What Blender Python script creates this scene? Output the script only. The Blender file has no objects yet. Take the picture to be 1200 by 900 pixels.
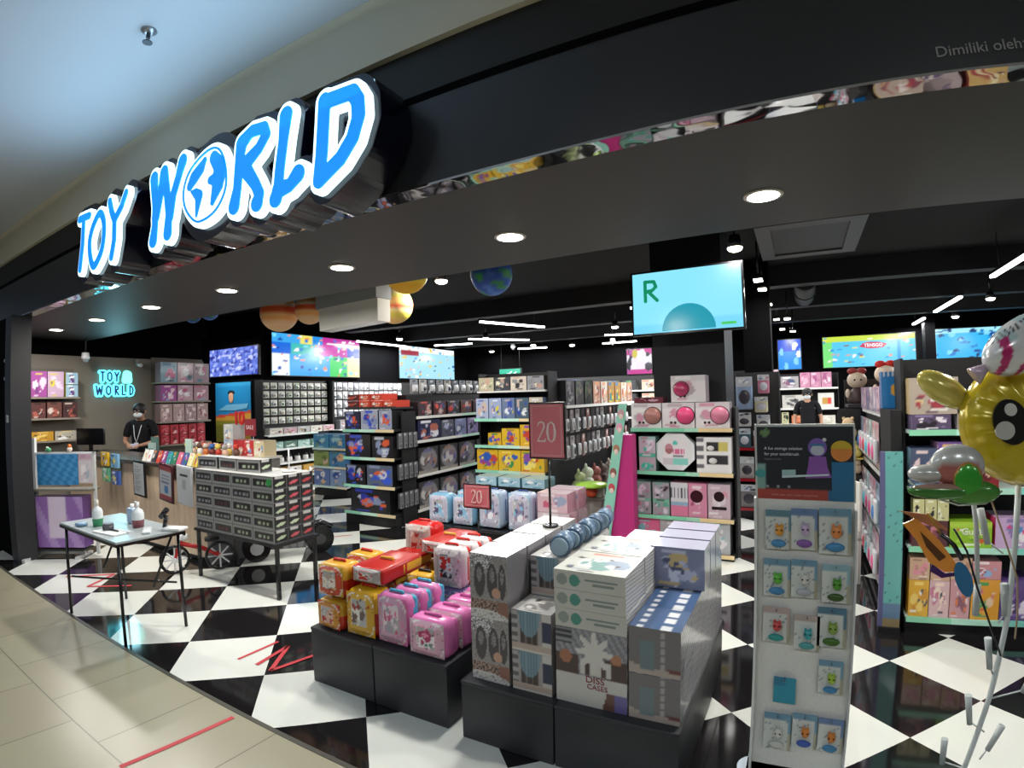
import bpy, math, random
from mathutils import Vector, Matrix
from math import sin, cos, pi, sqrt, radians
SC = bpy.context.scene
COL = SC.collection
R = random.Random(11)

# ------------------------------------------------------------------ colour and materials
def lin(h):
    if isinstance(h, str):
        h = h.lstrip('#'); h = [int(h[i:i + 2], 16) / 255 for i in (0, 2, 4)]
    return tuple(c / 12.92 if c <= .04045 else ((c + .055) / 1.055) ** 2.4 for c in h)
_LC = {}
def lc(h):
    if h not in _LC: _LC[h] = lin(h)
    return _LC[h]
def nodes(name):
    m = bpy.data.materials.new(name); m.use_nodes = True
    nt = m.node_tree
    return m, nt, nt.nodes['Principled BSDF']
def paint(name, rough, metal=0.0, coat=0.0, spec=.5):
    """a printed surface: the thing's own print comes from its colour attribute, with a slight grain"""
    m, nt, b = nodes(name)
    a = nt.nodes.new('ShaderNodeAttribute'); a.attribute_name = 'Col'
    n = nt.nodes.new('ShaderNodeTexNoise'); n.inputs['Scale'].default_value = 60
    r = nt.nodes.new('ShaderNodeMapRange'); r.inputs['To Min'].default_value = .88; r.inputs['To Max'].default_value = 1.1
    v = nt.nodes.new('ShaderNodeVectorMath'); v.operation = 'SCALE'
    nt.links.new(n.outputs['Fac'], r.inputs['Value']); nt.links.new(a.outputs['Color'], v.inputs[0])
    nt.links.new(r.outputs['Result'], v.inputs['Scale']); nt.links.new(v.outputs['Vector'], b.inputs['Base Color'])
    b.inputs['Roughness'].default_value = rough; b.inputs['Metallic'].default_value = metal
    b.inputs['Coat Weight'].default_value = coat; b.inputs['Coat Roughness'].default_value = .08
    b.inputs['Specular IOR Level'].default_value = spec
    return m
MATTE = paint('printed_card', .55)
GLOSS = paint('glossy_plastic', .25)
WRAP = paint('shiny_wrapped_card', .4, 0, .6)
METAL = paint('brushed_metal', .35, .9)
FOIL = paint('foil_balloon_skin', .18, .55, .5)
def screen(name, strength):
    m, nt, b = nodes(name)
    a = nt.nodes.new('ShaderNodeAttribute'); a.attribute_name = 'Col'
    nt.links.new(a.outputs['Color'], b.inputs['Emission Color']); b.inputs['Emission Strength'].default_value = strength
    b.inputs['Base Color'].default_value = (.01, .01, .01, 1); b.inputs['Roughness'].default_value = .2
    return m
SCREEN = screen('lit_screen', 1.15)
def flat(name, hexc, rough=.5, metal=0, spec=.5, noise=0, scale=8):
    m, nt, b = nodes(name)
    c = (*lin(hexc), 1)
    b.inputs['Base Color'].default_value = c; b.inputs['Roughness'].default_value = rough
    b.inputs['Metallic'].default_value = metal; b.inputs['Specular IOR Level'].default_value = spec
    if noise:
        n = nt.nodes.new('ShaderNodeTexNoise'); n.inputs['Scale'].default_value = scale; n.inputs['Detail'].default_value = 6
        mx = nt.nodes.new('ShaderNodeMix'); mx.data_type = 'RGBA'; mx.blend_type = 'MULTIPLY'; mx.inputs['Factor'].default_value = noise
        mx.inputs['A'].default_value = c; nt.links.new(n.outputs['Color'], mx.inputs['B'])
        nt.links.new(mx.outputs['Result'], b.inputs['Base Color'])
    return m
def glow(name, hexc, s):
    m, nt, b = nodes(name)
    b.inputs['Base Color'].default_value = (*lin(hexc), 1)
    b.inputs['Emission Color'].default_value = (*lin(hexc), 1); b.inputs['Emission Strength'].default_value = s
    return m
def glass(name, hexc, rough=.05, alpha=None):
    m, nt, b = nodes(name)
    b.inputs['Base Color'].default_value = (*lin(hexc), 1); b.inputs['Roughness'].default_value = rough
    b.inputs['Transmission Weight'].default_value = 1; b.inputs['IOR'].default_value = 1.15
    return m
_PM = {}
def pm(hexc, rough=.4, metal=0):
    k = (hexc, rough, metal)
    if k not in _PM: _PM[k] = flat('plain_' + hexc.lstrip('#'), hexc, rough, metal, .5, .15, 25)
    return _PM[k]

# ------------------------------------------------------------------ mesh builder
class MB:
    def __init__(s): s.v = []; s.f = []; s.c = []; s.s = []
    def add(s, vs, fs, col, smooth=False, M=None):
        b = len(s.v)
        s.v += [tuple(M @ Vector(p)) if M else tuple(p) for p in vs]
        c = lc(col) if isinstance(col, str) else col
        for f in fs:
            s.f.append([b + i for i in f]); s.s.append(smooth); s.c.append([c] * len(f))
        return s
    def box(s, x0, x1, y0, y1, z0, z1, col, M=None, cols=None):
        vs = [(x, y, z) for x in (x0, x1) for y in (y0, y1) for z in (z0, z1)]
        fs = [(0, 1, 3, 2), (4, 6, 7, 5), (0, 4, 5, 1), (2, 3, 7, 6), (0, 2, 6, 4), (1, 5, 7, 3)]   # -x +x -y +y -z +z
        if cols:
            b = len(s.v); s.v += [tuple(M @ Vector(p)) if M else p for p in vs]
            for f, k in zip(fs, '-x +x -y +y -z +z'.split()):
                s.f.append([b + i for i in f]); s.s.append(False); s.c.append([lc(cols.get(k, col))] * 4)
            return s
        return s.add(vs, fs, col, False, M)
    def rbox(s, x0, x1, y0, y1, z0, z1, r, col, M=None, smooth=True, mid=None):
        """box with chamfered edges, two steps"""
        cx, cy, cz = (x0 + x1) / 2, (y0 + y1) / 2, (z0 + z1) / 2
        hx, hy, hz = (x1 - x0) / 2, (y1 - y0) / 2, (z1 - z0) / 2
        r = min(r, hx * .98, hy * .98, hz * .98)
        n = 3; vs = []; fs = []; rows = []
        lat = [-pi / 2 + pi / 2 * i / n for i in range(n + 1)] + [pi / 2 * i / n for i in range(n + 1)]
        for a, la in enumerate(lat):
            sz = -1 if a <= n else 1
            ring = []
            for q in range(4):
                for j in range(n + 1):
                    lo = pi / 2 * (q + j / n)
                    sx = 1 if q in (0, 3) else -1; sy = 1 if q in (0, 1) else -1
                    ring.append(len(vs))
                    vs.append((cx + sx * (hx - r) + r * cos(la) * cos(lo), cy + sy * (hy - r) + r * cos(la) * sin(lo), cz + sz * (hz - r) + r * sin(la)))
            rows.append(ring)
            if mid is not None and a == n:
                rows.append([len(vs) + q for q in range(len(ring))]); vs += [(vs[q][0], vs[q][1], mid) for q in ring]
        m = len(rows[0])
        for a in range(len(rows) - 1):
            for j in range(m):
                fs.append((rows[a][j], rows[a][(j + 1) % m], rows[a + 1][(j + 1) % m], rows[a + 1][j]))
        fs.append(tuple(reversed(rows[0]))); fs.append(tuple(rows[-1]))
        return s.add(vs, fs, col, smooth, M)
    def cyl(s, p0, p1, r0, r1=None, n=12, col='#888888', smooth=True, caps=True):
        r1 = r0 if r1 is None else r1
        p0, p1 = Vector(p0), Vector(p1); d = (p1 - p0).normalized()
        a = d.orthogonal().normalized(); b = d.cross(a)
        vs = [tuple(p + (a * cos(2 * pi * i / n) + b * sin(2 * pi * i / n)) * r) for p, r in ((p0, r0), (p1, r1)) for i in range(n)]
        fs = [(i, (i + 1) % n, n + (i + 1) % n, n + i) for i in range(n)]
        s.add(vs, fs, col, smooth)
        if caps:
            b0 = len(s.v) - 2 * n
            for f in (list(reversed(range(n))), list(range(n, 2 * n))):
                s.f.append([b0 + i for i in f]); s.s.append(False); s.c.append([lc(col) if isinstance(col, str) else col] * n)
        return s
    def tube(s, pts, r, n=8, col='#888888', closed=False, radii=None):
        P = [Vector(p) for p in pts]; m = len(P); vs = []; up = None
        for i, p in enumerate(P):
            if closed: t = P[(i + 1) % m] - P[i - 1]
            else: t = P[min(i + 1, m - 1)] - P[max(i - 1, 0)]
            t.normalize()
            if up is None: up = t.orthogonal().normalized()
            up = (up - t * up.dot(t)).normalized(); b = t.cross(up)
            rr = radii[i] if radii else r
            vs += [tuple(p + (up * cos(2 * pi * k / n) + b * sin(2 * pi * k / n)) * rr) for k in range(n)]
        fs = []
        for i in range(m if closed else m - 1):
            j = (i + 1) % m
            fs += [(i * n + k, i * n + (k + 1) % n, j * n + (k + 1) % n, j * n + k) for k in range(n)]
        if not closed: fs += [tuple(reversed(range(n))), tuple(range((m - 1) * n, m * n))]
        return s.add(vs, fs, col, True)
    def ball(s, c, rad, col, n=12, fn=None, M=None):
        rx, ry, rz = rad if isinstance(rad, (tuple, list)) else (rad,) * 3
        vs = []; fs = []; m = n * 2
        for i in range(n + 1):
            la = -pi / 2 + pi * i / n
            for j in range(m):
                lo = 2 * pi * j / m
                vs.append((c[0] + rx * cos(la) * cos(lo), c[1] + ry * cos(la) * sin(lo), c[2] + rz * sin(la)))
        for i in range(n):
            for j in range(m):
                fs.append((i * m + j, i * m + (j + 1) % m, (i + 1) * m + (j + 1) % m, (i + 1) * m + j))
        if fn is None: return s.add(vs, fs, col, True, M)
        b = len(s.v); s.v += [tuple(M @ Vector(p)) if M else p for p in vs]
        for f in fs:
            s.f.append([b + i for i in f]); s.s.append(True)
            s.c.append([lc(fn((vs[i][0] - c[0]) / rx, (vs[i][1] - c[1]) / ry, (vs[i][2] - c[2]) / rz)) for i in f])
        return s
    def lathe(s, prof, c=(0, 0, 0), col='#888888', n=16, cols=None):
        vs = []; b = len(s.v)
        for r, z in prof: vs += [(c[0] + r * cos(2 * pi * k / n), c[1] + r * sin(2 * pi * k / n), c[2] + z) for k in range(n)]
        s.v += vs
        for i in range(len(prof) - 1):
            cc = lc(cols[i] if cols else col)
            for k in range(n):
                s.f.append([b + i * n + k, b + i * n + (k + 1) % n, b + (i + 1) * n + (k + 1) % n, b + (i + 1) * n + k]); s.s.append(True); s.c.append([cc] * 4)
        s.f.append([b + k for k in reversed(range(n))]); s.s.append(False); s.c.append([lc(cols[0] if cols else col)] * n)
        e = b + (len(prof) - 1) * n
        s.f.append([e + k for k in range(n)]); s.s.append(False); s.c.append([lc(cols[-1] if cols else col)] * n)
        return s
    def grid(s, o, u, v, nu, nv, fn, bulge=None, smooth=False):
        """printed panel from corner o along u and v; fn(u,v) gives the printed colour"""
        o, u, v = Vector(o), Vector(u), Vector(v); nrm = u.cross(v).normalized()
        b = len(s.v); cc = []
        for j in range(nv + 1):
            for i in range(nu + 1):
                a, c = i / nu, j / nv
                p = o + u * a + v * c
                if bulge: p = p + nrm * bulge(a, c)
                s.v.append(tuple(p)); cc.append(lc(fn(a, c)))
        for j in range(nv):
            for i in range(nu):
                q = [j * (nu + 1) + i, j * (nu + 1) + i + 1, (j + 1) * (nu + 1) + i + 1, (j + 1) * (nu + 1) + i]
                s.f.append([b + k for k in q]); s.s.append(smooth); s.c.append([cc[k] for k in q])
        return s
    def prism(s, poly, y0, y1, col, front=None, M=None):
        """polygon in x,z extruded along y"""
        n = len(poly)
        vs = [(x, y0, z) for x, z in poly] + [(x, y1, z) for x, z in poly]
        s.add(vs, [tuple(range(n))], front or col, False, M)
        s.add(vs, [tuple(reversed(range(n, 2 * n)))] + [((i + 1) % n, i, n + i, n + (i + 1) % n) for i in range(n)], col, False, M)
        return s
    def mesh(s, name='mesh'):
        key = {}; V = []; idx = []
        for p in s.v:
            k = (round(p[0], 5), round(p[1], 5), round(p[2], 5))
            if k not in key: key[k] = len(V); V.append(p)
            idx.append(key[k])
        F = []; S = []; C = []; seen = set()
        for f, sm, cc in zip(s.f, s.s, s.c):
            g = []; gc = []
            for i, c in zip(f, cc):
                if idx[i] not in g: g.append(idx[i]); gc.append(c)
            if len(g) < 3 or frozenset(g) in seen: continue
            seen.add(frozenset(g)); F.append(g); S.append(sm); C.append(gc)
        s.c = C
        m = bpy.data.meshes.new(name); m.from_pydata(V, [], F)
        m.polygons.foreach_set('use_smooth', S)
        a = m.color_attributes.new('Col', 'FLOAT_COLOR', 'CORNER')
        d = []
        for f in s.c:
            for c in f: d += [c[0], c[1], c[2], 1.0]
        a.data.foreach_set('color', d); m.update()
        return m

def O(name, mb, mat=None, parent=None, loc=None, rz=0):
    me = mb.mesh(name) if isinstance(mb, MB) else mb
    o = bpy.data.objects.new(name, me); COL.objects.link(o)
    if mat is not None and len(me.materials) == 0: me.materials.append(mat)
    if parent: o.parent = parent
    if loc is not None: o.location = loc
    if rz: o.rotation_euler = (0, 0, rz)
    return o
def tag(o, label, cat, group=None, kind=None):
    o['label'] = label; o['category'] = cat
    if group: o['group'] = group
    if kind: o['kind'] = kind
    return o
def thing(name, label, cat, loc=(0, 0, 0), rz=0, group=None):
    o = bpy.data.objects.new(name, None); COL.objects.link(o); o.empty_display_size = .1
    o.location = loc; o.rotation_euler = (0, 0, rz)
    return tag(o, label, cat, group)
def struct(name, mb, mat):
    o = O(name, mb, mat); o['kind'] = 'structure'; return o
def dup(root, loc=None, rz=None, label=None, group=None):
    r = root.copy(); COL.objects.link(r)
    if loc is not None: r.location = loc
    if rz is not None: r.rotation_euler = (0, 0, rz)
    if label: r['label'] = label
    if group: r['group'] = group
    for ch in list(root.children):
        c = ch.copy(); COL.objects.link(c); c.parent = r
        for g in list(ch.children):
            d = g.copy(); COL.objects.link(d); d.parent = c
    return r
def text(s, size, mat, parent=None, loc=(0, 0, 0), name='lettering', ext=.001, align='CENTER', rz=0, sx=1.0, rot=None):
    cu = bpy.data.curves.new('t', 'FONT'); cu.body = s; cu.size = size; cu.extrude = ext; cu.align_x = align; cu.align_y = 'CENTER'; cu.resolution_u = 3
    t = bpy.data.objects.new('t', cu); COL.objects.link(t)
    bpy.context.view_layer.update()
    me = bpy.data.meshes.new_from_object(t.evaluated_get(bpy.context.evaluated_depsgraph_get()))
    bpy.data.objects.remove(t); bpy.data.curves.remove(cu)
    me.transform(Matrix.Diagonal((sx, 1, 1, 1))); me.transform(Matrix.Rotation(pi / 2, 4, 'X'))
    me.materials.clear(); me.materials.append(mat)
    o = bpy.data.objects.new(name, me); COL.objects.link(o)
    if parent: o.parent = parent
    o.location = loc; o.rotation_euler = rot or (0, 0, rz)
    return o

# ------------------------------------------------------------------ letters drawn with strokes
def sdf_mesh(strokes, rad, y0, y1, cell=.009, holes=None, fillpoly=None):
    """outline of all points nearer than rad to the strokes, cut by marching squares and given a depth"""
    segs = []
    for st in strokes:
        for a, b in zip(st[:-1], st[1:]): segs.append((a, b))
    xs = [p[0] for st in strokes for p in st]; zs = [p[1] for st in strokes for p in st]
    R0 = max([rad] + [p[2] + rad for st in strokes for p in st if len(p) > 2])
    x0, x1, z0, z1 = min(xs) - R0 - cell * 2, max(xs) + R0 + cell * 2, min(zs) - R0 - cell * 2, max(zs) + R0 + cell * 2
    nx, nz = int((x1 - x0) / cell) + 1, int((z1 - z0) / cell) + 1
    def F(x, z):
        d = 9
        for a, b in segs:
            ax, az, bx, bz = a[0], a[1], b[0], b[1]
            dx, dz = bx - ax, bz - az; L = dx * dx + dz * dz + 1e-12
            t = max(0, min(1, ((x - ax) * dx + (z - az) * dz) / L))
            e = sqrt((x - ax - t * dx) ** 2 + (z - az - t * dz) ** 2)
            if len(a) > 2: e -= a[2] * (1 - t) + b[2] * t
            d = min(d, e)
        if fillpoly:
            ins = False; n = len(fillpoly)
            for i in range(n):
                (px, pz), (qx, qz) = fillpoly[i][:2], fillpoly[i - 1][:2]
                if (pz > z) != (qz > z) and x < (qx - px) * (z - pz) / (qz - pz) + px: ins = not ins
            if ins: d = -d if d > 0 else d
        return d - rad
    G = [[F(x0 + i * cell, z0 + j * cell) for i in range(nx)] for j in range(nz)]
    vid = {}; V = []
    def pt(key, x, z):
        if key not in vid: vid[key] = len(V); V.append((x, z))
        return vid[key]
    faces = []
    for j in range(nz - 1):
        for i in range(nx - 1):
            cs = [(i, j), (i + 1, j), (i + 1, j + 1), (i, j + 1)]
            g = [G[b][a] for a, b in cs]
            if min(g) > 0: continue
            poly = []
            for k in range(4):
                a, b = cs[k], cs[(k + 1) % 4]; ga, gb = g[k], g[(k + 1) % 4]
                if ga <= 0: poly.append(pt(a, x0 + a[0] * cell, z0 + a[1] * cell))
                if (ga <= 0) != (gb <= 0):
                    t = ga / (ga - gb); t = min(.97, max(.03, t))
                    poly.append(pt((min(a, b), max(a, b)), x0 + (a[0] + (b[0] - a[0]) * t) * cell, z0 + (a[1] + (b[1] - a[1]) * t) * cell))
            if len(poly) >= 3: faces.append(poly)
    n = len(V); edge = {}
    for f in faces:
        for a, b in zip(f, f[1:] + f[:1]): edge[(a, b)] = 1
    fs = [f for f in faces] + [[n + k for k in reversed(f)] for f in faces]
    for (a, b) in edge:
        if (b, a) not in edge: fs.append([b, a, n + a, n + b])
    me = bpy.data.meshes.new('glyph')
    me.from_pydata([(x, y0, z) for x, z in V] + [(x, y1, z) for x, z in V], [], fs); me.update()
    return me

# ------------------------------------------------------------------ printed designs
def art(seed, base, pal, header=None, figs=3, lines=2, dark=None, win=None):
    """a pack's print: header band, blobs for the pictured toy, rows of small print"""
    r = random.Random(seed); sh = []
    if win: sh.append(('e', .5 + r.uniform(-.1, .1), .5, win, win * .8, 0, dark or '#2a2a30'))
    for _ in range(figs):
        sh.append(('e', r.uniform(.2, .8), r.uniform(.25, .7), r.uniform(.08, .22), r.uniform(.1, .24), r.uniform(-1, 1), r.choice(pal)))
    for _ in range(figs * 2):
        sh.append(('e', r.uniform(.15, .85), r.uniform(.2, .75), r.uniform(.03, .08), r.uniform(.03, .09), r.uniform(-1, 1), r.choice(pal)))
    if header: sh.append(('r', 0, .8, 1, 1, header))
    x = r.uniform(.08, .3)
    sh.append(('r', x, .85, x + .45, .94, r.choice(pal)))
    for k in range(lines):
        x = r.uniform(.06, .5); z = .05 + .07 * k
        sh.append(('r', x, z, x + r.uniform(.2, .45), z + .04, r.choice(pal)))
    def fn(u, v):
        c = base
        for q in sh:
            if q[0] == 'r':
                if q[1] <= u <= q[3] and q[2] <= v <= q[4]: c = q[5]
            else:
                du, dv = u - q[1], v - q[2]; ca, sa = cos(q[5]), sin(q[5])
                if ((du * ca + dv * sa) / q[3]) ** 2 + ((dv * ca - du * sa) / q[4]) ** 2 < 1: c = q[6]
        return c
    return fn
def pack(w, d, h, fn, side='#cccccc', top=None, res=12, sidefn=None, topfn=None, back=None):
    """printed carton, front at y=0, standing on z=0, centred on x"""
    m = MB(); ru = max(4, int(res * max(1, w / h) if w > h else res)); rv = max(4, int(res * (h / w) if h > w else res))
    ru = min(ru, 64); rv = min(rv, 64)
    m.grid((-w / 2, 0, 0), (w, 0, 0), (0, 0, h), ru, rv, fn)
    sf = sidefn or (lambda u, v: side)
    k = res if sidefn else 1
    m.grid((w / 2, 0, 0), (0, d, 0), (0, 0, h), k, k, sf)
    m.grid((-w / 2, d, 0), (0, -d, 0), (0, 0, h), k, k, sf)
    tf = topfn or (lambda u, v: top or side)
    k = res if topfn else 1
    m.grid((-w / 2, 0, h), (w, 0, 0), (0, d, 0), k, k, tf)
    m.add([(-w / 2, 0, 0), (w / 2, 0, 0), (w / 2, d, 0), (-w / 2, d, 0)], [(3, 2, 1, 0)], back or side)
    m.add([(-w / 2, d, 0), (w / 2, d, 0), (w / 2, d, h), (-w / 2, d, h)], [(1, 0, 3, 2)], back or side)
    return m
ORD = 'first second third fourth fifth sixth seventh eighth ninth tenth eleventh twelfth thirteenth fourteenth'.split()
def lab(desc, i, n, anchor, place):
    return f'{desc} {place}' if n == 1 else f'{desc}, {ORD[i]} from {anchor}, {place}'
EXPOSURE = 0.0
P_DOWN = 27; P_SPOT = 42; P_TUBE = 60; P_MALL = 38; P_SIGN = 24; WORLD_S = .3
SPRX, SPRY = -2.95, 1.3
# ================================================================== camera
cam_d = bpy.data.cameras.new('camera'); cam = bpy.data.objects.new('camera', cam_d); COL.objects.link(cam)
cam_d.type = 'PANO'
for tgt in (cam_d, getattr(cam_d, 'cycles', None)):        # a wide phone lens with slight barrel distortion
    try:
        tgt.panorama_type = 'FISHEYE_LENS_POLYNOMIAL'
        tgt.fisheye_fov = 3.1
        for k, v in enumerate((0.0, -5.44660836e-02, 2.70203607e-04, 2.23067434e-05, -6.39519592e-07)):
            setattr(tgt, 'fisheye_polynomial_k%d' % k, v)
    except Exception: pass
cam_d.sensor_fit = 'HORIZONTAL'; cam_d.sensor_width = 36; cam_d.sensor_height = 27; cam_d.clip_start = .05; cam_d.clip_end = 100
rt, up, fw = Vector((0.876511, 0.480758, -0.024490)), Vector((0.032962, -0.009185, 0.999414)), Vector((-0.480252, 0.876805, 0.023898))
m4 = Matrix((rt, up, -fw)).transposed().to_4x4(); m4.translation = (0, 0, 1.66)
cam.matrix_world = m4
SC.camera = cam
SC.view_settings.view_transform = 'Standard'; SC.view_settings.look = 'None'; SC.view_settings.gamma = 1
SC.view_settings.use_curve_mapping = False; SC.view_settings.exposure = EXPOSURE
SC.cycles.max_bounces = 6; SC.cycles.diffuse_bounces = 3; SC.cycles.glossy_bounces = 4; SC.cycles.transmission_bounces = 6
SC.cycles.caustics_reflective = False; SC.cycles.caustics_refractive = False
SC.cycles.use_denoising = True
SC.cycles.sample_clamp_indirect = 4
w = bpy.data.worlds.new('world'); SC.world = w; w.use_nodes = True
w.node_tree.nodes['Background'].inputs['Color'].default_value = (*lin('#8fa0b5'), 1)
w.node_tree.nodes['Background'].inputs['Strength'].default_value = WORLD_S

# ================================================================== floor
def floor_mat():
    m, nt, b = nodes('checkered_polished_tile'); N = nt.nodes; L = nt.links
    g = N.new('ShaderNodeNewGeometry'); s = N.new('ShaderNodeSeparateXYZ'); L.new(g.outputs['Position'], s.inputs[0])
    def mt(op, a, bb=None):
        n = N.new('ShaderNodeMath'); n.operation = op
        for i, q in enumerate((a, bb)):
            if q is None: continue
            if isinstance(q, (int, float)): n.inputs[i].default_value = q
            else: L.new(q, n.inputs[i])
        return n.outputs[0]
    k = 1 / sqrt(2)
    xx = mt('MULTIPLY', mt('ADD', s.outputs[0], s.outputs[1]), k)
    yy = mt('MULTIPLY', mt('SUBTRACT', s.outputs[1], s.outputs[0]), k)
    u = mt('DIVIDE', mt('ADD', xx, .018), .6); v = mt('DIVIDE', mt('SUBTRACT', yy, 2.81), .6)
    par = mt('FLOORED_MODULO', mt('ADD', mt('FLOOR', u), mt('FLOOR', v)), 2.0)
    n = N.new('ShaderNodeTexNoise'); n.inputs['Scale'].default_value = 3; n.inputs['Detail'].default_value = 8
    cr = N.new('ShaderNodeMapRange'); cr.inputs['To Min'].default_value = .9; cr.inputs['To Max'].default_value = 1.06
    L.new(n.outputs['Fac'], cr.inputs['Value'])
    mx = N.new('ShaderNodeMix'); mx.data_type = 'RGBA'
    mx.inputs['A'].default_value = (.011, .010, .011, 1); mx.inputs['B'].default_value = (*lin('#e4e7e0'), 1)
    L.new(par, mx.inputs['Factor'])
    v2 = N.new('ShaderNodeVectorMath'); v2.operation = 'SCALE'; L.new(mx.outputs['Result'], v2.inputs[0]); L.new(cr.outputs['Result'], v2.inputs['Scale'])
    L.new(v2.outputs['Vector'], b.inputs['Base Color'])
    b.inputs['Roughness'].default_value = .07; b.inputs['Specular IOR Level'].default_value = .6
    return m
struct('floor', MB().box(-14, 8, 1.63, 15, -.1, 0, '#808080'), floor_mat())
def mall_floor_mat():
    m, nt, b = nodes('beige_mall_tile'); N = nt.nodes; L = nt.links
    g = N.new('ShaderNodeNewGeometry'); mp = N.new('ShaderNodeMapping'); L.new(g.outputs['Position'], mp.inputs['Vector'])
    mp.inputs['Location'].default_value = (3.24, -1.0, 0)
    br = N.new('ShaderNodeTexBrick'); L.new(mp.outputs['Vector'], br.inputs['Vector'])
    br.offset = 0.5; br.inputs['Scale'].default_value = 1; br.inputs['Brick Width'].default_value = .64; br.inputs['Row Height'].default_value = .62
    br.inputs['Mortar Size'].default_value = .004; br.inputs['Mortar Smooth'].default_value = .2
    br.inputs['Color1'].default_value = (*lin('#9f9a83'), 1); br.inputs['Color2'].default_value = (*lin('#99937d'), 1); br.inputs['Mortar'].default_value = (*lin('#6a6656'), 1)
    L.new(br.outputs['Color'], b.inputs['Base Color']); b.inputs['Roughness'].default_value = .3
    return m
struct('floor_mall', MB().box(-14, 8, -6, 1.63, -.1, .001, '#b0aa92'), mall_floor_mat())
struct('trim_1', MB().box(-14, 8, 1.615, 1.64, -.02, .004, '#5a5a50'), flat('dark_threshold', '#4a4a42', .3))

# ================================================================== front of the shop
M_SOF = flat('charcoal_soffit', '#3b3937', .5, 0, .4, .15, 3)
M_FAS = flat('dark_fascia_laminate', '#25262b', .3, 0, .5, .1, 2)
M_BLK = flat('black_wall_paint', '#050507', .8, 0, .05, .3, 4)
M_CEI = flat('black_ceiling_paint', '#0d0c0e', .8, 0, .2, .3, 3)
M_WHT = flat('white_mall_ceiling', '#cfd4da', .9, 0, .2, .04, 1)
M_BEI = flat('beige_bulkhead', '#e0dac8', .8, 0, .2, .08, 1)
M_GRY = flat('charcoal_post', '#2b2b2e', .4, 0, .4, .1, 5)
struct('ceiling_soffit', MB().box(-14, 8, 2.06, 3.5, 2.66, 2.76, '#333333'), M_SOF)
struct('wall_fascia', MB().box(-14, 8, 1.95, 2.1, 2.662, 3.095, '#222222'), M_FAS)
struct('wall_fascia_upper', MB().box(-14, 8, 1.965, 2.1, 3.095, 3.38, '#222222'), flat('brown_black_fascia_panel', '#1b1918', .5, 0, .4, .1, 2))
struct('trim_4', MB().box(-14, 8, 1.945, 1.968, 3.085, 3.12, '#0a0a0c'), M_BLK)
def mirror():
    m, nt, b = nodes('mirror_strip'); b.inputs['Metallic'].default_value = 1; b.inputs['Roughness'].default_value = .04
    b.inputs['Base Color'].default_value = (.55, .53, .55, 1)
    n = nt.nodes.new('ShaderNodeTexNoise'); n.inputs['Scale'].default_value = 2.5; tc = nt.nodes.new('ShaderNodeTexCoord'); nt.links.new(tc.outputs['Object'], n.inputs['Vector']); bp = nt.nodes.new('ShaderNodeBump')
    bp.inputs['Strength'].default_value = .5; bp.inputs['Distance'].default_value = .03
    nt.links.new(n.outputs['Fac'], bp.inputs['Height']); nt.links.new(bp.outputs['Normal'], b.inputs['Normal'])
    return m
mb = MB().box(-14, 8, 1.945, 2.06, 2.652, 2.662, '#999999')
struct('trim_2', mb, mirror())
# bulkhead with a rounded cove up to the mall ceiling
mb = MB(); prof = [(1.93, 3.38), (1.93, 3.69)] + [(1.93 - .04 * (1 - cos(a)), 3.69 + .04 * sin(a)) for a in [pi / 2 * i / 8 for i in range(1, 9)]]
mb = MB(); vs = [(x, y, z) for x in (-14, 8) for y, z in [(2.12, 3.38)] + prof[:10] + [(2.12, 3.73)]]
n = len(vs) // 2
mb.add(vs, [(i, i + 1, n + i + 1, n + i) for i in range(n - 1)] + [(n - 1, 0, n, 2 * n - 1), tuple(range(n)), tuple(reversed(range(n, 2 * n)))], '#999999', False)
struct('wall_bulkhead', mb, M_BEI)
struct('ceiling_mall', MB().box(-14, 8, -6, 1.889, 3.73, 3.83, '#cccccc'), M_WHT)
struct('wall_mall', MB().box(-14, 8, -6.1, -6, 0, 3.8, '#cccccc'), flat('mall_wall_far_side', '#8d8a86', .7))
struct('trim_3', MB().box(-7.29, -7.06, 1.83, 2.04, 0, 2.652, '#333333'), M_GRY)
struct('wall_neighbour', MB().box(-14, -7.3, 1.86, 2.0, 0, 2.652, '#111111'), M_BLK)

# ================================================================== inside shell
struct('ceiling', MB().box(-14, 8, 3.44, 15, 3.5, 3.6, '#111111').box(-14, 8, 3.44, 3.5, 2.76, 3.5, '#111111'), M_CEI)
struct('wall_taupe', MB().box(-9.42, -9.3, 2.0, 5.45, 0, 2.42, '#777777'), flat('taupe_till_wall', '#7d766c', .55, 0, .4, .08, 6))
struct('wall_left', MB().box(-9.6, -9.43, 2.0, 5.5, 0, 3.5, '#111111').box(-14, -9.43, 5.5, 5.6, 2.9, 3.5, '#111111'), M_BLK)
struct('wall_recess', MB().box(-14, -9.3, 6.66, 6.8, 0, 3.5, '#111111'), M_BLK)
struct('wall_left_far', MB().box(-9.45, -9.3, 6.8, 14.2, 0, 3.5, '#111111'), M_BLK)
struct('wall_back', MB().box(-9.3, 7.5, 14, 14.2, 0, 3.5, '#111111'), M_BLK)
struct('wall_right', MB().box(7.5, 7.7, 2, 14.2, 0, 3.5, '#111111'), M_BLK)
struct('column_front', MB().box(-1.44, -.68, 5.92, 6.7, 0, 3.5, '#111111'), flat('black_column_paint', '#15161c', .45, 0, .4, .1, 5))
struct('column_back', MB().box(-.66, -.3, 8, 8.5, 0, 3.5, '#111111'), M_BLK)
struct('column_far', MB().box(2.58, 2.78, 13.0, 13.3, 0, 3.5, '#111111'), M_BLK)
M_DUCT = flat('dark_grey_duct', '#242325', .6, 0, .3, .2, 3)
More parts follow.
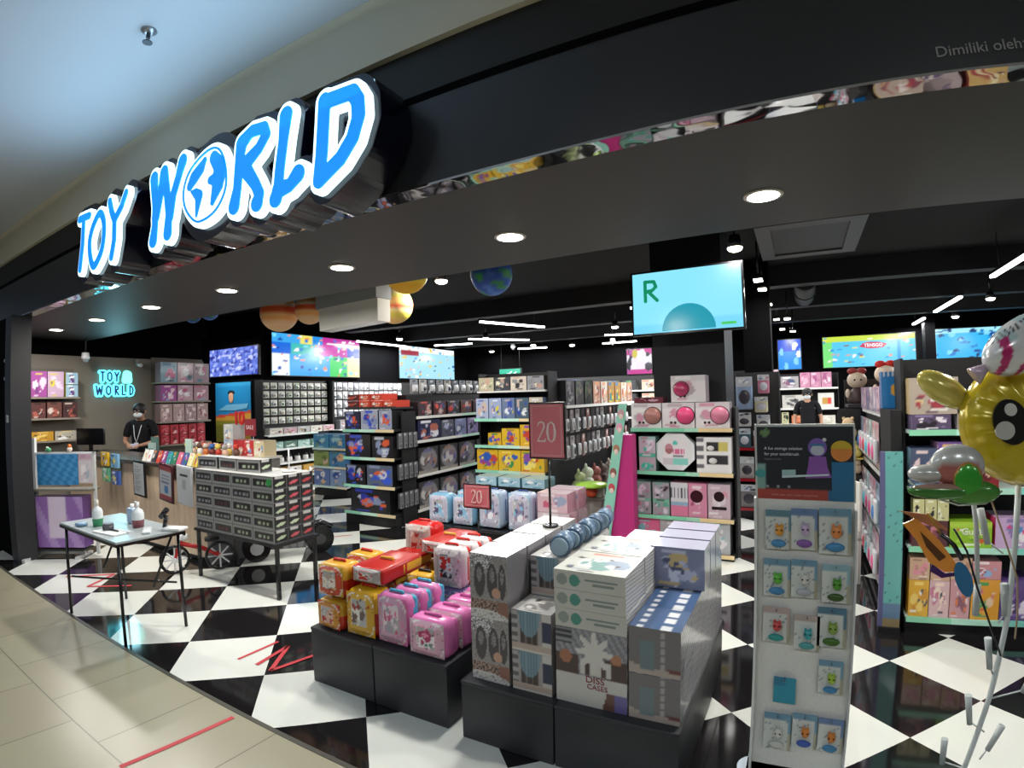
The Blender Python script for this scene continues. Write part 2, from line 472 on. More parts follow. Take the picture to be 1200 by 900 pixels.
for i, (y, z, x0, x1) in enumerate([(5.0, 3.3, -9, 7), (8.6, 3.2, -9, 7), (10.6, 3.15, -9, 7), (12.4, 3.1, -9, 7)]):
    d = O('ceiling_beam', MB().box(x0, x1, y, y + .25, z, 3.5, '#222222'), M_DUCT); d['kind'] = 'structure'
DUC = thing('air_duct', 'dark grey round air duct under the black ceiling above the aisle right of the TV column'.replace('right of', 'beside'), 'duct')
O('duct_pipe', MB().cyl((.2, 8.9, 3.3), (.2, 10.55, 3.3), .16, n=16, col='#2a292b'), MATTE, DUC)
O('duct_collar', MB().cyl((.2, 9.8, 3.3), (.2, 9.86, 3.3), .18, n=16, col='#383739'), MATTE, DUC)

# sprinkler on the mall ceiling
t = thing('fire_sprinkler', 'small metal fire sprinkler hanging from the white mall ceiling', 'sprinkler', (SPRX, SPRY, 3.73))
O('escutcheon', MB().lathe([(.045, 0), (.045, -.008), (.02, -.02)], col='#b8bcc2'), METAL, t)
O('sprinkler_head', MB().cyl((0, 0, -.02), (0, 0, -.05), .012, col='#55585c').cyl((0, 0, -.075), (0, 0, -.08), .028, col='#3c3e42').cyl((.014, 0, -.05), (.012, 0, -.075), .003, col='#55585c').cyl((-.014, 0, -.05), (-.012, 0, -.075), .003, col='#55585c'), METAL, t)

# ================================================================== lamps
M_LAMP = glow('lamp_diffuser', '#fff4e2', 14)
M_TUBE = glow('tube_diffuser', '#ffffff', 9)
def area(name, loc, size, energy, colr, rot=(0, 0, 0), sy=None, spread=None):
    l = bpy.data.lights.new(name, 'AREA'); l.energy = energy; l.color = colr; l.size = size
    if sy: l.shape = 'RECTANGLE'; l.size_y = sy
    else: l.shape = 'DISK'
    if spread: l.spread = spread
    o = bpy.data.objects.new(name, l); COL.objects.link(o); o.location = loc; o.rotation_euler = rot
    return o
DLX = [-7.68, -6.52, -5.33, -4.11, -2.8, -1.47, -.1, 1.25]
dl = None
names = ['nearest the shop post', 'second from the shop post', 'third from the shop post', 'below the globe of the lit sign', 'below the big letter after the globe',
         'above the pile of silver gift boxes', 'above the toothbrush stand, the largest', 'beyond the one above the toothbrush stand']
for i, x in enumerate(DLX):
    L_ = 'round warm downlight in the charcoal soffit, ' + names[i]
    y = (2.5 + .25 * (x + 7.7) / 7.6) * 1.0638; x = x * 1.0638
    if dl is None:
        dl = thing('downlight', L_, 'ceiling light', (x, y, 2.66), 0, 'downlights along the soffit')
        O('lamp_rim', MB().lathe([(.1, 0), (.1, -.006), (.082, -.008)], col='#c9c4bb', n=24), MATTE, dl)
        O('diffuser', MB().cyl((0, 0, -.0075), (0, 0, -.0095), .08, n=24, col='#ffffff'), M_LAMP, dl)
    else: dup(dl, (x, y, 2.66), label=L_)
    area('downlight_lamp', (x, y, 2.64), .16, P_DOWN, (1, .97, .91))
# track lights over the sales floor: (x, y, z, radius)
track = [(-6.32, 10.33), (-6.21, 12.57), (-8.0, 13.4), (-5.4, 13.3), (-3.26, 10.34), (-3.34, 12.21), (-3.61, 4.95), (-.48, 5.35), (-7.9, 9.2), (3.08, 10.32), (3.12, 12.75), (-10.1, 5.75)]  # last one is an added lamp behind the wall, brightening the recessed poster
tl = None
tn = ['above the action toys aisle', 'above the yellow boxes aisle', 'by the pale screen wall', 'near the green lit sign', 'on the track before the pink screen', 'beside the pink screen',
      'between the planets and the soffit', 'in front of the big screen column, brightest', 'between the two long wall screens', 'over the soft toys', 'by the blue wall screen', 'added unseen to light the tall blue poster']
for i, (x, y) in enumerate(track):
    L_ = 'round white spotlight hanging from the black ceiling ' + tn[i]
    if tl is None:
        tl = thing('spotlight', L_, 'spotlight', (x, y, 3.0), 0, 'spotlights over the sales floor')
        O('lamp_housing', MB().cyl((0, 0, .02), (0, 0, .14), .075, .05, n=14, col='#1c1c1e'), GLOSS, tl)
        O('diffuser', MB().ball((0, 0, .015), (.07, .07, .035), '#ffffff', 8), M_LAMP, tl)
        O('stem', MB().cyl((0, 0, .14), (0, 0, .5), .012, n=6, col='#1c1c1e'), GLOSS, tl)
    else: dup(tl, (x, y, 3.0), label=L_)
    area('spotlight_lamp', (x, y, 2.97), .14, P_SPOT, (1, .96, .9))
# small slanted spots on the track beside the column
sp = None
for i, (x, y, z) in enumerate([(-.38, 7.06, 3), (-.37, 7.74, 3), (-.36, 9.3, 3.02), (-.3, 11.2, 3), (-.24, 12.9, 2.98), (-.1, 10.4, 2.9), (-.02, 12.2, 2.85)]):
    L_ = 'small oblong track spot behind the TV column, ' + ORD[i] + ' one going in'
    if sp is None:
        sp = thing('track_spot', L_, 'spotlight', (x, y, z), 0, 'track spots behind the column')
        O('lamp_housing', MB().rbox(-.06, .06, -.09, .09, .02, .07, .01, '#202022'), GLOSS, sp)
        O('diffuser', MB().box(-.05, .05, -.08, .08, .005, .02, '#ffffff'), M_LAMP, sp)
        O('stem', MB().cyl((0, 0, .07), (0, 0, .5), .01, n=6, col='#1c1c1e'), GLOSS, sp)
    else: dup(sp, (x, y, z), label=L_)
for i, (x, y) in enumerate([(-.3, 7.4), (-.25, 9.8), (-.2, 12.4)]): area('track_spot_lamp', (x + .1, y, 2.95), .2, P_SPOT * .8, (1, .97, .93))
# linear tube lamps, each along x or along y
tubes = [((-8.2, 10.9), (-7.2, 11.1)), ((-7.0, 13.2), (-6.2, 13.4)), ((-8.9, 8.9), (-8.9, 10.6)), ((-3.9, 11.6), (-3.1, 12.0)), ((-4.6, 13.5), (-3.7, 13.5)), ((-6.7, 10.2), (-5.7, 11.3)),
         ((2.49, 6.3), (2.49, 8.2)), ((2.52, 9.9), (2.52, 11.7)), ((2.52, 12.7), (2.52, 13.8)), ((4.6, 8.5), (4.6, 10.0)), ((-5.0, 8.0), (-4.4, 9.4)), ((-2.3, 8.2), (-2.3, 9.6))]
tn = ['above the pale wall screen', 'above the tall box gondola', 'beside the long colourful screen', 'near the pink screen', 'in front of the pink screen', 'over the black aisle', 'above the butterfly and balloons',
      'before the yellow topped screen', 'nearest the blue wall screen', 'beyond the balloon stand', 'over the action toy aisle', 'over the doll rack aisle']
for i, (a, b) in enumerate(tubes):
    dx, dy = b[0] - a[0], b[1] - a[1]; ln = sqrt(dx * dx + dy * dy); an = math.atan2(dy, dx)
    t = thing('tube_lamp', 'white linear tube lamp on the black ceiling ' + tn[i], 'ceiling light', ((a[0] + b[0]) / 2, (a[1] + b[1]) / 2, 3.0), an, 'tube lamps over the sales floor')
    O('lamp_tray', MB().box(-ln / 2 - .02, ln / 2 + .02, -.04, .04, .03, .07, '#222224'), GLOSS, t)
    O('diffuser', MB().box(-ln / 2, ln / 2, -.03, .03, 0, .03, '#ffffff'), M_TUBE, t)
    O('hanger', MB().cyl((ln / 3, 0, .07), (ln / 3, 0, .5), .006, n=6, col='#333333'), GLOSS, t)
    area('tube_lamp_light', ((a[0] + b[0]) / 2, (a[1] + b[1]) / 2, 2.97), ln, P_TUBE * ln, (.96, .98, 1), (0, 0, an), .08)
# ceiling panels of the mall passage behind the viewer
mp_ = None
for i, (x, y) in enumerate([(-7.5, -2.4), (-4.5, -2.4), (-1.5, -2.4), (1.5, -2.4), (4.5, -2.4)]):
    L_ = 'square ceiling light panel over the mall passage, ' + ORD[i] + ' from the shop post end'
    if mp_ is None:
        mp_ = thing('ceiling_panel_light', L_, 'ceiling light', (x, y, 3.73), 0, 'light panels of the mall passage')
        O('panel_frame', MB().box(-.34, .34, -.34, .34, -.015, 0, '#dddddd'), MATTE, mp_)
        O('diffuser', MB().box(-.3, .3, -.3, .3, -.02, -.015, '#ffffff'), glow('panel_diffuser', '#eaf0ff', 5), mp_)
    else: dup(mp_, (x, y, 3.73), label=L_)
    area('ceiling_panel_lamp', (x, y, 3.7), .6, P_MALL, (.9, .95, 1), sy=.6)

# ceiling cassette, cameras, hanging bits
t = thing('ceiling_cassette', 'grey air conditioning cassette frame in the dark ceiling by the big screen', 'air conditioner', (.22, 6.85, 3.38))
O('cassette_frame', MB().box(-.56, .56, -.8, -.62, 0, .05, '#4a484a').box(-.56, .56, .62, .8, 0, .05, '#4a484a').box(-.56, -.4, -.62, .62, 0, .05, '#4a484a').box(.4, .56, -.62, .62, 0, .05, '#4a484a'), MATTE, t)
O('intake_grille', MB().box(-.4, .4, -.62, .62, .02, .1, '#242325'), MATTE, t)
cm = None
for i, (x, y, z, d) in enumerate([(-6.3, 11.6, 2.88, 'near the green lit sign'), (-3.5, 10.9, 2.75, 'by the track before the pink screen'), (-9.0, 3.35, 2.35, 'above the small neon sign')]):
    L_ = 'small white dome camera hanging ' + d
    if cm is None:
        cm = thing('dome_camera', L_, 'camera', (x, y, z), 0, 'white dome cameras')
        O('camera_body', MB().lathe([(.05, .1), (.06, .02), (.045, 0)], col='#e6e8ea'), GLOSS, cm)
        O('camera_dome', MB().ball((0, 0, 0), (.04, .04, .045), '#9aa0a6', 8), GLOSS, cm)
        O('ceiling_mount', MB().cyl((0, 0, .1), (0, 0, .62), .012, n=6, col='#2a2a2c'), GLOSS, cm)
    else: dup(cm, (x, y, z), label=L_)
# ================================================================== the big lit sign
GLY = {
'T': [[[-4.784,3.13],[-4.682,3.126],[-4.583,3.118]],[[-4.694,3.124],[-4.685,2.909],[-4.715,2.719]]],
'O': [[[-4.376,3.088],[-4.454,3.054],[-4.524,2.973],[-4.546,2.882],[-4.507,2.76],[-4.446,2.697],[-4.376,2.727],[-4.306,2.797],[-4.282,2.903],[-4.303,3.019],[-4.376,3.088]]],
'Y': [[[-4.213,3.138],[-4.169,3.053],[-4.11,2.975]],[[-3.946,3.134],[-4.006,3.05],[-4.11,2.975]],[[-4.11,2.975],[-4.098,2.829],[-4.132,2.71]]],
'W': [[[-3.536,3.125],[-3.498,2.942],[-3.49,2.8],[-3.507,2.704]],[[-3.485,2.859],[-3.432,3.006],[-3.407,3.131]],[[-3.407,3.131],[-3.351,2.976],[-3.316,2.84],[-3.322,2.716]],[[-3.181,3.141],[-3.221,3.05],[-3.274,2.947],[-3.308,2.819]]],
'R': [[[-2.564,3.068],[-2.58,2.955],[-2.587,2.821],[-2.613,2.722]],[[-2.564,3.068],[-2.476,3.11],[-2.372,3.097],[-2.352,3.052],[-2.409,2.993],[-2.532,2.932]],[[-2.531,2.922],[-2.428,2.801],[-2.389,2.736],[-2.409,2.694]]],
'L': [[[-2.194,3.11],[-2.207,2.98],[-2.227,2.841],[-2.237,2.735],[-2.255,2.682]],[[-2.236,2.722],[-2.151,2.724],[-2.089,2.769]]],
'D': [[[-1.912,3.094],[-1.914,2.998],[-1.921,2.828],[-1.936,2.697]],[[-1.911,3.085],[-1.802,3.079],[-1.725,3.074],[-1.691,3.021],[-1.684,2.943],[-1.72,2.847],[-1.795,2.769],[-1.936,2.697]]]}
RING = [[-2.836,3.121],[-2.969,3.104],[-3.096,3.035],[-3.142,2.933],[-3.111,2.822],[-3.004,2.724],[-2.906,2.707],[-2.784,2.738],[-2.701,2.824],[-2.693,2.936],[-2.748,3.067],[-2.836,3.121]]
AM = [[[-2.92,3.07,.02],[-2.96,3.03,.04],[-3.03,2.99,.045],[-3.07,2.95,.03]],[[-3.05,2.91,.008],[-3.0,2.89,.03],[-2.965,2.865,.038],[-2.985,2.747,.008]]]
AF = [[[-2.825,3.06,.04],[-2.76,2.99,.055],[-2.765,2.92,.06],[-2.85,2.93,.025]],[[-2.775,2.88,.055],[-2.82,2.79,.018]]]
def smooth(P, n=4, closed=True):
    out = []; m = len(P) - 1 if closed else len(P)
    Q = P[:-1] if closed else P
    for i in range(len(Q)):
        a, b, c, d = Q[i - 1], Q[i], Q[(i + 1) % len(Q)], Q[(i + 2) % len(Q)]
        for k in range(n):
            t = k / n
            out.append([.5 * (2 * b[j] + (c[j] - a[j]) * t + (2 * a[j] - 5 * b[j] + 4 * c[j] - d[j]) * t * t + (3 * b[j] - a[j] - 3 * c[j] + d[j]) * t ** 3) for j in (0, 1)])
    return out + [out[0]]
RING = smooth(RING); GLY['O'][0] = smooth(GLY['O'][0], 3)
G_BLUE = glow('sign_blue_face', '#0a84f5', 1.0)
G_RIM = glow('sign_white_rim', '#d8f6ff', 1.9)
G_CREAM = glow('sign_cream_face', '#f0f7cf', 1.3)
M_NAVY = flat('navy_sign_case', '#0b0d20', .18, 0, .6)
SG = thing('shop_sign', 'large lit blue and white letters on a black case on the fascia', 'sign', (-3.2, 1.95, 2.9))
def rel(o):
    o.parent = SG; o.matrix_parent_inverse = Matrix.Translation((3.2, -1.95, -2.9)); return o
for word, ls in (('toy', 'TOY'), ('world', 'WRLD')):
    st = [s for l in ls for s in GLY[l]] + ([RING] if word == 'world' else [])
    me = sdf_mesh(st, .105, 1.73, 1.945, .02, fillpoly=None if word == 'toy' else RING); me.materials.append(M_NAVY)
    c = rel(O('sign_case', me)); c['label'] = 'black case behind the letters'
for l, st in GLY.items():
    rb = .036 if l not in 'DTOY' else (.04 if l == 'D' else .03)
    if l in 'WRL': st = [[p + [.0 if 0 < i < len(q_) - 1 else .012] for i, p in enumerate(q_)] for q_ in st]
    a = sdf_mesh(st, rb + .026, 1.70, 1.73, .01); a.materials.append(G_RIM)
    p = rel(O('letter_rim', a)); p['label'] = 'lit white rim of a letter'
    b = sdf_mesh(st, rb, 1.692, 1.699, .009); b.materials.append(G_BLUE)
    q = O('letter_face', b, parent=p); q['label'] = 'lit blue face of a letter'
a = sdf_mesh([RING], .034, 1.70, 1.73, .012, fillpoly=RING); a.materials.append(G_RIM); p = rel(O('globe_rim', a))
a = sdf_mesh([RING], -.004 + .008, 1.695, 1.699, .012, fillpoly=RING); a.materials.append(G_CREAM); q = O('globe_sea', a, parent=p)
a = sdf_mesh([RING], .007, 1.688, 1.694, .007); a.materials.append(G_BLUE); O('globe_ring', a, parent=p)
a = sdf_mesh(AM, 0, 1.688, 1.694, .007); a.materials.append(G_BLUE); O('continent', a, parent=p)
a = sdf_mesh(AF, 0, 1.688, 1.694, .007); a.materials.append(G_BLUE); O('continent', a, parent=p)
# small grey notice lettering high on the fascia
t = thing('fascia_sign', 'small grey lettering on the dark fascia above the mirror strip', 'lettering', (.5, 1.949, 2.735))
text('Dimiliki oleh: Toy World', .055, pm('#9a9a98'), t, (.02, -.002, -.005), ext=.0008, align='LEFT')

# ================================================================== small neon sign on the taupe wall (faces into the shop)
NS = thing('neon_sign', 'small glowing cyan and blue double line sign on the taupe wall above the cashier', 'sign', (-9.28, 3.9, 2.0), pi / 2)
G_CY = glow('neon_cyan', '#5fe6f5', 2.0); G_NB = glow('neon_inner', '#123a78', .35)
def small_word(s, size, cx, cz, sxx):
    a = text(s, size, G_CY, NS, (cx, -.02, cz), 'letter_rim', ext=.01, sx=sxx)
    cu = a
    b = text(s, size, G_NB, NS, (cx, -.036, cz), 'letter_face', ext=.003, sx=sxx)
    return a, b
def fat(strokes, rr, y0, y1, mat, name):
    me = sdf_mesh(strokes, rr, y0, y1, .012); me.materials.append(mat); return O(name, me, parent=NS)
T_ = {'T': [[(-.5, 1), (.5, 1)], [(0, 1), (0, -1)]], 'O': [[(0, 1), (-.5, .6), (-.55, -.5), (0, -1), (.55, -.5), (.5, .6), (0, 1)]],
      'Y': [[(-.5, 1), (0, 0)], [(.5, 1), (0, 0)], [(0, 0), (0, -1)]], 'W': [[(-.8, 1), (-.45, -1), (0, .6), (.45, -1), (.8, 1)]],
      'R': [[(-.4, -1), (-.4, 1), (.3, .8), (.35, .3), (-.4, 0)], [(-.3, 0), (.5, -1)]], 'L': [[(-.4, 1), (-.4, -1), (.45, -.9)]],
      'D': [[(-.4, 1), (-.4, -1), (.2, -.8), (.5, 0), (.2, .8), (-.4, 1)]]}
def strokes_at(ch, cx, cz, w, h): return [[(cx + x * w, cz + z * h) for x, z in st] for st in T_[ch]]
for ch, cx, cz in (('T', -.2, .115), ('O', -.09, .115), ('Y', .02, .115), ('W', -.25, -.1), ('O', -.11, -.1), ('R', .02, -.1), ('L', .13, -.1), ('D', .25, -.1)):
    st = strokes_at(ch, cx, cz, .058, .07)
    fat(st, .034, -.03, 0, G_CY, 'letter_rim'); fat(st, .011, -.036, -.031, G_NB, 'letter_face')
fat([[(.16, .06), (.18, .17)], [(.22, .06), (.21, .16)]], .05, -.03, 0, glow('neon_aqua_toy', '#6ff0dc', 2.2), 'aqua_shape')
area('neon_sign_light', (-9.2, 3.9, 2.0), .5, 3, (.4, .85, 1), (0, radians(-90), 0), sy=.3)
area('shop_sign_light', (-3.2, 1.62, 2.95), 3.2, P_SIGN, (.45, .75, 1), (radians(-125), 0, 0), sy=.5)
# grey wall camera on the taupe wall
t = thing('bullet_camera', 'pale bullet shaped wall camera above the small neon sign', 'camera', (-9.28, 4.25, 2.33), pi / 2)
O('camera_body', MB().cyl((0, -.02, 0), (0, -.16, -.03), .03, n=10, col='#c9ccd0'), GLOSS, t); O('bracket', MB().box(-.02, .02, -.03, 0, -.02, .07, '#8a8d91'), GLOSS, t)

# ================================================================== screens
def tv(name, label, loc, rz, w, h, fn, nu=40, nv=24, tilt=0, parts=None):
    t = thing(name, label, 'screen', loc, rz)
    if tilt: t.rotation_euler = (tilt, 0, rz)
    m = MB().box(-w / 2 - .02, w / 2 + .02, .004, .06, -.02, h + .02, '#0a0a0c')
    O('screen_frame', m, GLOSS, t)
    O('screen_panel', MB().grid((-w / 2, 0, 0), (w, 0, 0), (0, 0, h), nu, nv, fn), SCREEN, t)
    O('wall_bracket', MB().box(-.1, .1, .06, .12, h * .4, h * .6, '#18181a'), MATTE, t)
    return t
def spots(seed, base, pal, n, r0=.03, r1=.12, bands=()):
    r = random.Random(seed); S = [(r.random(), r.random(), r.uniform(r0, r1), r.uniform(r0, r1) * 1.5, r.choice(pal)) for _ in range(n)]
    def fn(u, v):
        c = base(u, v) if callable(base) else base
        for a, b, p, q, k in S:
            if ((u - a) / p) ** 2 + ((v - b) / q) ** 2 < 1: c = k
        for u0, v0, u1, v1, k in bands:
            if u0 <= u <= u1 and v0 <= v <= v1: c = k
        return c
    return fn
tv('wall_screen', 'screen of lilac blue speckle on the recessed black wall by the taupe wall', (-10.13, 6.58, 2.23), 0, 1.68, .56,
   spots(1, '#5a6fd0', ['#8ea2f2', '#c4ccff', '#3a48a8', '#6f86e6', '#2b3590', '#a9b4ff'], 150, .015, .05), 48, 20)
def b2(u, v):
    if v > .78: return '#3fa6e8' if u < .3 else ('#e7dc6b' if u < .42 else ('#2a8fe0' if u < .55 else '#c2379c'))
    if v > .5: return '#1668d8' if u < .2 else ('#38b9b4' if u < .5 else ('#c83aa8' if u < .85 else '#3456c8'))
    return '#e9f4f4' if u < .18 else ('#2aa2ee' if u < .62 else ('#35cf62' if u < .85 else '#ece7b0'))
tv('wall_screen', 'long rainbow coloured screen with blue and magenta on the dark left side wall'.replace('left side wall', 'side wall'), (-9.23, 8.08, 2.21), pi / 2, 2.42, .86,
   spots(2, b2, ['#ffffff', '#1a3ea8', '#f08a3c', '#7fdcf8', '#1ba0c8', '#f4c9b0', '#1c7ad8', '#e8f4ff'], 90, .008, .028, [(.12, .66, .95, .69, '#16223a'), (.6, .82, .95, .86, '#f6f2ff')]), 60, 26)
tv('wall_screen', 'pale blue screen with small figures next along from the rainbow screen', (-9.23, 11.97, 2.22), pi / 2, 2.48, .87,
   spots(3, lambda u, v: '#f2fbfd' if v > .82 else '#a8dff0', ['#ffffff', '#2c70b8', '#e8c84a', '#5aa8d8', '#e9b8a8', '#38506e'], 60, .008, .03, [(.02, .7, .32, .86, '#a03848'), (0, .66, 1, .675, '#203040')]), 60, 26)
TV = tv('column_screen', 'big cyan screen showing a green letter R on the black column', (-.97, 5.4, 2.27), 0, 1.06, .62, lambda u, v: '#86dcf5' if v > .12 + .1 * u else '#74cfee', 30, 18)
O('screen_picture', MB().prism([(.0 + .26 * cos(a) * (1 if sin(a) > 0 else 1), max(.012, .012 + .26 * sin(a))) for a in [pi * i / 16 for i in range(17)]], -.006, -.003, '#1692a8'), SCREEN, TV, (.02, 0, 0))
a = sdf_mesh([[(-.4, .33), (-.4, .53), (-.31, .525), (-.29, .47), (-.33, .435), (-.4, .43)], [(-.37, .43), (-.28, .33)]], .017, -.008, -.004, .006); a.materials.append(glow('screen_green', '#0f8a62', .8)); O('lettering', a, parent=TV)
a = MB().rbox(.33, .47, -.006, -.003, .035, .06, .01, '#3fc05a'); O('screen_badge', a, SCREEN, TV)
tv('wall_screen', 'narrow magenta and white screen on the back wall near the hooks aisle', (-3.75, 13.9, 2.18), 0, .66, .66,
   spots(5, lambda u, v: '#c22e8c' if v > .75 or (v < .2) else '#e6dcf0', ['#ffffff', '#1e1a28', '#c8b83c', '#b04a9c'], 12, .06, .16), 24, 24)
tv('wall_screen', 'small deep blue screen on the back wall behind the track spots', (-.12, 13.9, 2.14), 0, .5, .7, spots(6, lambda u, v: '#1550d8' if v > .6 else '#2390ee', ['#ffffff', '#7fd0ff', '#163a9c'], 10, .03, .1), 20, 24)
T6 = tv('wall_screen', 'wide cyan screen with a lime band along its top on the back wall', (1.58, 13.9, 2.14), 0, 1.94, .7,
   spots(7, lambda u, v: '#c8e04a' if v > .84 else ('#7be07e' if u < .1 else '#58c8ee'), ['#f4f0e8', '#2a8fd0', '#e8e070', '#e0a080', '#3a9ad8', '#8a5a3a'], 40, .012, .035, [(0, .82, 1, .84, '#1a2a1a'), (.8, .05, .84, .8, '#1e9ad8')]), 54, 26)
O('screen_cloud', MB().prism([(.1 + .28 * cos(a) * (1 + .1 * sin(6 * a)), .47 + .075 * sin(a)) for a in [2 * pi * i / 24 for i in range(24)]], -.006, -.003, '#c02a50'), SCREEN, T6)
text('TENSGO', .1, glow('screen_white', '#ffe9f0', 1), T6, (.1, -.008, .47), ext=.001)
tv('wall_screen', 'wide blue screen with dark figures on the back wall beside the balloons', (3.8, 13.9, 2.14), 0, 1.98, .74,
   spots(8, lambda u, v: '#9fe4f8' if v > .88 or u < .08 else '#2ab2ee', ['#123c78', '#0e4e96', '#7fd8f8', '#1a78c8'], 44, .015, .05), 54, 26)
# ================================================================== fixtures
def shelf_bay(name, label, cat, loc, rz, w, d, zs, top, back='#1a1a1c', board='#26262a', strip=(('#a6e0c6', .62), ('#f0ddb0', 1.0)), base=.1, group=None, sides=True, sidecol=None, t=.022, hooks=False):
    """shop shelving: x along its front (0..w), front at y=0, going back to y=d"""
    g = thing(name, label, cat, loc, rz, group)
    sc = sidecol or back
    O('back_panel', MB().box(0, w, d - .03, d, 0, top, back), MATTE, g)
    if sides:
        O('side_panel', MB().box(-.02, 0, d * .35, d, 0, top, sc), MATTE, g)
        O('side_panel', MB().box(w, w + .02, d * .35, d, 0, top, sc), MATTE, g)
    if base: O('plinth_base', MB().box(0, w, .03, d - .03, 0, base, '#101012'), MATTE, g)
    for z in zs:
        s = O('shelf_board', MB().box(0, w, .012, d - .03, z - t, z, board), MATTE, g)
        if strip:
            m = MB(); x = 0
            for c, f in strip:
                m.box(x * w, f * w, 0, .012, z - .035, z + .003, c); x = f
            O('price_strip', m, GLOSS, s)
    return g
def place(meshes, n, x0, gap, loc, rz, name, cat, group, labels, mat=WRAP, widths=None, dz=0, dy=0):
    """stand n packs side by side; local x along the row, rotated by rz about loc"""
    out = []
    ca, sa = cos(rz), sin(rz)
    x = x0
    for i in range(n):
        me, w = meshes[i % len(meshes)]
        cx = x + w / 2
        o = bpy.data.objects.new(name, me); COL.objects.link(o)
        if len(me.materials) == 0: me.materials.append(mat)
        o.location = (loc[0] + ca * cx - sa * dy, loc[1] + sa * cx + ca * dy, loc[2] + dz + .0015); o.rotation_euler = (0, 0, rz)
        tag(o, labels(i) if callable(labels) else labels, cat, group)
        out.append(o); x += w + gap
    return out
def variants(n, w, d, h, base, pal, seed, header=None, side='#cccccc', res=12, win=None, dark=None, figs=3, top=None):
    out = []
    for i in range(n):
        b = base[i % len(base)] if isinstance(base, list) else base
        hd = header[i % len(header)] if isinstance(header, list) else header
        out.append((pack(w, d, h, art(seed + i, b, pal, hd, figs, 2, dark, win), side if not isinstance(side, list) else side[i % len(side)], top, res).mesh('printed_pack'), w))
    return out
def blister(w, h, card, toy, seed, bubble=True, res=8, header=None):
    """hanging card with a clear bubble and the toy inside"""
    r = random.Random(seed)
    m = MB(); fn = art(seed, card, [toy, '#ffffff', '#303038'], header, 1, 2)
    m.grid((-w / 2, 0, 0), (w, 0, 0), (0, 0, h), res, res, fn)
    m.add([(-w / 2, .004, 0), (w / 2, .004, 0), (w / 2, .004, h), (-w / 2, .004, h)], [(3, 2, 1, 0)], card)
    if bubble:
        m.rbox(-w * .34, w * .34, -.035, .001, h * .1, h * .62, .02, '#cfd3d6')
        m.ball((0, -.036, h * .34), (w * .2, .014, h * .17), toy, 6)
    return m.mesh('blister_pack'), w

# ------------------------------------------------------------------ taupe wall shelves (face +x)
def wall_shelf(y0, y1, zs, label, cat='wall shelf', xw=-9.3, depth=.28):
    g = thing('display_shelf', label, cat, (xw + depth, y0, 0), pi / 2)
    for z in zs:
        O('shelf_board', MB().box(0, y1 - y0, 0, depth, z - .025, z, '#8c8478'), MATTE, g)
    O('back_panel', MB().box(0, y1 - y0, depth - .015, depth, zs[-1] - .05, zs[0] + .42, '#6b655c'), MATTE, g)
    return g
wall_shelf(2.58, 3.28, [1.8, 1.5, 1.18], 'taupe wall shelf with purple and brown boxes behind the white rack')
wall_shelf(4.5, 5.42, [2.03, 1.72, 1.38, 1.0], 'taupe wall shelf with pink boxes and red packs near the blue poster')
W1 = variants(3, .22, .2, .36, ['#a24a9a', '#c9a8c4', '#b8a8c0'], ['#e4cfe6', '#7d3f86', '#f0e8f0', '#d8c84a'], 20, side='#8a5a92')
place(W1, 2, .02, .01, (-9.02, 2.58, 1.8), pi / 2, 'doll_box', 'box', 'boxes on the taupe shelf behind the white rack', lambda i: lab('purple and white doll box', i, 4, 'the shop post', 'top taupe shelf behind white rack'))
W2 = variants(2, .17, .2, .17, ['#9fc3d8', '#d8cf6a'], ['#ffffff', '#3a4a9a', '#6a3a7a'], 25, side='#c8b84a')
for k in range(2):
    place(W2, 1, .5, .01, (-9.02, 2.58, 1.8 + .18 * k), pi / 2, 'craft_box', 'box', 'boxes on the taupe shelf behind the white rack', 'blue and yellow craft box, %s of two stacked on the top taupe shelf' % ('lower', 'upper')[k])
W3 = variants(3, .2, .2, .22, ['#5a2f2c', '#6b4038', '#4a2a2a'], ['#d8c8c0', '#b05a4a', '#2a1a1c'], 28, side='#4a2a28')
place(W3, 3, .02, .02, (-9.02, 2.58, 1.5), pi / 2, 'toy_box', 'box', 'brown boxes on the taupe shelf', lambda i: lab('brown and white toy box', i, 3, 'the shop post', 'middle taupe shelf behind white rack'))
W4 = variants(2, .3, .2, .13, ['#c8952a', '#b9b4a8'], ['#f0d070', '#5a4010', '#ffffff'], 31, side='#a07820')
place(W4, 2, .02, .02, (-9.02, 2.58, 1.18), pi / 2, 'toy_box', 'box', 'low boxes on the taupe shelf', lambda i: lab('low ochre or grey box', i, 2, 'shop post', 'lowest taupe shelf behind white rack'))
W5 = variants(3, .28, .2, .33, ['#7fa4b8', '#c9a9b4', '#a58c98'], ['#e8d8e0', '#4a7a94', '#f4f0f4', '#2a2a34', '#d06a94'], 33, side='#8a7a84')
place(W5, 3, .03, .01, (-9.02, 4.5, 2.03), pi / 2, 'doll_box', 'box', 'doll boxes on the pink shelf', lambda i: lab('blue and pink doll box', i, 3, 'the neon sign', 'top of the pink wall shelf'))
W6 = variants(3, .27, .2, .26, ['#9c3f90', '#c09aa8', '#b08894'], ['#f0c8d8', '#7ab0d0', '#f4f0f4', '#c05080'], 37, side='#8a5a74')
place(W6, 3, .03, .02, (-9.02, 4.5, 1.72), pi / 2, 'doll_box', 'box', 'doll boxes on the pink shelf', lambda i: lab('magenta and pink doll box', i, 3, 'the neon sign', 'second board of pink shelf'))
W7 = variants(4, .2, .2, .29, ['#a88a88', '#b09490', '#a08488'], ['#d8c0c0', '#8a4a54', '#f0e0e0'], 41, side='#8a7070')
place(W7, 4, .02, .015, (-9.02, 4.5, 1.38), pi / 2, 'doll_box', 'box', 'doll boxes on the pink shelf', lambda i: lab('dusty pink doll box', i, 4, 'the neon sign', 'third board of the pink wall shelf'))
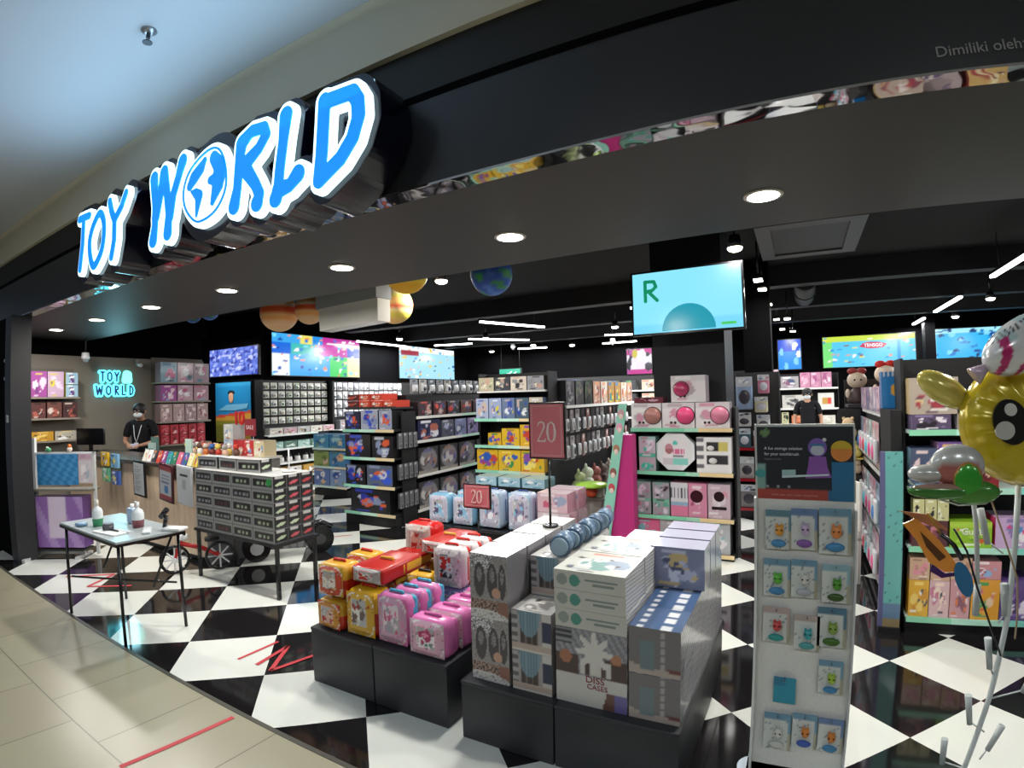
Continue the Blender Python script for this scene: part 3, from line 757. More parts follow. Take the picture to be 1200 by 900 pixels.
W8 = variants(2, .145, .2, .16, ['#a01c2c', '#b02434'], ['#f0d0d0', '#701018', '#d8505c'], 46, side='#80141f')
for k in range(2):
    place(W8, 5, .02, .015, (-9.02, 4.5, 1.0 + .165 * k), pi / 2, 'red_pack', 'box', 'red packs on the pink shelf', lambda i, k=k: lab('small red pack', i, 5, 'the neon sign', ('lower', 'upper')[k] + ' layer above the till worktop'))

# ------------------------------------------------------------------ till counter
def wood():
    m, nt, b = nodes('pale_slatted_wood'); N = nt.nodes; L = nt.links
    g = N.new('ShaderNodeNewGeometry'); s = N.new('ShaderNodeSeparateXYZ'); L.new(g.outputs['Position'], s.inputs[0])
    w_ = N.new('ShaderNodeMath'); w_.operation = 'MULTIPLY'; w_.inputs[1].default_value = 9; L.new(s.outputs[0], w_.inputs[0])
    f = N.new('ShaderNodeMath'); f.operation = 'FRACT'; L.new(w_.outputs[0], f.inputs[0])
    r = N.new('ShaderNodeValToRGB'); L.new(f.outputs[0], r.inputs[0])
    r.color_ramp.elements[0].color = (*lin('#a88a72'), 1); r.color_ramp.elements[0].position = 0
    r.color_ramp.elements[1].color = (*lin('#dcc2a6'), 1); r.color_ramp.elements[1].position = .08
    n = N.new('ShaderNodeTexNoise'); n.inputs['Scale'].default_value = 4; mp = N.new('ShaderNodeMapping'); mp.inputs['Scale'].default_value = (12, 12, 1)
    L.new(g.outputs['Position'], mp.inputs['Vector']); L.new(mp.outputs['Vector'], n.inputs['Vector'])
    mr = N.new('ShaderNodeMapRange'); mr.inputs['To Min'].default_value = .8; mr.inputs['To Max'].default_value = 1.15; L.new(n.outputs['Fac'], mr.inputs['Value'])
    v = N.new('ShaderNodeVectorMath'); v.operation = 'SCALE'; L.new(r.outputs['Color'], v.inputs[0]); L.new(mr.outputs['Result'], v.inputs['Scale'])
    L.new(v.outputs['Vector'], b.inputs['Base Color']); b.inputs['Roughness'].default_value = .45
    return m
CT = thing('till_counter', 'long till counter with pale slatted wood front and dark worktop', 'counter', (-6.6, 3.12, 0))
O('front_panel', MB().box(-2.46, 1.28, 0, .03, .06, .96, '#c0a080'), wood(), CT)
O('counter_body', MB().box(-2.46, 1.28, .03, .55, .06, .96, '#3a3532'), MATTE, CT)
O('end_panel', MB().box(1.28, 1.36, -.01, .56, 0, .99, '#5d5d60'), MATTE, CT)
O('kick_board', MB().box(-2.08, 1.26, .04, .5, 0, .06, '#222222'), MATTE, CT)
O('worktop', MB().box(-2.5, 1.38, -.03, .58, .96, 1.0, '#4a4540'), GLOSS, CT)
CB = thing('gift_counter', 'second counter holding small toys behind the till counter end', 'counter', (-6.6, 3.95, 0))
O('counter_body', MB().box(-.75, .75, 0, .5, 0, .95, '#6e6a66'), MATTE, CB); O('worktop', MB().box(-.77, .77, -.02, .52, .95, .98, '#c9c5bd'), GLOSS, CB)
# framed notices leaning on the counter front
def notice(x, lb, frame, body, roll, qr=False, bars=None):
    t = thing('notice_stand', lb, 'notice', (x, 3.05, .6)); t.rotation_euler = (radians(2), roll, 0)
    w, h = .3, .42
    O('notice_frame', MB().rbox(-w / 2, w / 2, -.012, .01, 0, h, .006, frame), GLOSS, t)
    def fn(u, v):
        for (a, b, c, d, k) in bars or []:
            if a <= u <= c and b <= v <= d: return k
        return body
    O('notice_sheet', MB().grid((-w / 2 + .025, -.014, .025), (w - .05, 0, 0), (0, 0, h - .05), 24, 32, fn), MATTE, t)
    return t
notice(-6.62, 'black framed notice with close grey print, nearest the hand gel', '#1c1c1e', '#b3b6ba', .05, bars=[(.12, .1 + .075 * k, .5 + .06 * (k * 7 % 5), .125 + .075 * k, '#8a8d92') for k in range(11)])
notice(-6.0, 'dark red framed notice with a blue round mark, the middle one', '#4a262c', '#a9adb4', .1, bars=[(0, .86, 1, 1, '#8a3f45'), (0, 0, 1, .14, '#8a3f45'), (.15, .7, .85, .74, '#5a6a80'), (.15, .6, .85, .64, '#5a6a80'), (.15, .5, .8, .54, '#5a6a80'), (.4, .2, .72, .42, '#3f6fa0')])
notice(-5.6, 'pale grey notice with a black title bar nearest the car box stack', '#c9ccd0', '#b9bcc0', .06, bars=[(.2, .76, .8, .84, '#1e1e20'), (.35, .4, .65, .68, '#9a9da2')])
# goods hanging on the counter corner by the white rack
for i, (x, z, c, d) in enumerate([(-7.62, .99, '#e0b21e', 'yellow'), (-7.32, .98, '#7fb8dc', 'pale blue'), (-7.6, .79, '#6fbf9a', 'mint green'), (-7.3, .77, '#3a62b8', 'blue and white')]):
    me = pack(.2, .03, .17, art(60 + i, c, ['#ffffff', '#2a3a6a', '#f0e070'], None, 2), c, res=8).mesh('card'); me.materials.append(WRAP)
    o = O('hanging_card', me, None, None, (x, 3.085 - .035, z - .09 + .0)); tag(o, d + ' activity card hanging on the till counter corner', 'card', 'activity cards on the counter corner')
# rows of small goods along the till worktop
cols = ['#e8e4da', '#3f9aa0', '#d8c840', '#c84838', '#4a5aa8', '#f0f0f0', '#2f7a5a', '#e09040', '#8a4a8a', '#f4e8c0', '#3a3a44', '#d86a90']
for i in range(13):
    x = -6.75 + .115 * i; c = cols[(i * 5) % 12]
    m = MB(); r = random.Random(70 + i)
    m.grid((-.045, 0, 0), (.09, 0, 0), (0, .05, .13), 6, 8, art(70 + i, c, cols, None, 2, 1)); m.grid((.045, .11, 0), (-.09, 0, 0), (0, -.06, .13), 1, 1, lambda u, v: '#808080')
    m.add([(-.045, 0, 0), (.045, 0, 0), (.045, .11, 0), (-.045, .11, 0)], [(3, 2, 1, 0)], '#555555'); m.add([(-.045, 0, 0), (-.045, .11, 0), (-.045, .05, .13)], [(0, 2, 1)], c); m.add([(.045, 0, 0), (.045, .11, 0), (.045, .05, .13)], [(0, 1, 2)], c)
    o = O('sweet_packet', m, WRAP, None, (x, 3.16, 1.0)); tag(o, 'small leaning packet of sweets in the long row on the till worktop', 'packet', 'packets along the till worktop')
# till terminal, printer, monitors
t = thing('till_monitor', 'black till monitor on the worktop beside the cashier', 'monitor', (-8.8, 3.34, 1.0), .5)
O('monitor_stand', MB().box(-.08, .08, -.06, .06, 0, .02, '#18181a').box(-.02, .02, -.02, .02, .02, .12, '#18181a'), GLOSS, t)
O('screen', MB().rbox(-.24, .24, -.02, .02, .1, .34, .01, '#0d0d10'), GLOSS, t)
t = thing('card_stand', 'pale blue countertop display of small cards beside the cashier', 'display', (-7.28, 3.5, 1.0))
for k in range(3): O('display_tier', MB().box(-.08, .08, -.03 + .04 * k, .0 + .04 * k, 0, .1 + .07 * k, ['#6f8f8c', '#9fb6b4', '#54706c'][k]), GLOSS, t)
t = thing('standing_card', 'tall pale green card on the worktop end by the toy pile', 'card', (-6.42, 3.55, 1.0)); O('card_face', MB().box(-.07, .07, 0, .02, 0, .24, '#b9d0c4'), MATTE, t); O('foot', MB().box(-.05, .05, -.03, .05, 0, .006, '#a0b0a8'), MATTE, t)
# little toys heaped along the gift counter
toyc = ['#c8402c', '#e8d060', '#e0b8a0', '#6a4a3a', '#f0ece4', '#3a6ab0', '#d87840', '#a8a4a0', '#7a2f2a', '#d4c8b8']
for i in range(14):
    r = random.Random(90 + i); c = toyc[i % 10]; c2 = toyc[(i * 3 + 1) % 10]
    t = thing('soft_figure', 'small seated plush figure in the mixed heap on the gift counter', 'toy', (-7.27 + .075 * i + r.uniform(-.01, .01), 4.02 + .1 * (i % 2), .98), r.uniform(-.5, .5), 'plush figures heaped on the gift counter')
    O('body', MB().ball((0, 0, .05), (.045, .04, .05), c, 6), MATTE, t)
    O('head', MB().ball((0, -.01, .125), (.038, .036, .036), c2, 6).ball((-.03, 0, .15), .012, c2, 4).ball((.03, 0, .15), .012, c2, 4), MATTE, t)
for i, (x, y, z, c, s) in enumerate([(-6.62, 4.22, .98, '#b9c8d4', 'pale blue and white boxed toy'), (-6.4, 4.22, .98, '#c03038', 'red and white boxed toy'), (-6.18, 4.22, .98, '#c83a3e', 'bright red boxed toy'), (-6.62, 4.22, 1.183, '#c4c8c4', 'grey white boxed toy'), (-5.96, 4.22, .98, '#d8c8a0', 'cream and gold boxed toy')]):
    me = pack(.21, .18, .2, art(120 + i, c, ['#ffffff', '#a02028', '#6fa0c8', '#e8e0d0'], None, 3), c, res=12).mesh('box'); me.materials.append(WRAP)
    tag(O('gift_box', me, None, None, (x, y, z)), s + (' on the upper layer' if z > 1.1 else '') + ' beside the price card on the gift counter', 'box', 'gift boxes on the gift counter')
t = thing('price_sign', 'red number ten cut-out above a dark red price card on the gift counter', 'sign', (-6.3, 4.24, 1.182))
O('sign_post', MB().cyl((.12, .06, 0), (.12, .06, .22), .006, col='#dddddd').box(.06, .18, .03, .09, -.0, .006, '#dddddd'), GLOSS, t)
O('price_card', MB().box(-.02, .2, .03, .045, .05, .27, '#8a2630'), MATTE, t)
text('10', .26, pm('#d02a2a', .4), t, (-.16, .04, .27), ext=.012, sx=.95)
text('SALE', .075, pm('#e8d8d8', .4), t, (.09, .028, .16), ext=.001)
t = thing('name_stand', 'thin white sign stand with a white foot on the car box stack', 'stand', (-3.98, 3.12, 1.0455))
O('foot', MB().cyl((0, 0, 0), (0, 0, .012), .06, n=16, col='#eeeeee'), GLOSS, t); O('rod', MB().cyl((0, 0, .012), (0, 0, .2), .006, n=6, col='#eeeeee'), GLOSS, t)

# ------------------------------------------------------------------ blue poster on the recessed wall
def pf(u, v):
    if v < .3 - .1 * u * 0 + .0: return '#7a7a1e' if u < .45 else '#a08828'
    k = .42 + .09 * u
    if abs(v - k) < .022: return '#d8482c'
    if v < k: return '#d8a23a' if v > .36 else '#8f8a28'
    return '#1787c4' if v < .93 else '#2a9ad0'
P = thing('wall_poster', 'tall poster with blue sky over a red and yellow curve on the recessed wall', 'poster', (-10.22, 6.63, .85))
O('poster_sheet', MB().box(-.62, .62, 0, .02, 0, 1.24, '#1787c4').grid((-.62, -.002, 0), (1.24, 0, 0), (0, 0, 1.24), 30, 40, pf), MATTE, P)
O('poster_figure', MB().ball((-.04, -.01, .93), (.09, .01, .12), '#d8a888', 6).ball((-.04, -.006, 1.03), (.13, .01, .05), '#14222c', 6).prism([(-.52, .66), (-.2, .78), (.55, .8), (.5, .7), (.1, .66)], -.012, -.003, '#6fb6dc'), MATTE, P)

# ------------------------------------------------------------------ white rack with blue sheets (stands aslant by the post)
WR = thing('display_rack', 'white tubular display rack by the shop post', 'rack', (-7.2, 2.1, 0), math.atan2(.33, .41))
O('rack_frame', MB().box(-.02, .02, -.02, .02, 0, 1.32, '#dfe2e2').box(-.02, .02, -.3, .3, 0, .03, '#d0d3d3').box(-.02, .56, -.015, .015, .03, .06, '#dfe2e2').box(.52, .56, -.15, .15, 0, .03, '#d0d3d3'), GLOSS, WR)
O('top_rail', MB().box(0, .73, -.015, .015, 1.13, 1.16, '#e6e8e8'), GLOSS, WR)
O('rack_frame', MB().box(.7, .73, -.015, .015, .03, 1.16, '#cfd2d2'), GLOSS, WR)
O('shelf_board', MB().box(0, .72, -.1, .1, .74, .76, '#7a7468'), MATTE, WR)
def bl(u, v):
    return '#4c9bd4' if (int(u * 9 + v * 3) + int(v * 7)) % 2 else '#2f80bc'
tag(O('wrapping_sheet', MB().grid((.05, -.03, .8), (.49, 0, 0), (0, 0, .34), 32, 24, bl).box(.05, .54, -.028, -.02, .8, 1.14, '#2274ae'), WRAP, None, (-7.2, 2.1, 0), math.atan2(.33, .41)), 'blue patterned wrap sheets hanging on the white rack', 'wrapping paper')
tag(O('pink_card', MB().grid((.55, -.03, .82), (.15, 0, 0), (0, 0, .32), 8, 12, art(140, '#d8cdd4', ['#b890a8', '#f0eaee', '#a8bcc8'], '#c8a8b8', 2)).box(.55, .7, -.028, -.02, .82, 1.14, '#c8c0c8'), WRAP, None, (-7.2, 2.1, 0), math.atan2(.33, .41)), 'pale pink card hanging beside the blue wrap sheets', 'card')
pb = MB(); pb.grid((.05, -.09, .12), (.56, 0, 0), (0, 0, .56), 24, 24, lambda u, v: '#dccbe2' if .28 < u < .64 and v > .2 else ('#9268b0' if (u + v * .5) % .5 < .3 else '#b090c8'))
pb.box(.05, .61, -.088, .09, .12, .68, '#6a3f90')
tag(O('purple_box', pb, WRAP, None, (-7.2, 2.1, 0), math.atan2(.33, .41)), 'large purple and white toy box low in the white rack', 'box')
O('shelf_board', MB().box(.02, .6, -.1, .1, .08, .1, '#2a2a2a'), MATTE, WR)
for i, (x, z, c) in enumerate([(.12, 1.16, '#5aa070'), (.35, 1.16, '#e8e4e0')]):
    pass
t = thing('toy_ball', 'small orange topped toy on the white rack rail', 'toy', (-6.86, 2.37, 1.16)); O('body', MB().ball((0, 0, .03), .03, '#e8d8c8', 6), GLOSS, t); O('cap', MB().ball((0, 0, .065), .022, '#e0702a', 6), GLOSS, t)
t = thing('toy_frog', 'small green toy on the white rack rail', 'toy', (-7.06, 2.21, 1.162)); O('body', MB().ball((0, 0, .025), (.05, .03, .026), '#4aa870', 6), GLOSS, t); O('eye', MB().ball((-.02, -.01, .05), .01, '#f0f0f0', 5), GLOSS, t); O('eye', MB().ball((.02, -.01, .05), .01, '#f0f0f0', 5), GLOSS, t)
t = thing('switch_plate', 'small white square plate on the charcoal shop post', 'switch', (-7.17, 1.828, 1.54)); O('plate', MB().rbox(-.04, .04, -.01, 0, -.04, .04, .004, '#dcdde0'), GLOSS, t); O('switch_button', MB().rbox(-.015, .015, -.014, -.01, -.02, .02, .002, '#a8aab0'), GLOSS, t)
for k, z in enumerate((1.98, 2.18)):
    tag(O('wall_stud', MB().ball((0, 0, 0), (.02, .01, .02), '#b8bcc2', 6), METAL, None, (-7.42, 1.86, z)), ('lower', 'upper')[k] + ' shiny round stud on the black wall beside the post', 'stud')

# ------------------------------------------------------------------ sanitiser table
TB = thing('folding_table', 'small folding table with grey top and black splayed legs', 'table', (-4.48, 1.88, 0))
O('tabletop', MB().box(-.53, .53, -.25, .25, .725, .74, '#a9b2b4').box(-.535, .535, -.255, .255, .705, .725, '#1a1a1c'), GLOSS, TB)
for x, y in ((-.5, -.23), (.5, -.23), (.5, .23), (-.5, .23)):
    O('leg', MB().cyl((x * .98, y * .95, .705), (x, y, 0), .012, n=8, col='#141416'), GLOSS, TB)
O('stretcher', MB().cyl((-.5, -.2, .3), (.46, .2, .34), .009, n=6, col='#141416').cyl((.3, .1, .3), (.44, .2, .7), .009, n=6, col='#141416').cyl((-.3, -.02, .36), (-.42, .2, .7), .009, n=6, col='#141416'), GLOSS, TB)
def bottle(x, y, h, r, liquid, cap, lb, pump=True):
    t = thing('pump_bottle', lb, 'bottle', (x, y, .741))
    O('bottle_body', MB().lathe([(r * .9, 0), (r, h * .3), (r, h * .55), (r * .75, h * .68), (r * .3, h * .74), (r * .3, h * .78)], col=liquid, cols=[liquid, '#e4ebec', '#dfe6e8', '#dfe6e8', '#dfe6e8']), GLOSS, t)
    O('pump_head', MB().cyl((0, 0, h * .78), (0, 0, h), r * .3, n=8, col=cap).box(-r * .9, r * .2, -.008, .008, h * .93, h, cap), GLOSS, t)
bottle(-4.62, 1.78, .2, .04, '#3f9a68', '#efe8d8', 'hand gel bottle with green liquid and pump on the folding table')
bottle(-4.32, 1.96, .19, .045, '#8a4a54', '#f2f4f4', 'squat hand gel bottle with dark label behind the green one')
t = thing('gel_jug', 'clear blue tinted spray bottle between the two gel bottles', 'bottle', (-4.5, 2.0, .741)); O('bottle_body', MB().rbox(-.05, .05, -.03, .03, 0, .12, .015, '#a9c0dc'), GLOSS, t); O('cap', MB().cyl((0, 0, .12), (0, 0, .15), .015, col='#ffffff'), GLOSS, t)
t = thing('ink_stamp', 'small dark grey stamp pot on the folding table', 'stamp', (-4.38, 1.76, .741)); O('pot_body', MB().cyl((0, 0, 0), (0, 0, .045), .04, n=14, col='#4c4a52'), GLOSS, t); O('pot_lid', MB().cyl((0, 0, .045), (0, 0, .06), .036, n=14, col='#8a8890'), GLOSS, t)
t = thing('tape_dispenser', 'small blue and white dish on the folding table corner', 'dish', (-4.74, 1.7, .741)); O('dish_body', MB().ball((0, 0, .012), (.06, .045, .018), '#7aa0c0', 8), GLOSS, t); O('dish_rim', MB().cyl((0, 0, .02), (0, 0, .026), .035, n=12, col='#e0e6ea'), GLOSS, t)
t = thing('note_pad', 'open white note pad at the front of the folding table', 'note pad', (-4.3, 1.74, .741), .15); O('pad_page', MB().box(-.14, .14, -.06, .06, 0, .008, '#eef0ee'), MATTE, t); O('pad_cover', MB().box(-.15, .15, .05, .07, 0, .012, '#c8ccd0'), MATTE, t)
tag(O('pen', MB().cyl((-.09, 0, .018), (.07, .02, .018), .005, n=6, col='#22242a'), GLOSS, None, (-4.3, 1.75, .737)), 'dark pen lying across the open note pad', 'pen')
tag(O('wipe_packet', MB().rbox(-.09, .09, -.03, .03, 0, .02, .01, '#dfe4e6'), GLOSS, None, (-4.1, 1.92, .741), -.5), 'white packet of wipes near the far table corner', 'packet')
t = thing('hand_scanner', 'black thermometer gun on a white pad at the end of the folding table', 'scanner', (-4.04, 2.05, .741), .4)
O('pad', MB().rbox(-.02, .14, -.05, .05, 0, .02, .006, '#eceeee'), GLOSS, t); O('grip', MB().cyl((-.03, 0, .01), (-.01, 0, .1), .016, col='#161618'), GLOSS, t); O('scanner_head', MB().cyl((-.06, 0, .09), (.0, 0, .15), .02, col='#161618'), GLOSS, t)

# ------------------------------------------------------------------ low table with the stack of car boxes
BT = thing('low_table', 'low black table carrying the stack of toy car boxes', 'table', (-4.44, 3.06, 0))
O('tabletop', MB().box(-.63, .63, -.23, .23, .45, .475, '#161618'), GLOSS, BT)
for x in (-.6, .6):
    for y in (-.2, .2): O('leg', MB().box(x - .014, x + .014, y - .014, y + .014, 0, .45, '#121214'), GLOSS, BT)
CW, CD, CH = .296, .136, .112
def car_box(seed, carc):
    def front(u, v):                     # long window face with grey frame
        if v > .78 or v < .16 or u < .07 or u > .93: return '#a3a2a0' if v < .9 else '#7e7d7c'
        k = sin(u * 9 + seed) * .5 + .5
        if .3 < v < .55 and .18 < u < .82: return carc if (u * 7 + seed) % 1.4 < .8 else '#2a2426'
        return '#242123' if k > .4 else '#343133'
    def end(u, v):                       # end panel with the car picture
        if v > .78 and .15 < u < .75: return '#b9b9b6'
        if v < .08 or u > .95: return '#55555a'
        if ((u - .5) / .34) ** 2 + ((v - .4 - .26 * (u - .5)) / .125) ** 2 < 1: return carc
        return '#151416'
    m = MB(); w, d, h = CW, CD, CH
    m.grid((-w / 2, 0, 0), (w, 0, 0), (0, 0, h), 22, 14, front)
    m.grid((w / 2, 0, 0), (0, d, 0), (0, 0, h), 18, 16, end)
    m.grid((-w / 2, d, 0), (0, -d, 0), (0, 0, h), 6, 6, end)
    m.grid((-w / 2, 0, h), (w, 0, 0), (0, d, 0), 3, 3, lambda u, v: '#d6d6d2')
    m.add([(-w / 2, 0, 0), (w / 2, 0, 0), (w / 2, d, 0), (-w / 2, d, 0)], [(3, 2, 1, 0)], '#888888')
    m.add([(-w / 2, d, 0), (w / 2, d, 0), (w / 2, d, h), (-w / 2, d, h)], [(1, 0, 3, 2)], '#55555a')
    me = m.mesh('car_box'); me.materials.append(WRAP); return me
CB_ = {c: car_box(i, c) for i, c in enumerate(['#c4505c', '#b9c8a8', '#b84048', '#9aa0a4', '#6a2f34'])}
cl = {'#c4505c': 'rose red', '#b9c8a8': 'pale green', '#b84048': 'dark red', '#9aa0a4': 'silver', '#6a2f34': 'maroon'}
for lay in range(5):
    for cx in range(4):
        for cy in range(3):
            if cx == 3: c = '#b9c8a8' if cy == 0 else ('#b9c8a8' if (cy == 1 and lay == 1) else ('#c4505c' if cy == 1 else '#b84048'))
            else: c = ['#9aa0a4', '#6a2f34', '#b9c8a8', '#9aa0a4'][(cx + lay * 2 + cy) % 4]
            o = O('car_box', CB_[c], None, None, (-5.04 + .148 + cx * .301, 2.845 + cy * .141, .476 + lay * .1135))
            place_ = 'layer %s from the table' % ORD[lay] if lay else 'bottom layer'
            tag(o, f'toy car box with {cl[c]} car, {ORD[3 - cx]} from aisle end, {ORD[cy]} rank, {ORD[lay]} layer up', 'box', 'toy car boxes stacked on the low table')
for i, (x, y, c) in enumerate([(-4.3, 2.93, '#b9c8a8'), (-4.62, 2.93, '#6a2f34'), (-4.94, 2.92, '#9aa0a4')]):
    o = O('car_box', CB_[c], None, None, (x, y, .476 + 5 * .1135 + .001), [.12, -.05, .08][i])
    tag(o, f'loose {cl[c]} toy car box lying on top of the stack', 'box', 'toy car boxes stacked on the low table')
cb = [x for x in bpy.data.objects if x.name.startswith('car_box') and 'first from aisle end, first rank, fifth' in x.get('label', '')][0]
O('price_sticker', MB().cyl((0, -.0005, 0), (0, -.003, 0), .032, n=14, col='#3fae5a'), MATTE, cb, (.09, 0, .06))

# ------------------------------------------------------------------ balance bike and ride-on under the tables
def wheel(m, c, r, tyre, rim, spokes=8, th=.03):
    m.tube([(c[0] + r * cos(a), c[1], c[2] + r * sin(a)) for a in [2 * pi * i / 24 for i in range(24)]], th / 2, 6, tyre, closed=True)
    for i in range(spokes):
        a = 2 * pi * i / spokes; m.cyl(c, (c[0] + (r - .01) * cos(a), c[1], c[2] + (r - .01) * sin(a)), .009, n=5, col=rim, caps=False)
    m.cyl((c[0], c[1] - .02, c[2]), (c[0], c[1] + .02, c[2]), .02, n=10, col=rim)
BK = thing('balance_bike', 'small red and white balance bike with a black spoked wheel behind the folding table', 'bicycle', (-5.3, 2.74, 0), -2.05)
m = MB(); wheel(m, (0, 0, .145), .13, '#18181a', '#e8eaec'); O('wheel', m, GLOSS, BK)
m = MB(); wheel(m, (-.42, .05, .145), .13, '#18181a', '#e8eaec'); O('wheel', m, GLOSS, BK)
O('bike_frame', MB().tube([(0, 0, .13), (-.04, 0, .26), (-.08, .01, .38)], .018, 8, '#c82a2c').tube([(-.06, .01, .3), (-.25, .03, .24), (-.42, .05, .15)], .022, 8, '#c82a2c'), GLOSS, BK)
O('handlebar', MB().tube([(-.1, -.16, .42), (-.09, 0, .4), (-.1, .17, .42)], .012, 8, '#1a1a1c').ball((-.08, 0, .36), (.06, .05, .04), '#eceeee', 8), GLOSS, BK)
O('saddle', MB().rbox(-.42, -.28, -.02, .08, .3, .34, .018, '#1a1a1c').cyl((-.35, .03, .2), (-.35, .03, .31), .012, col='#888888'), GLOSS, BK)
RD = thing('ride_on_motorbike', 'black child ride-on motorbike under the car box table', 'ride-on toy', (-4.85, 3.75, 0), 1.1)
m = MB(); m.cyl((-.32, -.05, .14), (-.32, .05, .14), .14, n=20, col='#141416').cyl((-.32, -.056, .14), (-.32, .056, .14), .07, n=10, col='#b9bcc0'); O('wheel', m, GLOSS, RD)
m = MB(); m.cyl((.34, -.06, .15), (.34, .06, .15), .15, n=20, col='#141416').cyl((.34, -.066, .15), (.34, .066, .15), .06, n=10, col='#3a3a3e'); O('wheel', m, GLOSS, RD)
O('bike_body', MB().rbox(-.22, .3, -.09, .09, .16, .36, .06, '#17171a').rbox(-.3, -.1, -.07, .07, .28, .4, .04, '#7a1c24'), GLOSS, RD)
O('mudguard', MB().tube([(.14, 0, .2), (.24, 0, .32), (.36, 0, .33), (.48, 0, .26)], .03, 8, '#202024'), GLOSS, RD)
O('handlebar', MB().tube([(-.26, -.18, .5), (-.24, 0, .46), (-.26, .18, .5)], .012, 8, '#2a2a2e').cyl((-.32, 0, .2), (-.24, 0, .47), .02, col='#2a2a2e'), GLOSS, RD)
O('saddle', MB().rbox(-.05, .22, -.06, .06, .35, .4, .02, '#0e0e10'), GLOSS, RD)
# ================================================================== black plinths at the shop front
M_PL = flat('charcoal_plinth_laminate', '#333539', .45, 0, .4, .15, 4)
def plinth(x0, x1, y0, y1, h, lb):
    t = thing('display_plinth', lb, 'plinth', ((x0 + x1) / 2, y0, 0), 0, 'charcoal display plinths')
    w, d = (x1 - x0) / 2, y1 - y0
    O('plinth_body', MB().rbox(-w, w, 0, d, .0, h - .02, .004, '#333539'), M_PL, t)
    O('plinth_top', MB().rbox(-w - .003, w + .003, -.003, d + .003, h - .02, h, .006, '#2a2c30'), M_PL, t)
PZ = .335
plinth(-2.54, -2.055, 2.1, 3.25, PZ, 'charcoal plinth under the red and yellow lunch boxes')
plinth(-2.047, -1.56, 2.1, 3.25, PZ, 'charcoal plinth under the pink lunch boxes')
PB = .3
plinth(-1.46, -.975, 2.08, 3.3, PB, 'charcoal plinth under the grey doll gift boxes')
plinth(-.967, -.42, 2.08, 3.3, PB, 'charcoal plinth under the flat game boxes and blue boxes')

# ------------------------------------------------------------------ moulded lunch boxes
def lunch(w, d, h, shell, shell2, front, low=None):
    """soft case: rounded shell, a bulged printed front pocket, a zip rib and a carry handle"""
    a = MB().rbox(-w / 2, w / 2, 0, d, 0, h, min(w, h) * .2, shell, mid=h * .56)
    if low: a.c = [[lc(low)] * len(f) if sum(a.v[i][2] for i in f) / len(f) < h * .54 else c_ for f, c_ in zip(a.f, a.c)]
    b = MB(); k = .94
    def bul(u, v):
        e = min(u, 1 - u, v, 1 - v) * 6
        return .018 * min(1, e)
    b.grid((-w * k / 2 * .93, .002, h * .045), (w * k * .93, 0, 0), (0, 0, h * .91), 30, 34, front, bulge=bul, smooth=True)
    c = MB().tube([(-w / 2 + .004, d * .52, h * .2), (-w / 2 + .004, d * .52, h * .75), (-w * .36, d * .52, h - .008), (w * .36, d * .52, h - .008), (w / 2 - .004, d * .52, h * .75), (w / 2 - .004, d * .52, h * .2)], .008, 6, shell2)
    e = MB().tube([(-w * .2, d * .5, h - .005), (-w * .18, d * .5, h + .01), (w * .18, d * .5, h + .01), (w * .2, d * .5, h - .005)], .009, 6, shell2)
    f = MB().rbox(-w * .502, w * .502, d * .55, d * 1.002, .01, h * .97, min(w, h) * .19, shell2)
    return [(n, q.mesh(n)) for n, q in (('case_shell', a), ('front_print', b), ('zip_rib', c), ('handle', e), ('rear_shell', f))]
def lunch_inst(parts, lb, loc, rz=0, tilt=None, cat='lunch box', group='moulded lunch boxes on the plinth'):
    t = thing('lunch_box', lb, cat, loc, rz, group)
    if tilt: t.rotation_euler = tilt
    for n, me in parts: O(n, me, GLOSS, t)
    return t
def pic(seed, base, pal, frame=None):
    f0 = art(seed, '#b4b2b4', pal, None, 5, 1)
    r = random.Random(seed); S = [(r.random(), r.random(), r.uniform(.02, .06), r.uniform(.02, .07), r.choice(pal + [base])) for _ in range(60)]
    def fn(u, v):
        e = (abs(u - .5) * 2) ** 4 + (abs(v - .5) * 2) ** 4
        if e > .93: return frame
        if e > .8: return '#e4e0dc'
        c = base
        if abs(u - .52) < .28 and .24 < v < .88 - .5 * (u - .52) ** 2: c = f0(u, v)
        if .28 > abs(u - .52) > .25 and .24 < v < .86: c = '#d8d6d4'
        for a, b, p, q, k in S:
            if ((u - a) / p) ** 2 + ((v - b) / q) ** 2 < .35: c = k
        return c
    return fn
RY = pic(201, '#c88a3a', ['#b02020', '#e8c040', '#e8e0d8', '#5a4a48', '#d8b0a0'], '#c03a20')
RY2 = pic(202, '#c24a34', ['#c8a83a', '#e8e0d8', '#4a3a38', '#b8a8a0'], '#c8a030')
YL = pic(203, '#d0a43c', ['#b8b4a8', '#6a5a58', '#a83028', '#e8e4dc'], '#d8a424')
PK = pic(204, '#c8a0b8', ['#d05a88', '#e8d8e0', '#a8a0b0', '#e880a8'], '#d87aae')
PK2 = pic(205, '#d8a8bc', ['#f0e8ec', '#b03a6a', '#6a8a8a', '#e890b0'], '#d8b4c4')
L1 = lunch(.22, .15, .165, '#c89a2c', '#c23a22', RY, '#c23a22')
L2 = lunch(.22, .16, .19, '#cf9a2c', '#c02018', RY2, '#c02018')
L3 = lunch(.235, .16, .265, '#dcaa24', '#b02414', YL, '#b42814')
L4 = lunch(.23, .09, .28, '#d478b0', '#4aa4c4', PK)
L5 = lunch(.25, .12, .2, '#e07ab8', '#da6cae', PK2)
z0 = PZ + .001
lunch_inst(L1, 'small red and yellow lunch box at the bottom outer plinth corner', (-2.415, 2.13, z0), -.06)
lunch_inst(L2, 'red lunch box with yellow trim, upper one at the outer plinth corner', (-2.41, 2.15, z0 + .187), .04)
lunch_inst(L3, 'tall yellow lunch box with red base, standing in front', (-2.17, 2.14, z0), .02)
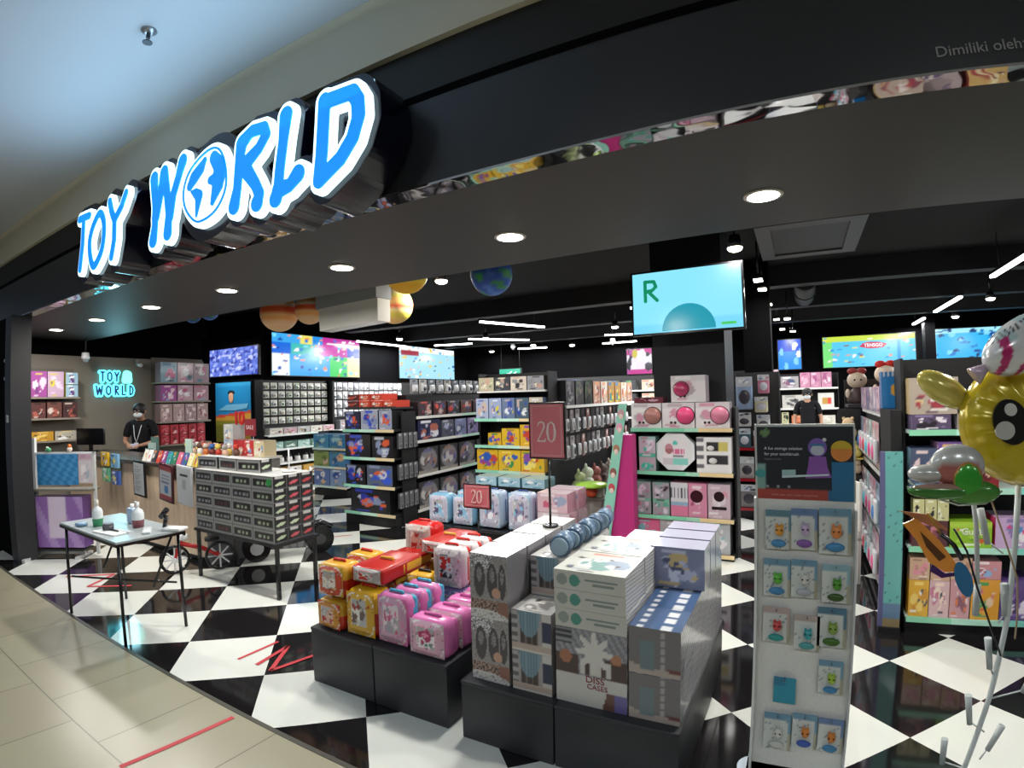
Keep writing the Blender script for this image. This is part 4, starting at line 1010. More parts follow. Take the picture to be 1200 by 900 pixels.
YT = lunch(.24, .36, .09, '#b02018', '#d8a030', pic(206, '#a8a4a4', ['#c83028', '#e8e0d8'], '#b8b4b4'))
lunch_inst(YT, 'red lunch box lying flat across the tall yellow one', (-2.17, 2.2, z0 + .29), .02)
lunch_inst(L1, 'small lunch box with orange front, second rank behind the outer corner', (-2.42, 2.36, z0), .03)
lunch_inst(L2, 'yellow lunch box with red side, second rank, top of its pair', (-2.42, 2.38, z0 + .187), -.04)
lunch_inst(L1, 'red and orange lunch box, third rank behind the outer corner', (-2.41, 2.6, z0), .05)
lunch_inst(YT, 'flat red case lying behind the yellow lids', (-2.4, 2.58, z0 + .187), -.03)
BLK = lunch(.22, .14, .22, '#d8a828', '#1a1a1c', pic(207, '#d8b040', ['#1a1a1c', '#f0d878'], '#c89820'))
lunch_inst(BLK, 'yellow and black lunch box between the red and white ones', (-2.14, 2.62, z0), .05)
RW = lunch(.25, .17, .25, '#c81e1c', '#b81a18', pic(208, '#c8c0b8', ['#c05a48', '#d8b0a0', '#ffffff', '#a83028'], '#e0dcd8'))
lunch_inst(L1, 'small orange lunch box under the top red one', (-2.42, 2.97, z0), 0)
lunch_inst(RW, 'red lunch box with silver front, topmost on the plinth', (-2.42, 2.97, z0 + .19), .03)
lunch_inst(L3, 'tall yellow lunch box at the back under the second red one', (-2.15, 2.95, z0 + .0), 0)
lunch_inst(YT, 'flat red case with printed lid at the back beside the topmost one', (-2.165, 2.82, z0 + .29), -.02)
WH = lunch(.23, .11, .25, '#ddd6d6', '#c82a24', pic(209, '#b8b0b0', ['#d8d0d0', '#3a3a40', '#c83a34', '#e8e4e4'], '#d8d4d4'))
for k in range(3): lunch_inst(WH, 'white lunch box with red handle, %s of three in a row' % ORD[k], (-1.915, 2.62 + .125 * k, z0 + .17), 0)
LP = lunch(.2, .12, .165, '#8a7ab0', '#e8e0e8', pic(210, '#6a78a8', ['#c8a0c8', '#e8e4ec', '#b05a8a'], '#9a8ab8'))
for k in range(3): lunch_inst(LP, 'violet blue lunch case under the white row, %s from the front' % ORD[k], (-1.9, 2.62 + .14 * k, z0), 0)
for k in range(3): lunch_inst(L4, 'tall pink lunch box with pale blue back, %s from the front' % ORD[k], (-1.945 + .012 * k, 2.15 + .105 * k, z0), 0)
for k in range(3): lunch_inst(L5, 'short bright pink lunch box, %s from the front' % ORD[k], (-1.7 + .01 * k, 2.13 + .15 * k, z0), 0)
lunch_inst(L5, 'short pink lunch box behind the pink row against the grey gift boxes', (-1.665, 2.58, z0), 0)

# ------------------------------------------------------------------ gift boxes on the large plinth
def figure_print(bg, doll, seed, dot=None, banner=None):
    r = random.Random(seed); n = 110
    P = [(r.random(), r.random(), r.uniform(.012, .045), r.choice(doll)) for _ in range(n)]
    def fn(u, v):
        c = bg
        for a, b, q, k in P:
            if .2 < b and ((u - a) / q) ** 2 + ((v - b) / (q * .8)) ** 2 < 1: c = k
        if dot and (u - .72) ** 2 + ((v - .42) * 1.4) ** 2 < .016: c = dot
        if v < .17:
            c = '#d8d6d4' if v > .04 and not (.6 < u < .8) else '#7a5a54'
        if v > .96: c = '#d8d8d8'
        return c
    return fn
zb = PB + .001
def stack(name, me, n, x, y, z, h, lbl, cat, group, jit=.0):
    for k in range(n):
        o = O(name, me, WRAP, None, (x, y, z + k * (h + .0015)), R.uniform(-jit, jit)); tag(o, lbl(k), cat, group)
hA = .308
def ga_print(u, v):
    n = math.sin(u * 91.7 + v * 57.3) * 43758.5; n = n - math.floor(n)
    if (u - .7) ** 2 + ((v - .42) * 1.45) ** 2 < .014: return '#c29884'
    if v < .15 - .22 * (u - .35) ** 2: return '#d2cfcd' if n > .25 or v > .1 else '#8a8890'
    if v < .3: return '#8a5f54' if u > .74 else ('#a88a7e' if n > .45 else '#40363a')
    for cu, s in ((.26, .15), (.6, .14), (.86, .1)):
        if ((u - cu) / s) ** 2 + ((v - .6) / .27) ** 2 < 1: return '#454247' if ((u - cu) / (s * .45)) ** 2 + ((v - .68) / .12) ** 2 > 1 else ('#8e8a90' if n > .4 else '#6a666c')
    if v > .78 and u < .62: return '#dcdadc' if n > .5 else '#6c6a70'
    return '#9a9696' if n > .3 else '#7f7b7d'
gA = pack(.205, .2, hA, ga_print, '#8e8a8a', '#e0deda', 40, sidefn=lambda u, v: '#77757a' if v > .2 else '#9a9694').mesh('gift_box')
for col_, (x, ys) in enumerate([(-1.32, (2.13, 2.345, 2.56, 2.775))]):
    for j, y in enumerate(ys):
        stack('gift_box', gA, 2, x, y, zb, hA, lambda k, j=j: 'grey doll gift box, %s rank from the front, %s of the tall pair' % (ORD[j], ('lower', 'upper')[k]), 'box', 'grey doll gift boxes on the plinth', .004)
hB = .19
def doll_print(u, v):
    if v < .2: return '#b9a79c' if v > .06 else '#cfcac4'
    if u > .78: return '#26314e' if .3 < v < .8 else '#c9c5c2'
    if ((u - .45) / .28) ** 2 + ((v - .98) / .62) ** 2 < 1: return '#7b97a4' if (u * 13) % 1 > .4 else '#5f7c8c'
    if .22 < u < .68 and v < .6: return '#3c3436' if abs((u - .22) * 100 % 15 - 7) < 5 else '#6a5e5c'
    if u < .16: return '#5e5c60' if int(v * 9) % 2 else '#a8a4a4'
    return '#a19c9c'
gB = pack(.2, .2, hB, doll_print, '#8f8d8d', '#d9d7d4', 28, topfn=art(311, '#c9c7c4', ['#8a8886', '#3a3a40', '#e8e6e2'], None, 3)).mesh('gift_box')
for j in range(4):
    n = 2 if j == 0 else 3
    stack('gift_box', gB, n, -1.1, 2.13 + .208 * j, zb, hB, lambda k, j=j: 'pale doll gift box with blue figures, %s rank, %s layer up' % (ORD[j], ORD[k]), 'box', 'pale doll gift boxes on the plinth', .01)
hC = .083
cprint = lambda u, v: ('#4c9084' if (u - .3) ** 2 + ((v - .5) * .25) ** 2 < .006 and u > .22 else '#8f9a94' if (u - .12) ** 2 + ((v - .5) * .25) ** 2 < .006 else '#7c8a88' if (.55 < u < .85 and .3 < v < .46) or (.45 < u < .9 and .55 < v < .64) else '#c3c2ba')
cside = lambda u, v: '#d8d7d2' if int(v * 10 + u * 4) % 2 else '#a0a0a2'
ctop = art(320, '#cfd0c8', ['#7fa8a2', '#c88a78', '#8a9ab0', '#f0f0ea', '#4a3a3a'], None, 6, 2)
gC = pack(.325, .3, hC, cprint, '#b8b8b4', None, 30, sidefn=cside, topfn=ctop).mesh('game_box')
def game(u, v):
    if (u - .14) ** 2 + ((v - .62)) ** 2 < .008: return '#a87058'
    if (u - .86) ** 2 + ((v - .68)) ** 2 < .005: return '#b07a5c'
    d = sqrt((u - .55) ** 2 + (v - .72) ** 2); a = math.atan2(v - .72, u - .55)
    if d < .2 * (1 + .35 * cos(8 * a)): return '#d6d4ce'
    if .36 < u < .78 and .42 < v < .62: return '#d0cec8' if int(u * 14) % 3 else '#4a3c3e'
    if v < .4: return '#c9c8c3' if not (u > .66 and v < .22 and (u - .66) > (v * .3)) else ('#6a4a44' if u < .84 else '#6a64a0')
    if u < .24 and v > .8: return '#34383e' if int(v * 40) % 3 else '#8a8c90'
    if v < .66 and (u < .34 or u > .7): return '#4a3a3a'
    return '#9a9ca2' if int(u * 20 + v * 13) % 2 else '#7c7a84'
gT = pack(.325, .3, .345, game, '#b2b2b0', '#d0d0cc', 44, sidefn=cside).mesh('game_box')
for j in range(2):
    o = O('game_box', gT, WRAP, None, (-.815, 2.13 + .31 * j, zb - .001 + .001)); tag(o, ('big upright game box with red title in front', 'big upright game box behind the front game stack')[j], 'box', 'game boxes on the plinth')
    for k in range(3):
        o = O('game_box', gC, WRAP, None, (-.815 + R.uniform(-.004, .004), 2.13 + .31 * j, zb + .3465 + k * (hC + .0015))); tag(o, 'flat white game box, %s up, %s stack' % (ORD[k], ('front', 'rear')[j]), 'box', 'game boxes on the plinth')
    if j == 0: ft = text('FROZEN', .07, pm('#a03a44', .5), o, (0, 0, 0), sx=.8) if False else None
text_parent = [x for x in bpy.data.objects if x.get('label') == 'big upright game box with red title in front'][0]
text('DISS', .042, pm('#8a2a38', .5), text_parent, (.02, -.0015, .125), ext=.0006, sx=1.1); text('CASES', .034, pm('#8a2a38', .5), text_parent, (.03, -.0015, .093), ext=.0006, sx=1.0)
gD2 = pack(.27, .2, .16, art(331, '#d4d4d0', ['#9aa0a4', '#c8c8c4'], None, 2), '#bcbcba', '#dededa', 10).mesh('game_box')
for j in range(3):
    for k in range(3):
        o = O('game_box', gD2, WRAP, None, (-.83, 2.76 + .205 * j - .0, zb + k * .162 + (0 if k < 3 else 0))); tag(o, 'white topped game box at the back of the plinth, rank %s, layer %s' % (ORD[j], ORD[k]), 'box', 'white game boxes at the back of the plinth')
# small blue shaker bottles lying between the stacks
for j in range(5):
    t = thing('capsule_toy', 'small round blue capsule on top of the doll boxes, %s from the front' % ORD[j], 'toy', (-1.05 + .003 * j, 2.36 + .145 * j, zb + .5755), .15, 'blue capsules between the box stacks')
    O('capsule_body', MB().cyl((0, 0, .052), (0, .12, .052), .052, n=16, col=['#5d7690', '#4a6078'][j % 2]), GLOSS, t)
    O('capsule_cap', MB().cyl((0, -.014, .052), (0, 0, .052), .042, n=16, col='#9db4c4'), GLOSS, t)
hD = .2
dfront = lambda u, v: ('#6d7f86' if .22 < u < .5 and .1 < v < .75 else '#a8a4a4' if abs(u - .66) < .045 and (v * 6) % 1 < .6 and v > .1 else '#b0a49c' if v < .1 + .12 * (1 - u) else '#6a3a3a' if u > .75 and v < .2 else '#757274')
dside = lambda u, v: '#bcbcc0' if int(v * 12 - u * 9) % 2 else '#84848c'
dtop = lambda u, v: '#e4e6ea' if (abs(u - .7) < .1 and (v * 3.2) % 1 < .62) or (abs(u - .22) < .06 and (v * 4) % 1 < .5) else '#3c5a86'
gD = pack(.215, .24, hD, dfront, '#9a9aa2', None, 24, sidefn=dside, topfn=dtop).mesh('bead_kit_box')
for j in range(5):
    for k in range(2):
        o = O('bead_kit_box', gD, WRAP, None, (-.537, 2.13 + .2415 * j, zb + k * (hD + .002))); tag(o, 'blue topped craft box along the plinth side, %s rank, layer %s up' % (ORD[j], ORD[k]), 'box', 'blue topped craft boxes along the plinth side')
gE = pack(.26, .17, .2, art(341, '#7e84a0', ['#a8aec8', '#4a5070', '#c8b07a', '#d4d6e4', '#b8bcd0'], None, 7), '#b4b4bc', '#a4a6bc', 24, sidefn=lambda u, v: '#c0c0c8' if (u * 3 + v) % .5 < .3 else '#8c8c98').mesh('gift_box')

for j in range(3):
    for k in range(1):
        o = O('gift_box', gE, WRAP, None, (-.545, 2.62 + .19 * j, zb + .406 + k * .202)); tag(o, 'lavender grey doll box in the raised tier at the plinth side, %s rank, %s layer' % (ORD[j], ORD[k]), 'box', 'lavender boxes in the raised tier')
# ------------------------------------------------------------------ sale signs
def num(s, loc, h, mat, parent):
    """slim serif style figures"""
    G = {'2': [[(-.42, .55, .0), (-.3, .88, .02), (0, 1, .03), (.32, .82, .05), (.36, .5, .06), (.1, .0, .03), (-.45, -.9, 0)], [(-.45, -.93, .03), (.4, -.93, .04), (.46, -.66, .0)]],
         '0': [[(0, 1, .0), (-.33, .72, .05), (-.45, .0, .09), (-.33, -.72, .05), (0, -1, .0), (.33, -.72, .05), (.45, 0, .09), (.33, .72, .05), (0, 1, .0)]]}
    w = h * .54
    for i, ch in enumerate(s):
        st = [[(x * w * .86 + (i - .5) * w * 1.0, z * h / 2, q * h * .5) for x, z, q in p] for p in G[ch]]
        me = sdf_mesh(st, h * .022, -.002, .001, h / 30); me.materials.append(mat)
        O('numeral', me, None, parent, loc)
def sale_sign(lb, loc, w, h, post, base_r=.05):
    t = thing('sale_sign', lb, 'sign', loc)
    O('post', MB().cyl((0, .012, .01), (0, .012, post + .02), .007, n=8, col='#121214').cyl((0, .012, 0), (0, .012, .012), base_r, n=18, col='#151517'), GLOSS, t)
    O('sign_frame', MB().rbox(-w / 2 - .012, w / 2 + .012, -.006, .01, post, post + h + .024, .006, '#1b1516'), GLOSS, t)
    O('sign_card', MB().box(-w / 2, w / 2, -.009, -.006, post + .012, post + h + .012, '#d87880'), MATTE, t)
    m = MB(); e = w * .05; zz = post + .012
    for a, b, c, d in ((e, w - e, e, e + .003), (e, w - e, h - e - .003, h - e), (e, e + .003, e, h - e), (w - e - .003, w - e, e, h - e)):
        m.box(-w / 2 + a, -w / 2 + b, -.0105, -.009, zz + c, zz + d, '#d9b8b8')
    O('border_line', m, MATTE, t)
    num('20', (0, -.011, zz + h * .48), h * (.38 if h > w else .58), pm('#f0d8d4', .5), t)
    return t
ZT = zb + 2 * .3095
sale_sign('larger dark red card reading 20 on a tall black post above the gift boxes', (-1.27, 2.72, ZT), .205, .3, 1.3 - ZT, .045)
sale_sign('smaller dark red card reading 20 on a post behind the lunch boxes', (-2.06, 3.2, z0), .21, .155, .865 - z0, .05)

# ================================================================== low bench with zipped bags and boxes
BN = thing('low_bench', 'low black bench with glossy top carrying clear wrapped school bags', 'bench', (-3.0, 4.95, 0))
O('bench_top', MB().rbox(-.98, 1.1, 0, .7, .17, .2, .006, '#151517'), GLOSS, BN); O('bench_base', MB().box(-.9, 1.0, .06, .62, 0, .17, '#0c0c0e'), MATTE, BN)
def bagfn(seed): return pic(seed, '#c4c0d4', ['#8a86a4', '#f0f0fa', '#c8a0b4', '#8ac0e0', '#5a5478', '#e4e0ec'], '#a8c8e0')
SB = lunch(.3, .2, .42, '#b4c4dc', '#2c4a8a', bagfn(401)); SB2 = lunch(.3, .2, .34, '#7fb0d0', '#b8c8d8', bagfn(402))
G_ = 'clear wrapped school bags on the low bench'
for k, (p, x, lb) in enumerate([(SB2, -3.78, 'light blue round school bag at the bench end'), (SB2, -3.44, 'pale lilac school bag behind the small sale sign'), (SB, -3.08, 'tall white and violet school bag beside the small sale sign'), (SB, -2.71, 'tall white and violet school bag with blue side, middle of the bench')]):
    lunch_inst(p, lb, (x, 5.03 - .0 * k, .201), -.02 * k, None, 'bag', G_)
for k, x in enumerate((-3.6, -3.26, -2.93)): lunch_inst(SB2, 'pale blue bag in the rear rank of the bench, %s from the bench end' % ORD[k], (x, 5.36, .201), 0, None, 'bag', G_)
pk1 = pack(.34, .24, .2, art(411, '#d8b4c0', ['#f0e0e6', '#c85a78', '#9aa4c0'], None, 3), '#c88a9c', '#e0ccd4', 14).mesh('pink_carton')
pk2 = pack(.36, .24, .24, art(412, '#d4c0c8', ['#c85a50', '#f0e6ea', '#a88a98'], None, 3), '#c88fa0', '#d8b8c4', 14).mesh('pink_carton')
for k, (me, x, y, z) in enumerate([(pk2, -2.3, 5.02, .201), (pk1, -2.31, 5.02, .444), (pk2, -2.3, 5.3, .201), (pk1, -2.3, 5.3, .444)]):
    tag(O('pink_carton', me, WRAP, None, (x, y, z)), 'pink and white carton at the aisle end of the bench, %s' % ('front lower', 'front upper', 'rear lower', 'rear upper')[k], 'box', 'pink cartons on the bench')
bx = pack(.3, .3, .11, art(413, '#a8ccd8', ['#ffffff', '#4a90a8', '#d8e8ee'], None, 3), '#6aa4b0', '#8fc0cc', 12).mesh('blue_carton')
for k in range(3): tag(O('blue_carton', bx, WRAP, None, (-3.5 + .33 * k, 5.65, .56)), 'flat pale blue carton behind the bags, %s from the bench end' % ORD[k], 'box', 'flat blue cartons behind the bags')
t = thing('carton_stand', 'black riser under the flat blue cartons', 'stand', (-3.2, 5.66, 0)); O('riser_top', MB().box(-.5, .55, 0, .3, .53, .558, '#161618'), MATTE, t); O('riser_body', MB().box(-.46, .5, .03, .27, 0, .53, '#101012'), MATTE, t)

# ================================================================== action toy gondola: end bay
MINT = (('#9adcc0', .34), ('#c4ecd8', .66), ('#ecd8ac', 1.0))
EC = shelf_bay('shelf_bay', 'end bay of the black gondola with blue and orange action toys', 'shelving', (-5.5, 5.2, 0), 0, .9, .42, [1.27, .9, .53, .17], 1.5, '#0f0f12', '#1c1c20', MINT, .14)
def actp(w, h, seed, base='#16181e'):
    return (pack(w, .22, h, art(seed, base, ['#2a3aa8', '#3a5ad0', '#e0603a', '#c8ccd8', '#8a96b8'], None, 5, 1), '#17171b', '#202026', 16).mesh('action_toy_box'), w)
gq = 'action toy boxes on the black end bay'
place([actp(.28, .24, 501, '#1c2240'), actp(.3, .255, 502, '#aab0c4'), actp(.22, .25, 503, '#98a0b8')], 3, .02, .02, (-5.5, 5.225, 1.271), 0, 'action_toy_box', 'box', gq, lambda i: ('dark blue and red action toy box on the top board of the end bay', 'white and blue action toy box on the top board of the end bay', 'grey blue action toy box on the top board of the end bay')[i])
place([actp(.46, .3, 504), actp(.36, .28, 505, '#15151f')], 2, .02, .03, (-5.5, 5.225, .901), 0, 'action_toy_box', 'box', gq, lambda i: ('wide black box with pale robot figure, second board of the end bay', 'black box with purple and orange figure, second board of the end bay')[i])
place([actp(.36, .26, 506, '#14141a'), actp(.44, .27, 507, '#5a6478')], 2, .02, .03, (-5.5, 5.225, .531), 0, 'action_toy_box', 'box', gq, lambda i: ('black box with orange headed blue figure, third board of the end bay', 'silver window box with blue figure, third board of the end bay')[i])
place([actp(.68, .31, 508, '#17171c')], 1, .12, 0, (-5.5, 5.225, .171), 0, 'action_toy_box', 'box', gq, 'long black box with purple blue figure on the bottom board of the end bay')
rd = pack(.2, .3, .09, art(511, '#d8452a', ['#f0a080', '#ffffff', '#8a2018', '#f06a3a'], None, 3), '#c03a24', '#d85434', 10).mesh('foam_dart_box')
dk = pack(.2, .3, .09, art(512, '#6a2622', ['#c04030', '#e8c0b0', '#2a1010'], None, 3), '#4a1a18', '#7a3028', 10).mesh('foam_dart_box')
for k in range(4):
    for q in range(2):
        if q == 1 and k == 3: continue
        tag(O('foam_dart_box', (dk if k == 0 else rd), WRAP, None, (-5.38 + .215 * k, 5.28, 1.56 + .0925 * q)), 'orange red dart toy box on the end bay top, %s along, %s layer' % (ORD[k], ('lower', 'upper')[q]), 'box', 'orange red boxes on the end bay top')
t = thing('top_tray', 'narrow black tray carrying the orange red boxes on the end bay', 'tray', (-5.05, 5.27, 1.535)); O('tray_board', MB().box(-.45, .45, 0, .34, 0, .024, '#1c1c20'), MATTE, t); O('tray_lip', MB().box(-.45, .45, -.006, 0, 0, .035, '#2c2c30'), MATTE, t)
# ---- its long side facing the aisle (+x)
GA = shelf_bay('shelf_bay', 'long black gondola side with robot toys and round window boxes', 'shelving', (-4.6, 5.68, 0), pi / 2, 3.6, .45, [1.42, 1.09, .62, .15], 1.72, '#0f0f12', '#1c1c20', (('#e8e8e2', .3), ('#bfe4d0', .62), ('#e8dcc0', 1.0)), .12)
V = variants(4, .3, .3, .2, ['#3a2a34', '#4a1c24', '#2a2c34', '#5a3a34'], ['#c8383a', '#e05a4a', '#3a4a78', '#c8b0a8', '#8a8a94'], 520, side='#2a2226')
place(V, 10, .05, .045, (-4.615, 5.68, 1.421), pi / 2, 'robot_box', 'box', 'robot boxes on the gondola top board', lambda i: lab('dark red robot toy box', i, 10, 'the end bay', 'top board of long gondola'))
V = [(pack(.5, .3, .27, art(530, '#20244a', ['#c8ccd8', '#4a5a98', '#b86a5a', '#e8e8f0'], None, 4), '#1c1e38', None, 16).mesh('robot_box'), .5)] + variants(3, .3, .3, .25, ['#5a5c6c', '#7c84a8', '#8a7ca8'], ['#c8ccd8', '#3a4068', '#a8b0d0', '#2a2c38'], 533, side='#4a4c5c')
place(V, 8, .04, .04, (-4.615, 5.68, 1.091), pi / 2, 'robot_box', 'box', 'robot boxes on the second board', lambda i: lab('navy and grey robot toy box', i, 8, 'the end bay', 'second board of long gondola'))
def roundwin(seed, bg='#3c3a3e'):
    r = random.Random(seed); f = art(seed, '#8a8688', ['#c8c4c4', '#4a484c', '#6a6a98', '#a07a70', '#2a2a2e'], None, 6, 0)
    return lambda u, v: f(u, v) if (u - .5) ** 2 + (v - .52) ** 2 < .19 else (bg if v > .1 else '#9a948c')
V = [(pack(.44, .3, .36, roundwin(540 + k), '#2c2a2e', None, 20).mesh('round_window_box'), .44) for k in range(3)]
place(V, 7, .04, .05, (-4.615, 5.68, .621), pi / 2, 'round_window_box', 'box', 'round window boxes on the third board', lambda i: lab('grey box with round window', i, 7, 'the end bay', 'third board of long gondola'))
place(V, 7, .04, .05, (-4.615, 5.68, .151), pi / 2, 'round_window_box', 'box', 'round window boxes on the bottom board', lambda i: lab('grey box with round window', i, 7, 'the end bay', 'bottom board of long gondola'))
V = [blister(.17, .2, '#8a8a90', '#c8c8cc', 550), blister(.17, .2, '#b8b4b0', '#3a3a44', 551), blister(.17, .2, '#5a6068', '#d8d8d8', 552)]
for rr in range(2):
    place(V, 14, .05, .03, (-4.75 - .0, 5.68, 1.735 + .0 + rr * .21), pi / 2, 'hanging_pack', 'blister pack', 'hanging packs along the gondola crest', lambda i, rr=rr: lab('grey hanging pack', i, 14, 'the end bay', ('lower', 'upper')[rr] + ' crest row of long gondola')) if rr == 0 else None

# grey packs on the side of the end bay
V = [(pack(.08, .03, .2, art(560, '#6a6a6e', ['#b8b8bc', '#2a2a2e'], None, 1), '#3a3a3e', None, 6).mesh('slim_pack'), .08)]
for z in (1.02, .62, .25):
    place(V, 4, .02, .02, (-4.555, 5.23, z), pi / 2, 'slim_pack', 'pack', 'slim grey packs on the end bay side', lambda i, z=z: lab('slim grey pack', i, 4, 'the front', {1.02: 'upper', .62: 'middle', .25: 'lower'}[z] + ' side row of end bay'))

# ================================================================== low gondola with blue boxes
shelf_bay('shelf_bay', 'low gondola end with blue building toy boxes beyond the car boxes', 'shelving', (-7.64, 6.5, 0), 0, .82, .45, [.84, .52, .18], 1.12, '#15161a', '#d8dcdc', (('#cfe4dc', .7), ('#e8dcc0', 1.0)), .12)
V = variants(2, .385, .3, .235, ['#4a90b8', '#3a7fae'], ['#a8d0d8', '#7a9a78', '#2a5a90', '#d8c8a8'], 570, side='#2f6a98')
place(V, 2, .01, .015, (-7.64, 6.52, .841), 0, 'building_toy_box', 'box', 'blue boxes on the low gondola', lambda i: lab('wide blue building toy box', i, 2, 'poster side', 'top board of the low gondola'))
V = variants(2, .385, .3, .26, ['#8a9a5a', '#4a86b0'], ['#a8d0d8', '#5a7a3a', '#2a5a90', '#e0b080'], 572, side='#3a6a98')
place(V, 2, .01, .015, (-7.64, 6.52, .521), 0, 'building_toy_box', 'box', 'blue boxes on the low gondola', lambda i: lab('blue and green building toy box', i, 2, 'poster side', 'middle board of the low gondola'))
V = variants(2, .385, .3, .29, ['#5f78b0', '#7f98c0'], ['#d8b090', '#7a8a4a', '#e8e8ee', '#2a4a90'], 574, side='#4a629a')
place(V, 2, .01, .015, (-7.64, 6.52, .181), 0, 'building_toy_box', 'box', 'blue boxes on the low gondola', lambda i: lab('violet blue building toy box', i, 2, 'poster side', 'bottom board of the low gondola'))

# ================================================================== pegged left wall
PG = shelf_bay('pegboard_bay', 'black pegged wall bay of small hanging packs under the rainbow screen', 'shelving', (-8.9, 6.52, 0), pi / 2, 1.75, .38, [1.03, .75, .47, .17], 2.1, '#0e0e10', '#e8eaea', (('#f0f2f0', .5), ('#d8ece4', 1.0)), .12)
shelf_bay('pegboard_bay', 'black pegged wall bay of white hanging packs beyond the first wall bay', 'shelving', (-8.9, 8.32, 0), pi / 2, 3.5, .38, [1.03, .75, .47, .17], 2.1, '#0e0e10', '#e8eaea', (('#f0f2f0', .5), ('#d8ece4', 1.0)), .12)
cards = [('#cfcfc0', '#8a9a5a'), ('#d8d8cc', '#6a8a4a'), ('#c8c8c0', '#b09a70'), ('#e0e0d8', '#7a7a6a'), ('#b8c0a8', '#3a6a2a'), ('#c4c4c0', '#5a4a4a')]
V = [blister(.15, .13, c, t_, 600 + k, res=6) for k, (c, t_) in enumerate(cards)]
for rr in range(5):
    place(V[rr % 3:] + V[:rr % 3], 9, .06, .035, (-9.18, 6.55, 1.92 - .172 * rr), pi / 2, 'hanging_pack', 'blister pack', 'small packs on the first wall bay', lambda i, rr=rr: lab('small white hanging pack', i, 9, 'the poster', ORD[rr] + ' row down, first wall bay'))
V = [blister(.14, .17, c, t_, 620 + k, res=6) for k, (c, t_) in enumerate([('#c0c0c4', '#8a8a90'), ('#d8d8dc', '#4a4a50'), ('#a8a8ac', '#c8c8cc'), ('#e4e4e4', '#b0a8a8'), ('#8a8c94', '#d0d0d4')])]
for rr in range(4):
    place(V[rr % 4:] + V[:rr % 4], 14, .05, .03, (-9.18, 8.32, 1.9 - .2 * rr), pi / 2, 'hanging_pack', 'blister pack', 'packs on the second wall bay', lambda i, rr=rr: lab('grey and white hanging pack', i, 14, 'the poster', ORD[rr] + ' row down, second wall bay'))
V = variants(3, .3, .25, .12, ['#d8d4c8', '#c8a8b0', '#b8b8ba'], ['#3a3a40', '#f0f0ee', '#c88a98', '#8a7a4a'], 640, side='#c8c8c4')
place(V, 5, .05, .03, (-8.92, 6.52, 1.031), pi / 2, 'flat_set', 'box', 'flat sets on the white wall shelf', lambda i: lab('low cream boxed set', i, 5, 'the poster', 'top shelf of first wall bay'))
V = variants(2, .3, .25, .13, ['#a8ccc4', '#5a7a6a'], ['#e0f0ea', '#3a5a4a', '#8ab0a8'], 644, side='#8ab0a8')
place(V, 5, .05, .03, (-8.92, 6.52, .751), pi / 2, 'flat_set', 'box', 'mint sets on the second wall shelf', lambda i: lab('low mint green boxed set', i, 5, 'the poster', 'second shelf of first wall bay'))
for rr in range(2):
    for i in range(7):
        t = thing('storage_jar', 'small white jar with dark lid, %s row on the third wall shelf' % ('front', 'rear')[rr], 'jar', (-8.97 - .12 * rr, 6.65 + .2 * i + .09 * rr, .471), 0, 'white jars on the third wall shelf, %s row' % ('front', 'rear')[rr])
        O('jar_body', MB().lathe([(.05, 0), (.055, .02), (.055, .08), (.04, .1)], col='#e6e4e0', n=12), GLOSS, t); O('jar_lid', MB().cyl((0, 0, .1), (0, 0, .14), .035, n=10, col='#2a2a2c'), GLOSS, t)
V = variants(2, .34, .25, .2, ['#c89a3a', '#e0dcd4'], ['#a87a20', '#ffffff', '#6a5a3a'], 648, side='#c8a860')
place(V, 4, .05, .05, (-8.92, 6.52, .171), pi / 2, 'flat_set', 'box', 'amber boxes on the bottom wall shelf', lambda i: lab('amber and white box', i, 4, 'the poster', 'bottom shelf of first wall bay'))
V = variants(3, .3, .25, .2, ['#9aa0a8', '#7a5a58', '#b8b8bc'], ['#e0e0e4', '#3a3a44', '#a05a54'], 652, side='#8a8c92')
for z, q in ((1.031, 'top'), (.751, 'second'), (.471, 'third')):
    place(V, 10, .05, .04, (-8.92, 8.32, z), pi / 2, 'toy_box', 'box', 'boxes on the second wall bay', lambda i, q=q: lab('grey boxed toy', i, 10, 'the poster', q + ' shelf of second wall bay'))

# ================================================================== yellow box gondola
YB = shelf_bay('shelf_bay', 'gondola end bay stacked with yellow building brick boxes', 'shelving', (-3.88, 6.0, 0), 0, 1.03, .42, [1.37, 1.02, .69, .35, .14], 1.98, '#131316', '#1c1c20', MINT, .12)
V = variants(5, .19, .24, .27, ['#a8b4d0', '#9aa8cc', '#6a7a9c', '#4a6070', '#c8c0b0'], ['#2a48a8', '#e8ecf4', '#c8b0a8', '#3a5a78', '#d8c83a'], 700, side='#5a6a90')
place(V, 5, .02, .012, (-3.88, 6.02, 1.371), 0, 'figure_box', 'box', 'blue and white boxes on the yellow bay', lambda i: lab('blue and white figure box', i, 5, 'the black gondola', 'top board of yellow bay'))
V = variants(4, .235, .2, .18, ['#b8b49a', '#3a3e48', '#d8ccc0', '#9a9ca4'], ['#e8e4cc', '#2a2c34', '#8a8c90', '#c8a090'], 706, side='#7a7a70')
place(V, 4, .02, .014, (-3.88, 6.1, 1.741), 0, 'figure_box', 'box', 'pale boxes on the yellow bay crest', lambda i: lab('pale grey figure box', i, 4, 'the black gondola', 'crest of yellow bay'))
O('shelf_board', MB().box(0, 1.03, .08, .39, 1.718, 1.74, '#e0e0dc'), MATTE, YB)
yel = ['#dcae22', '#e0b428']; yp = ['#c84028', '#2a5ab0', '#3a8a4a', '#8a4aa0', '#f4dc70', '#b08838']
V = [(pack(w, .26, h, art(711 + k, yel[k % 2], yp, None, 4), '#c89a1c', '#e0b838', 16).mesh('brick_box'), w) for k, (w, h) in enumerate([(.2, .16), (.26, .22), (.3, .27)])]
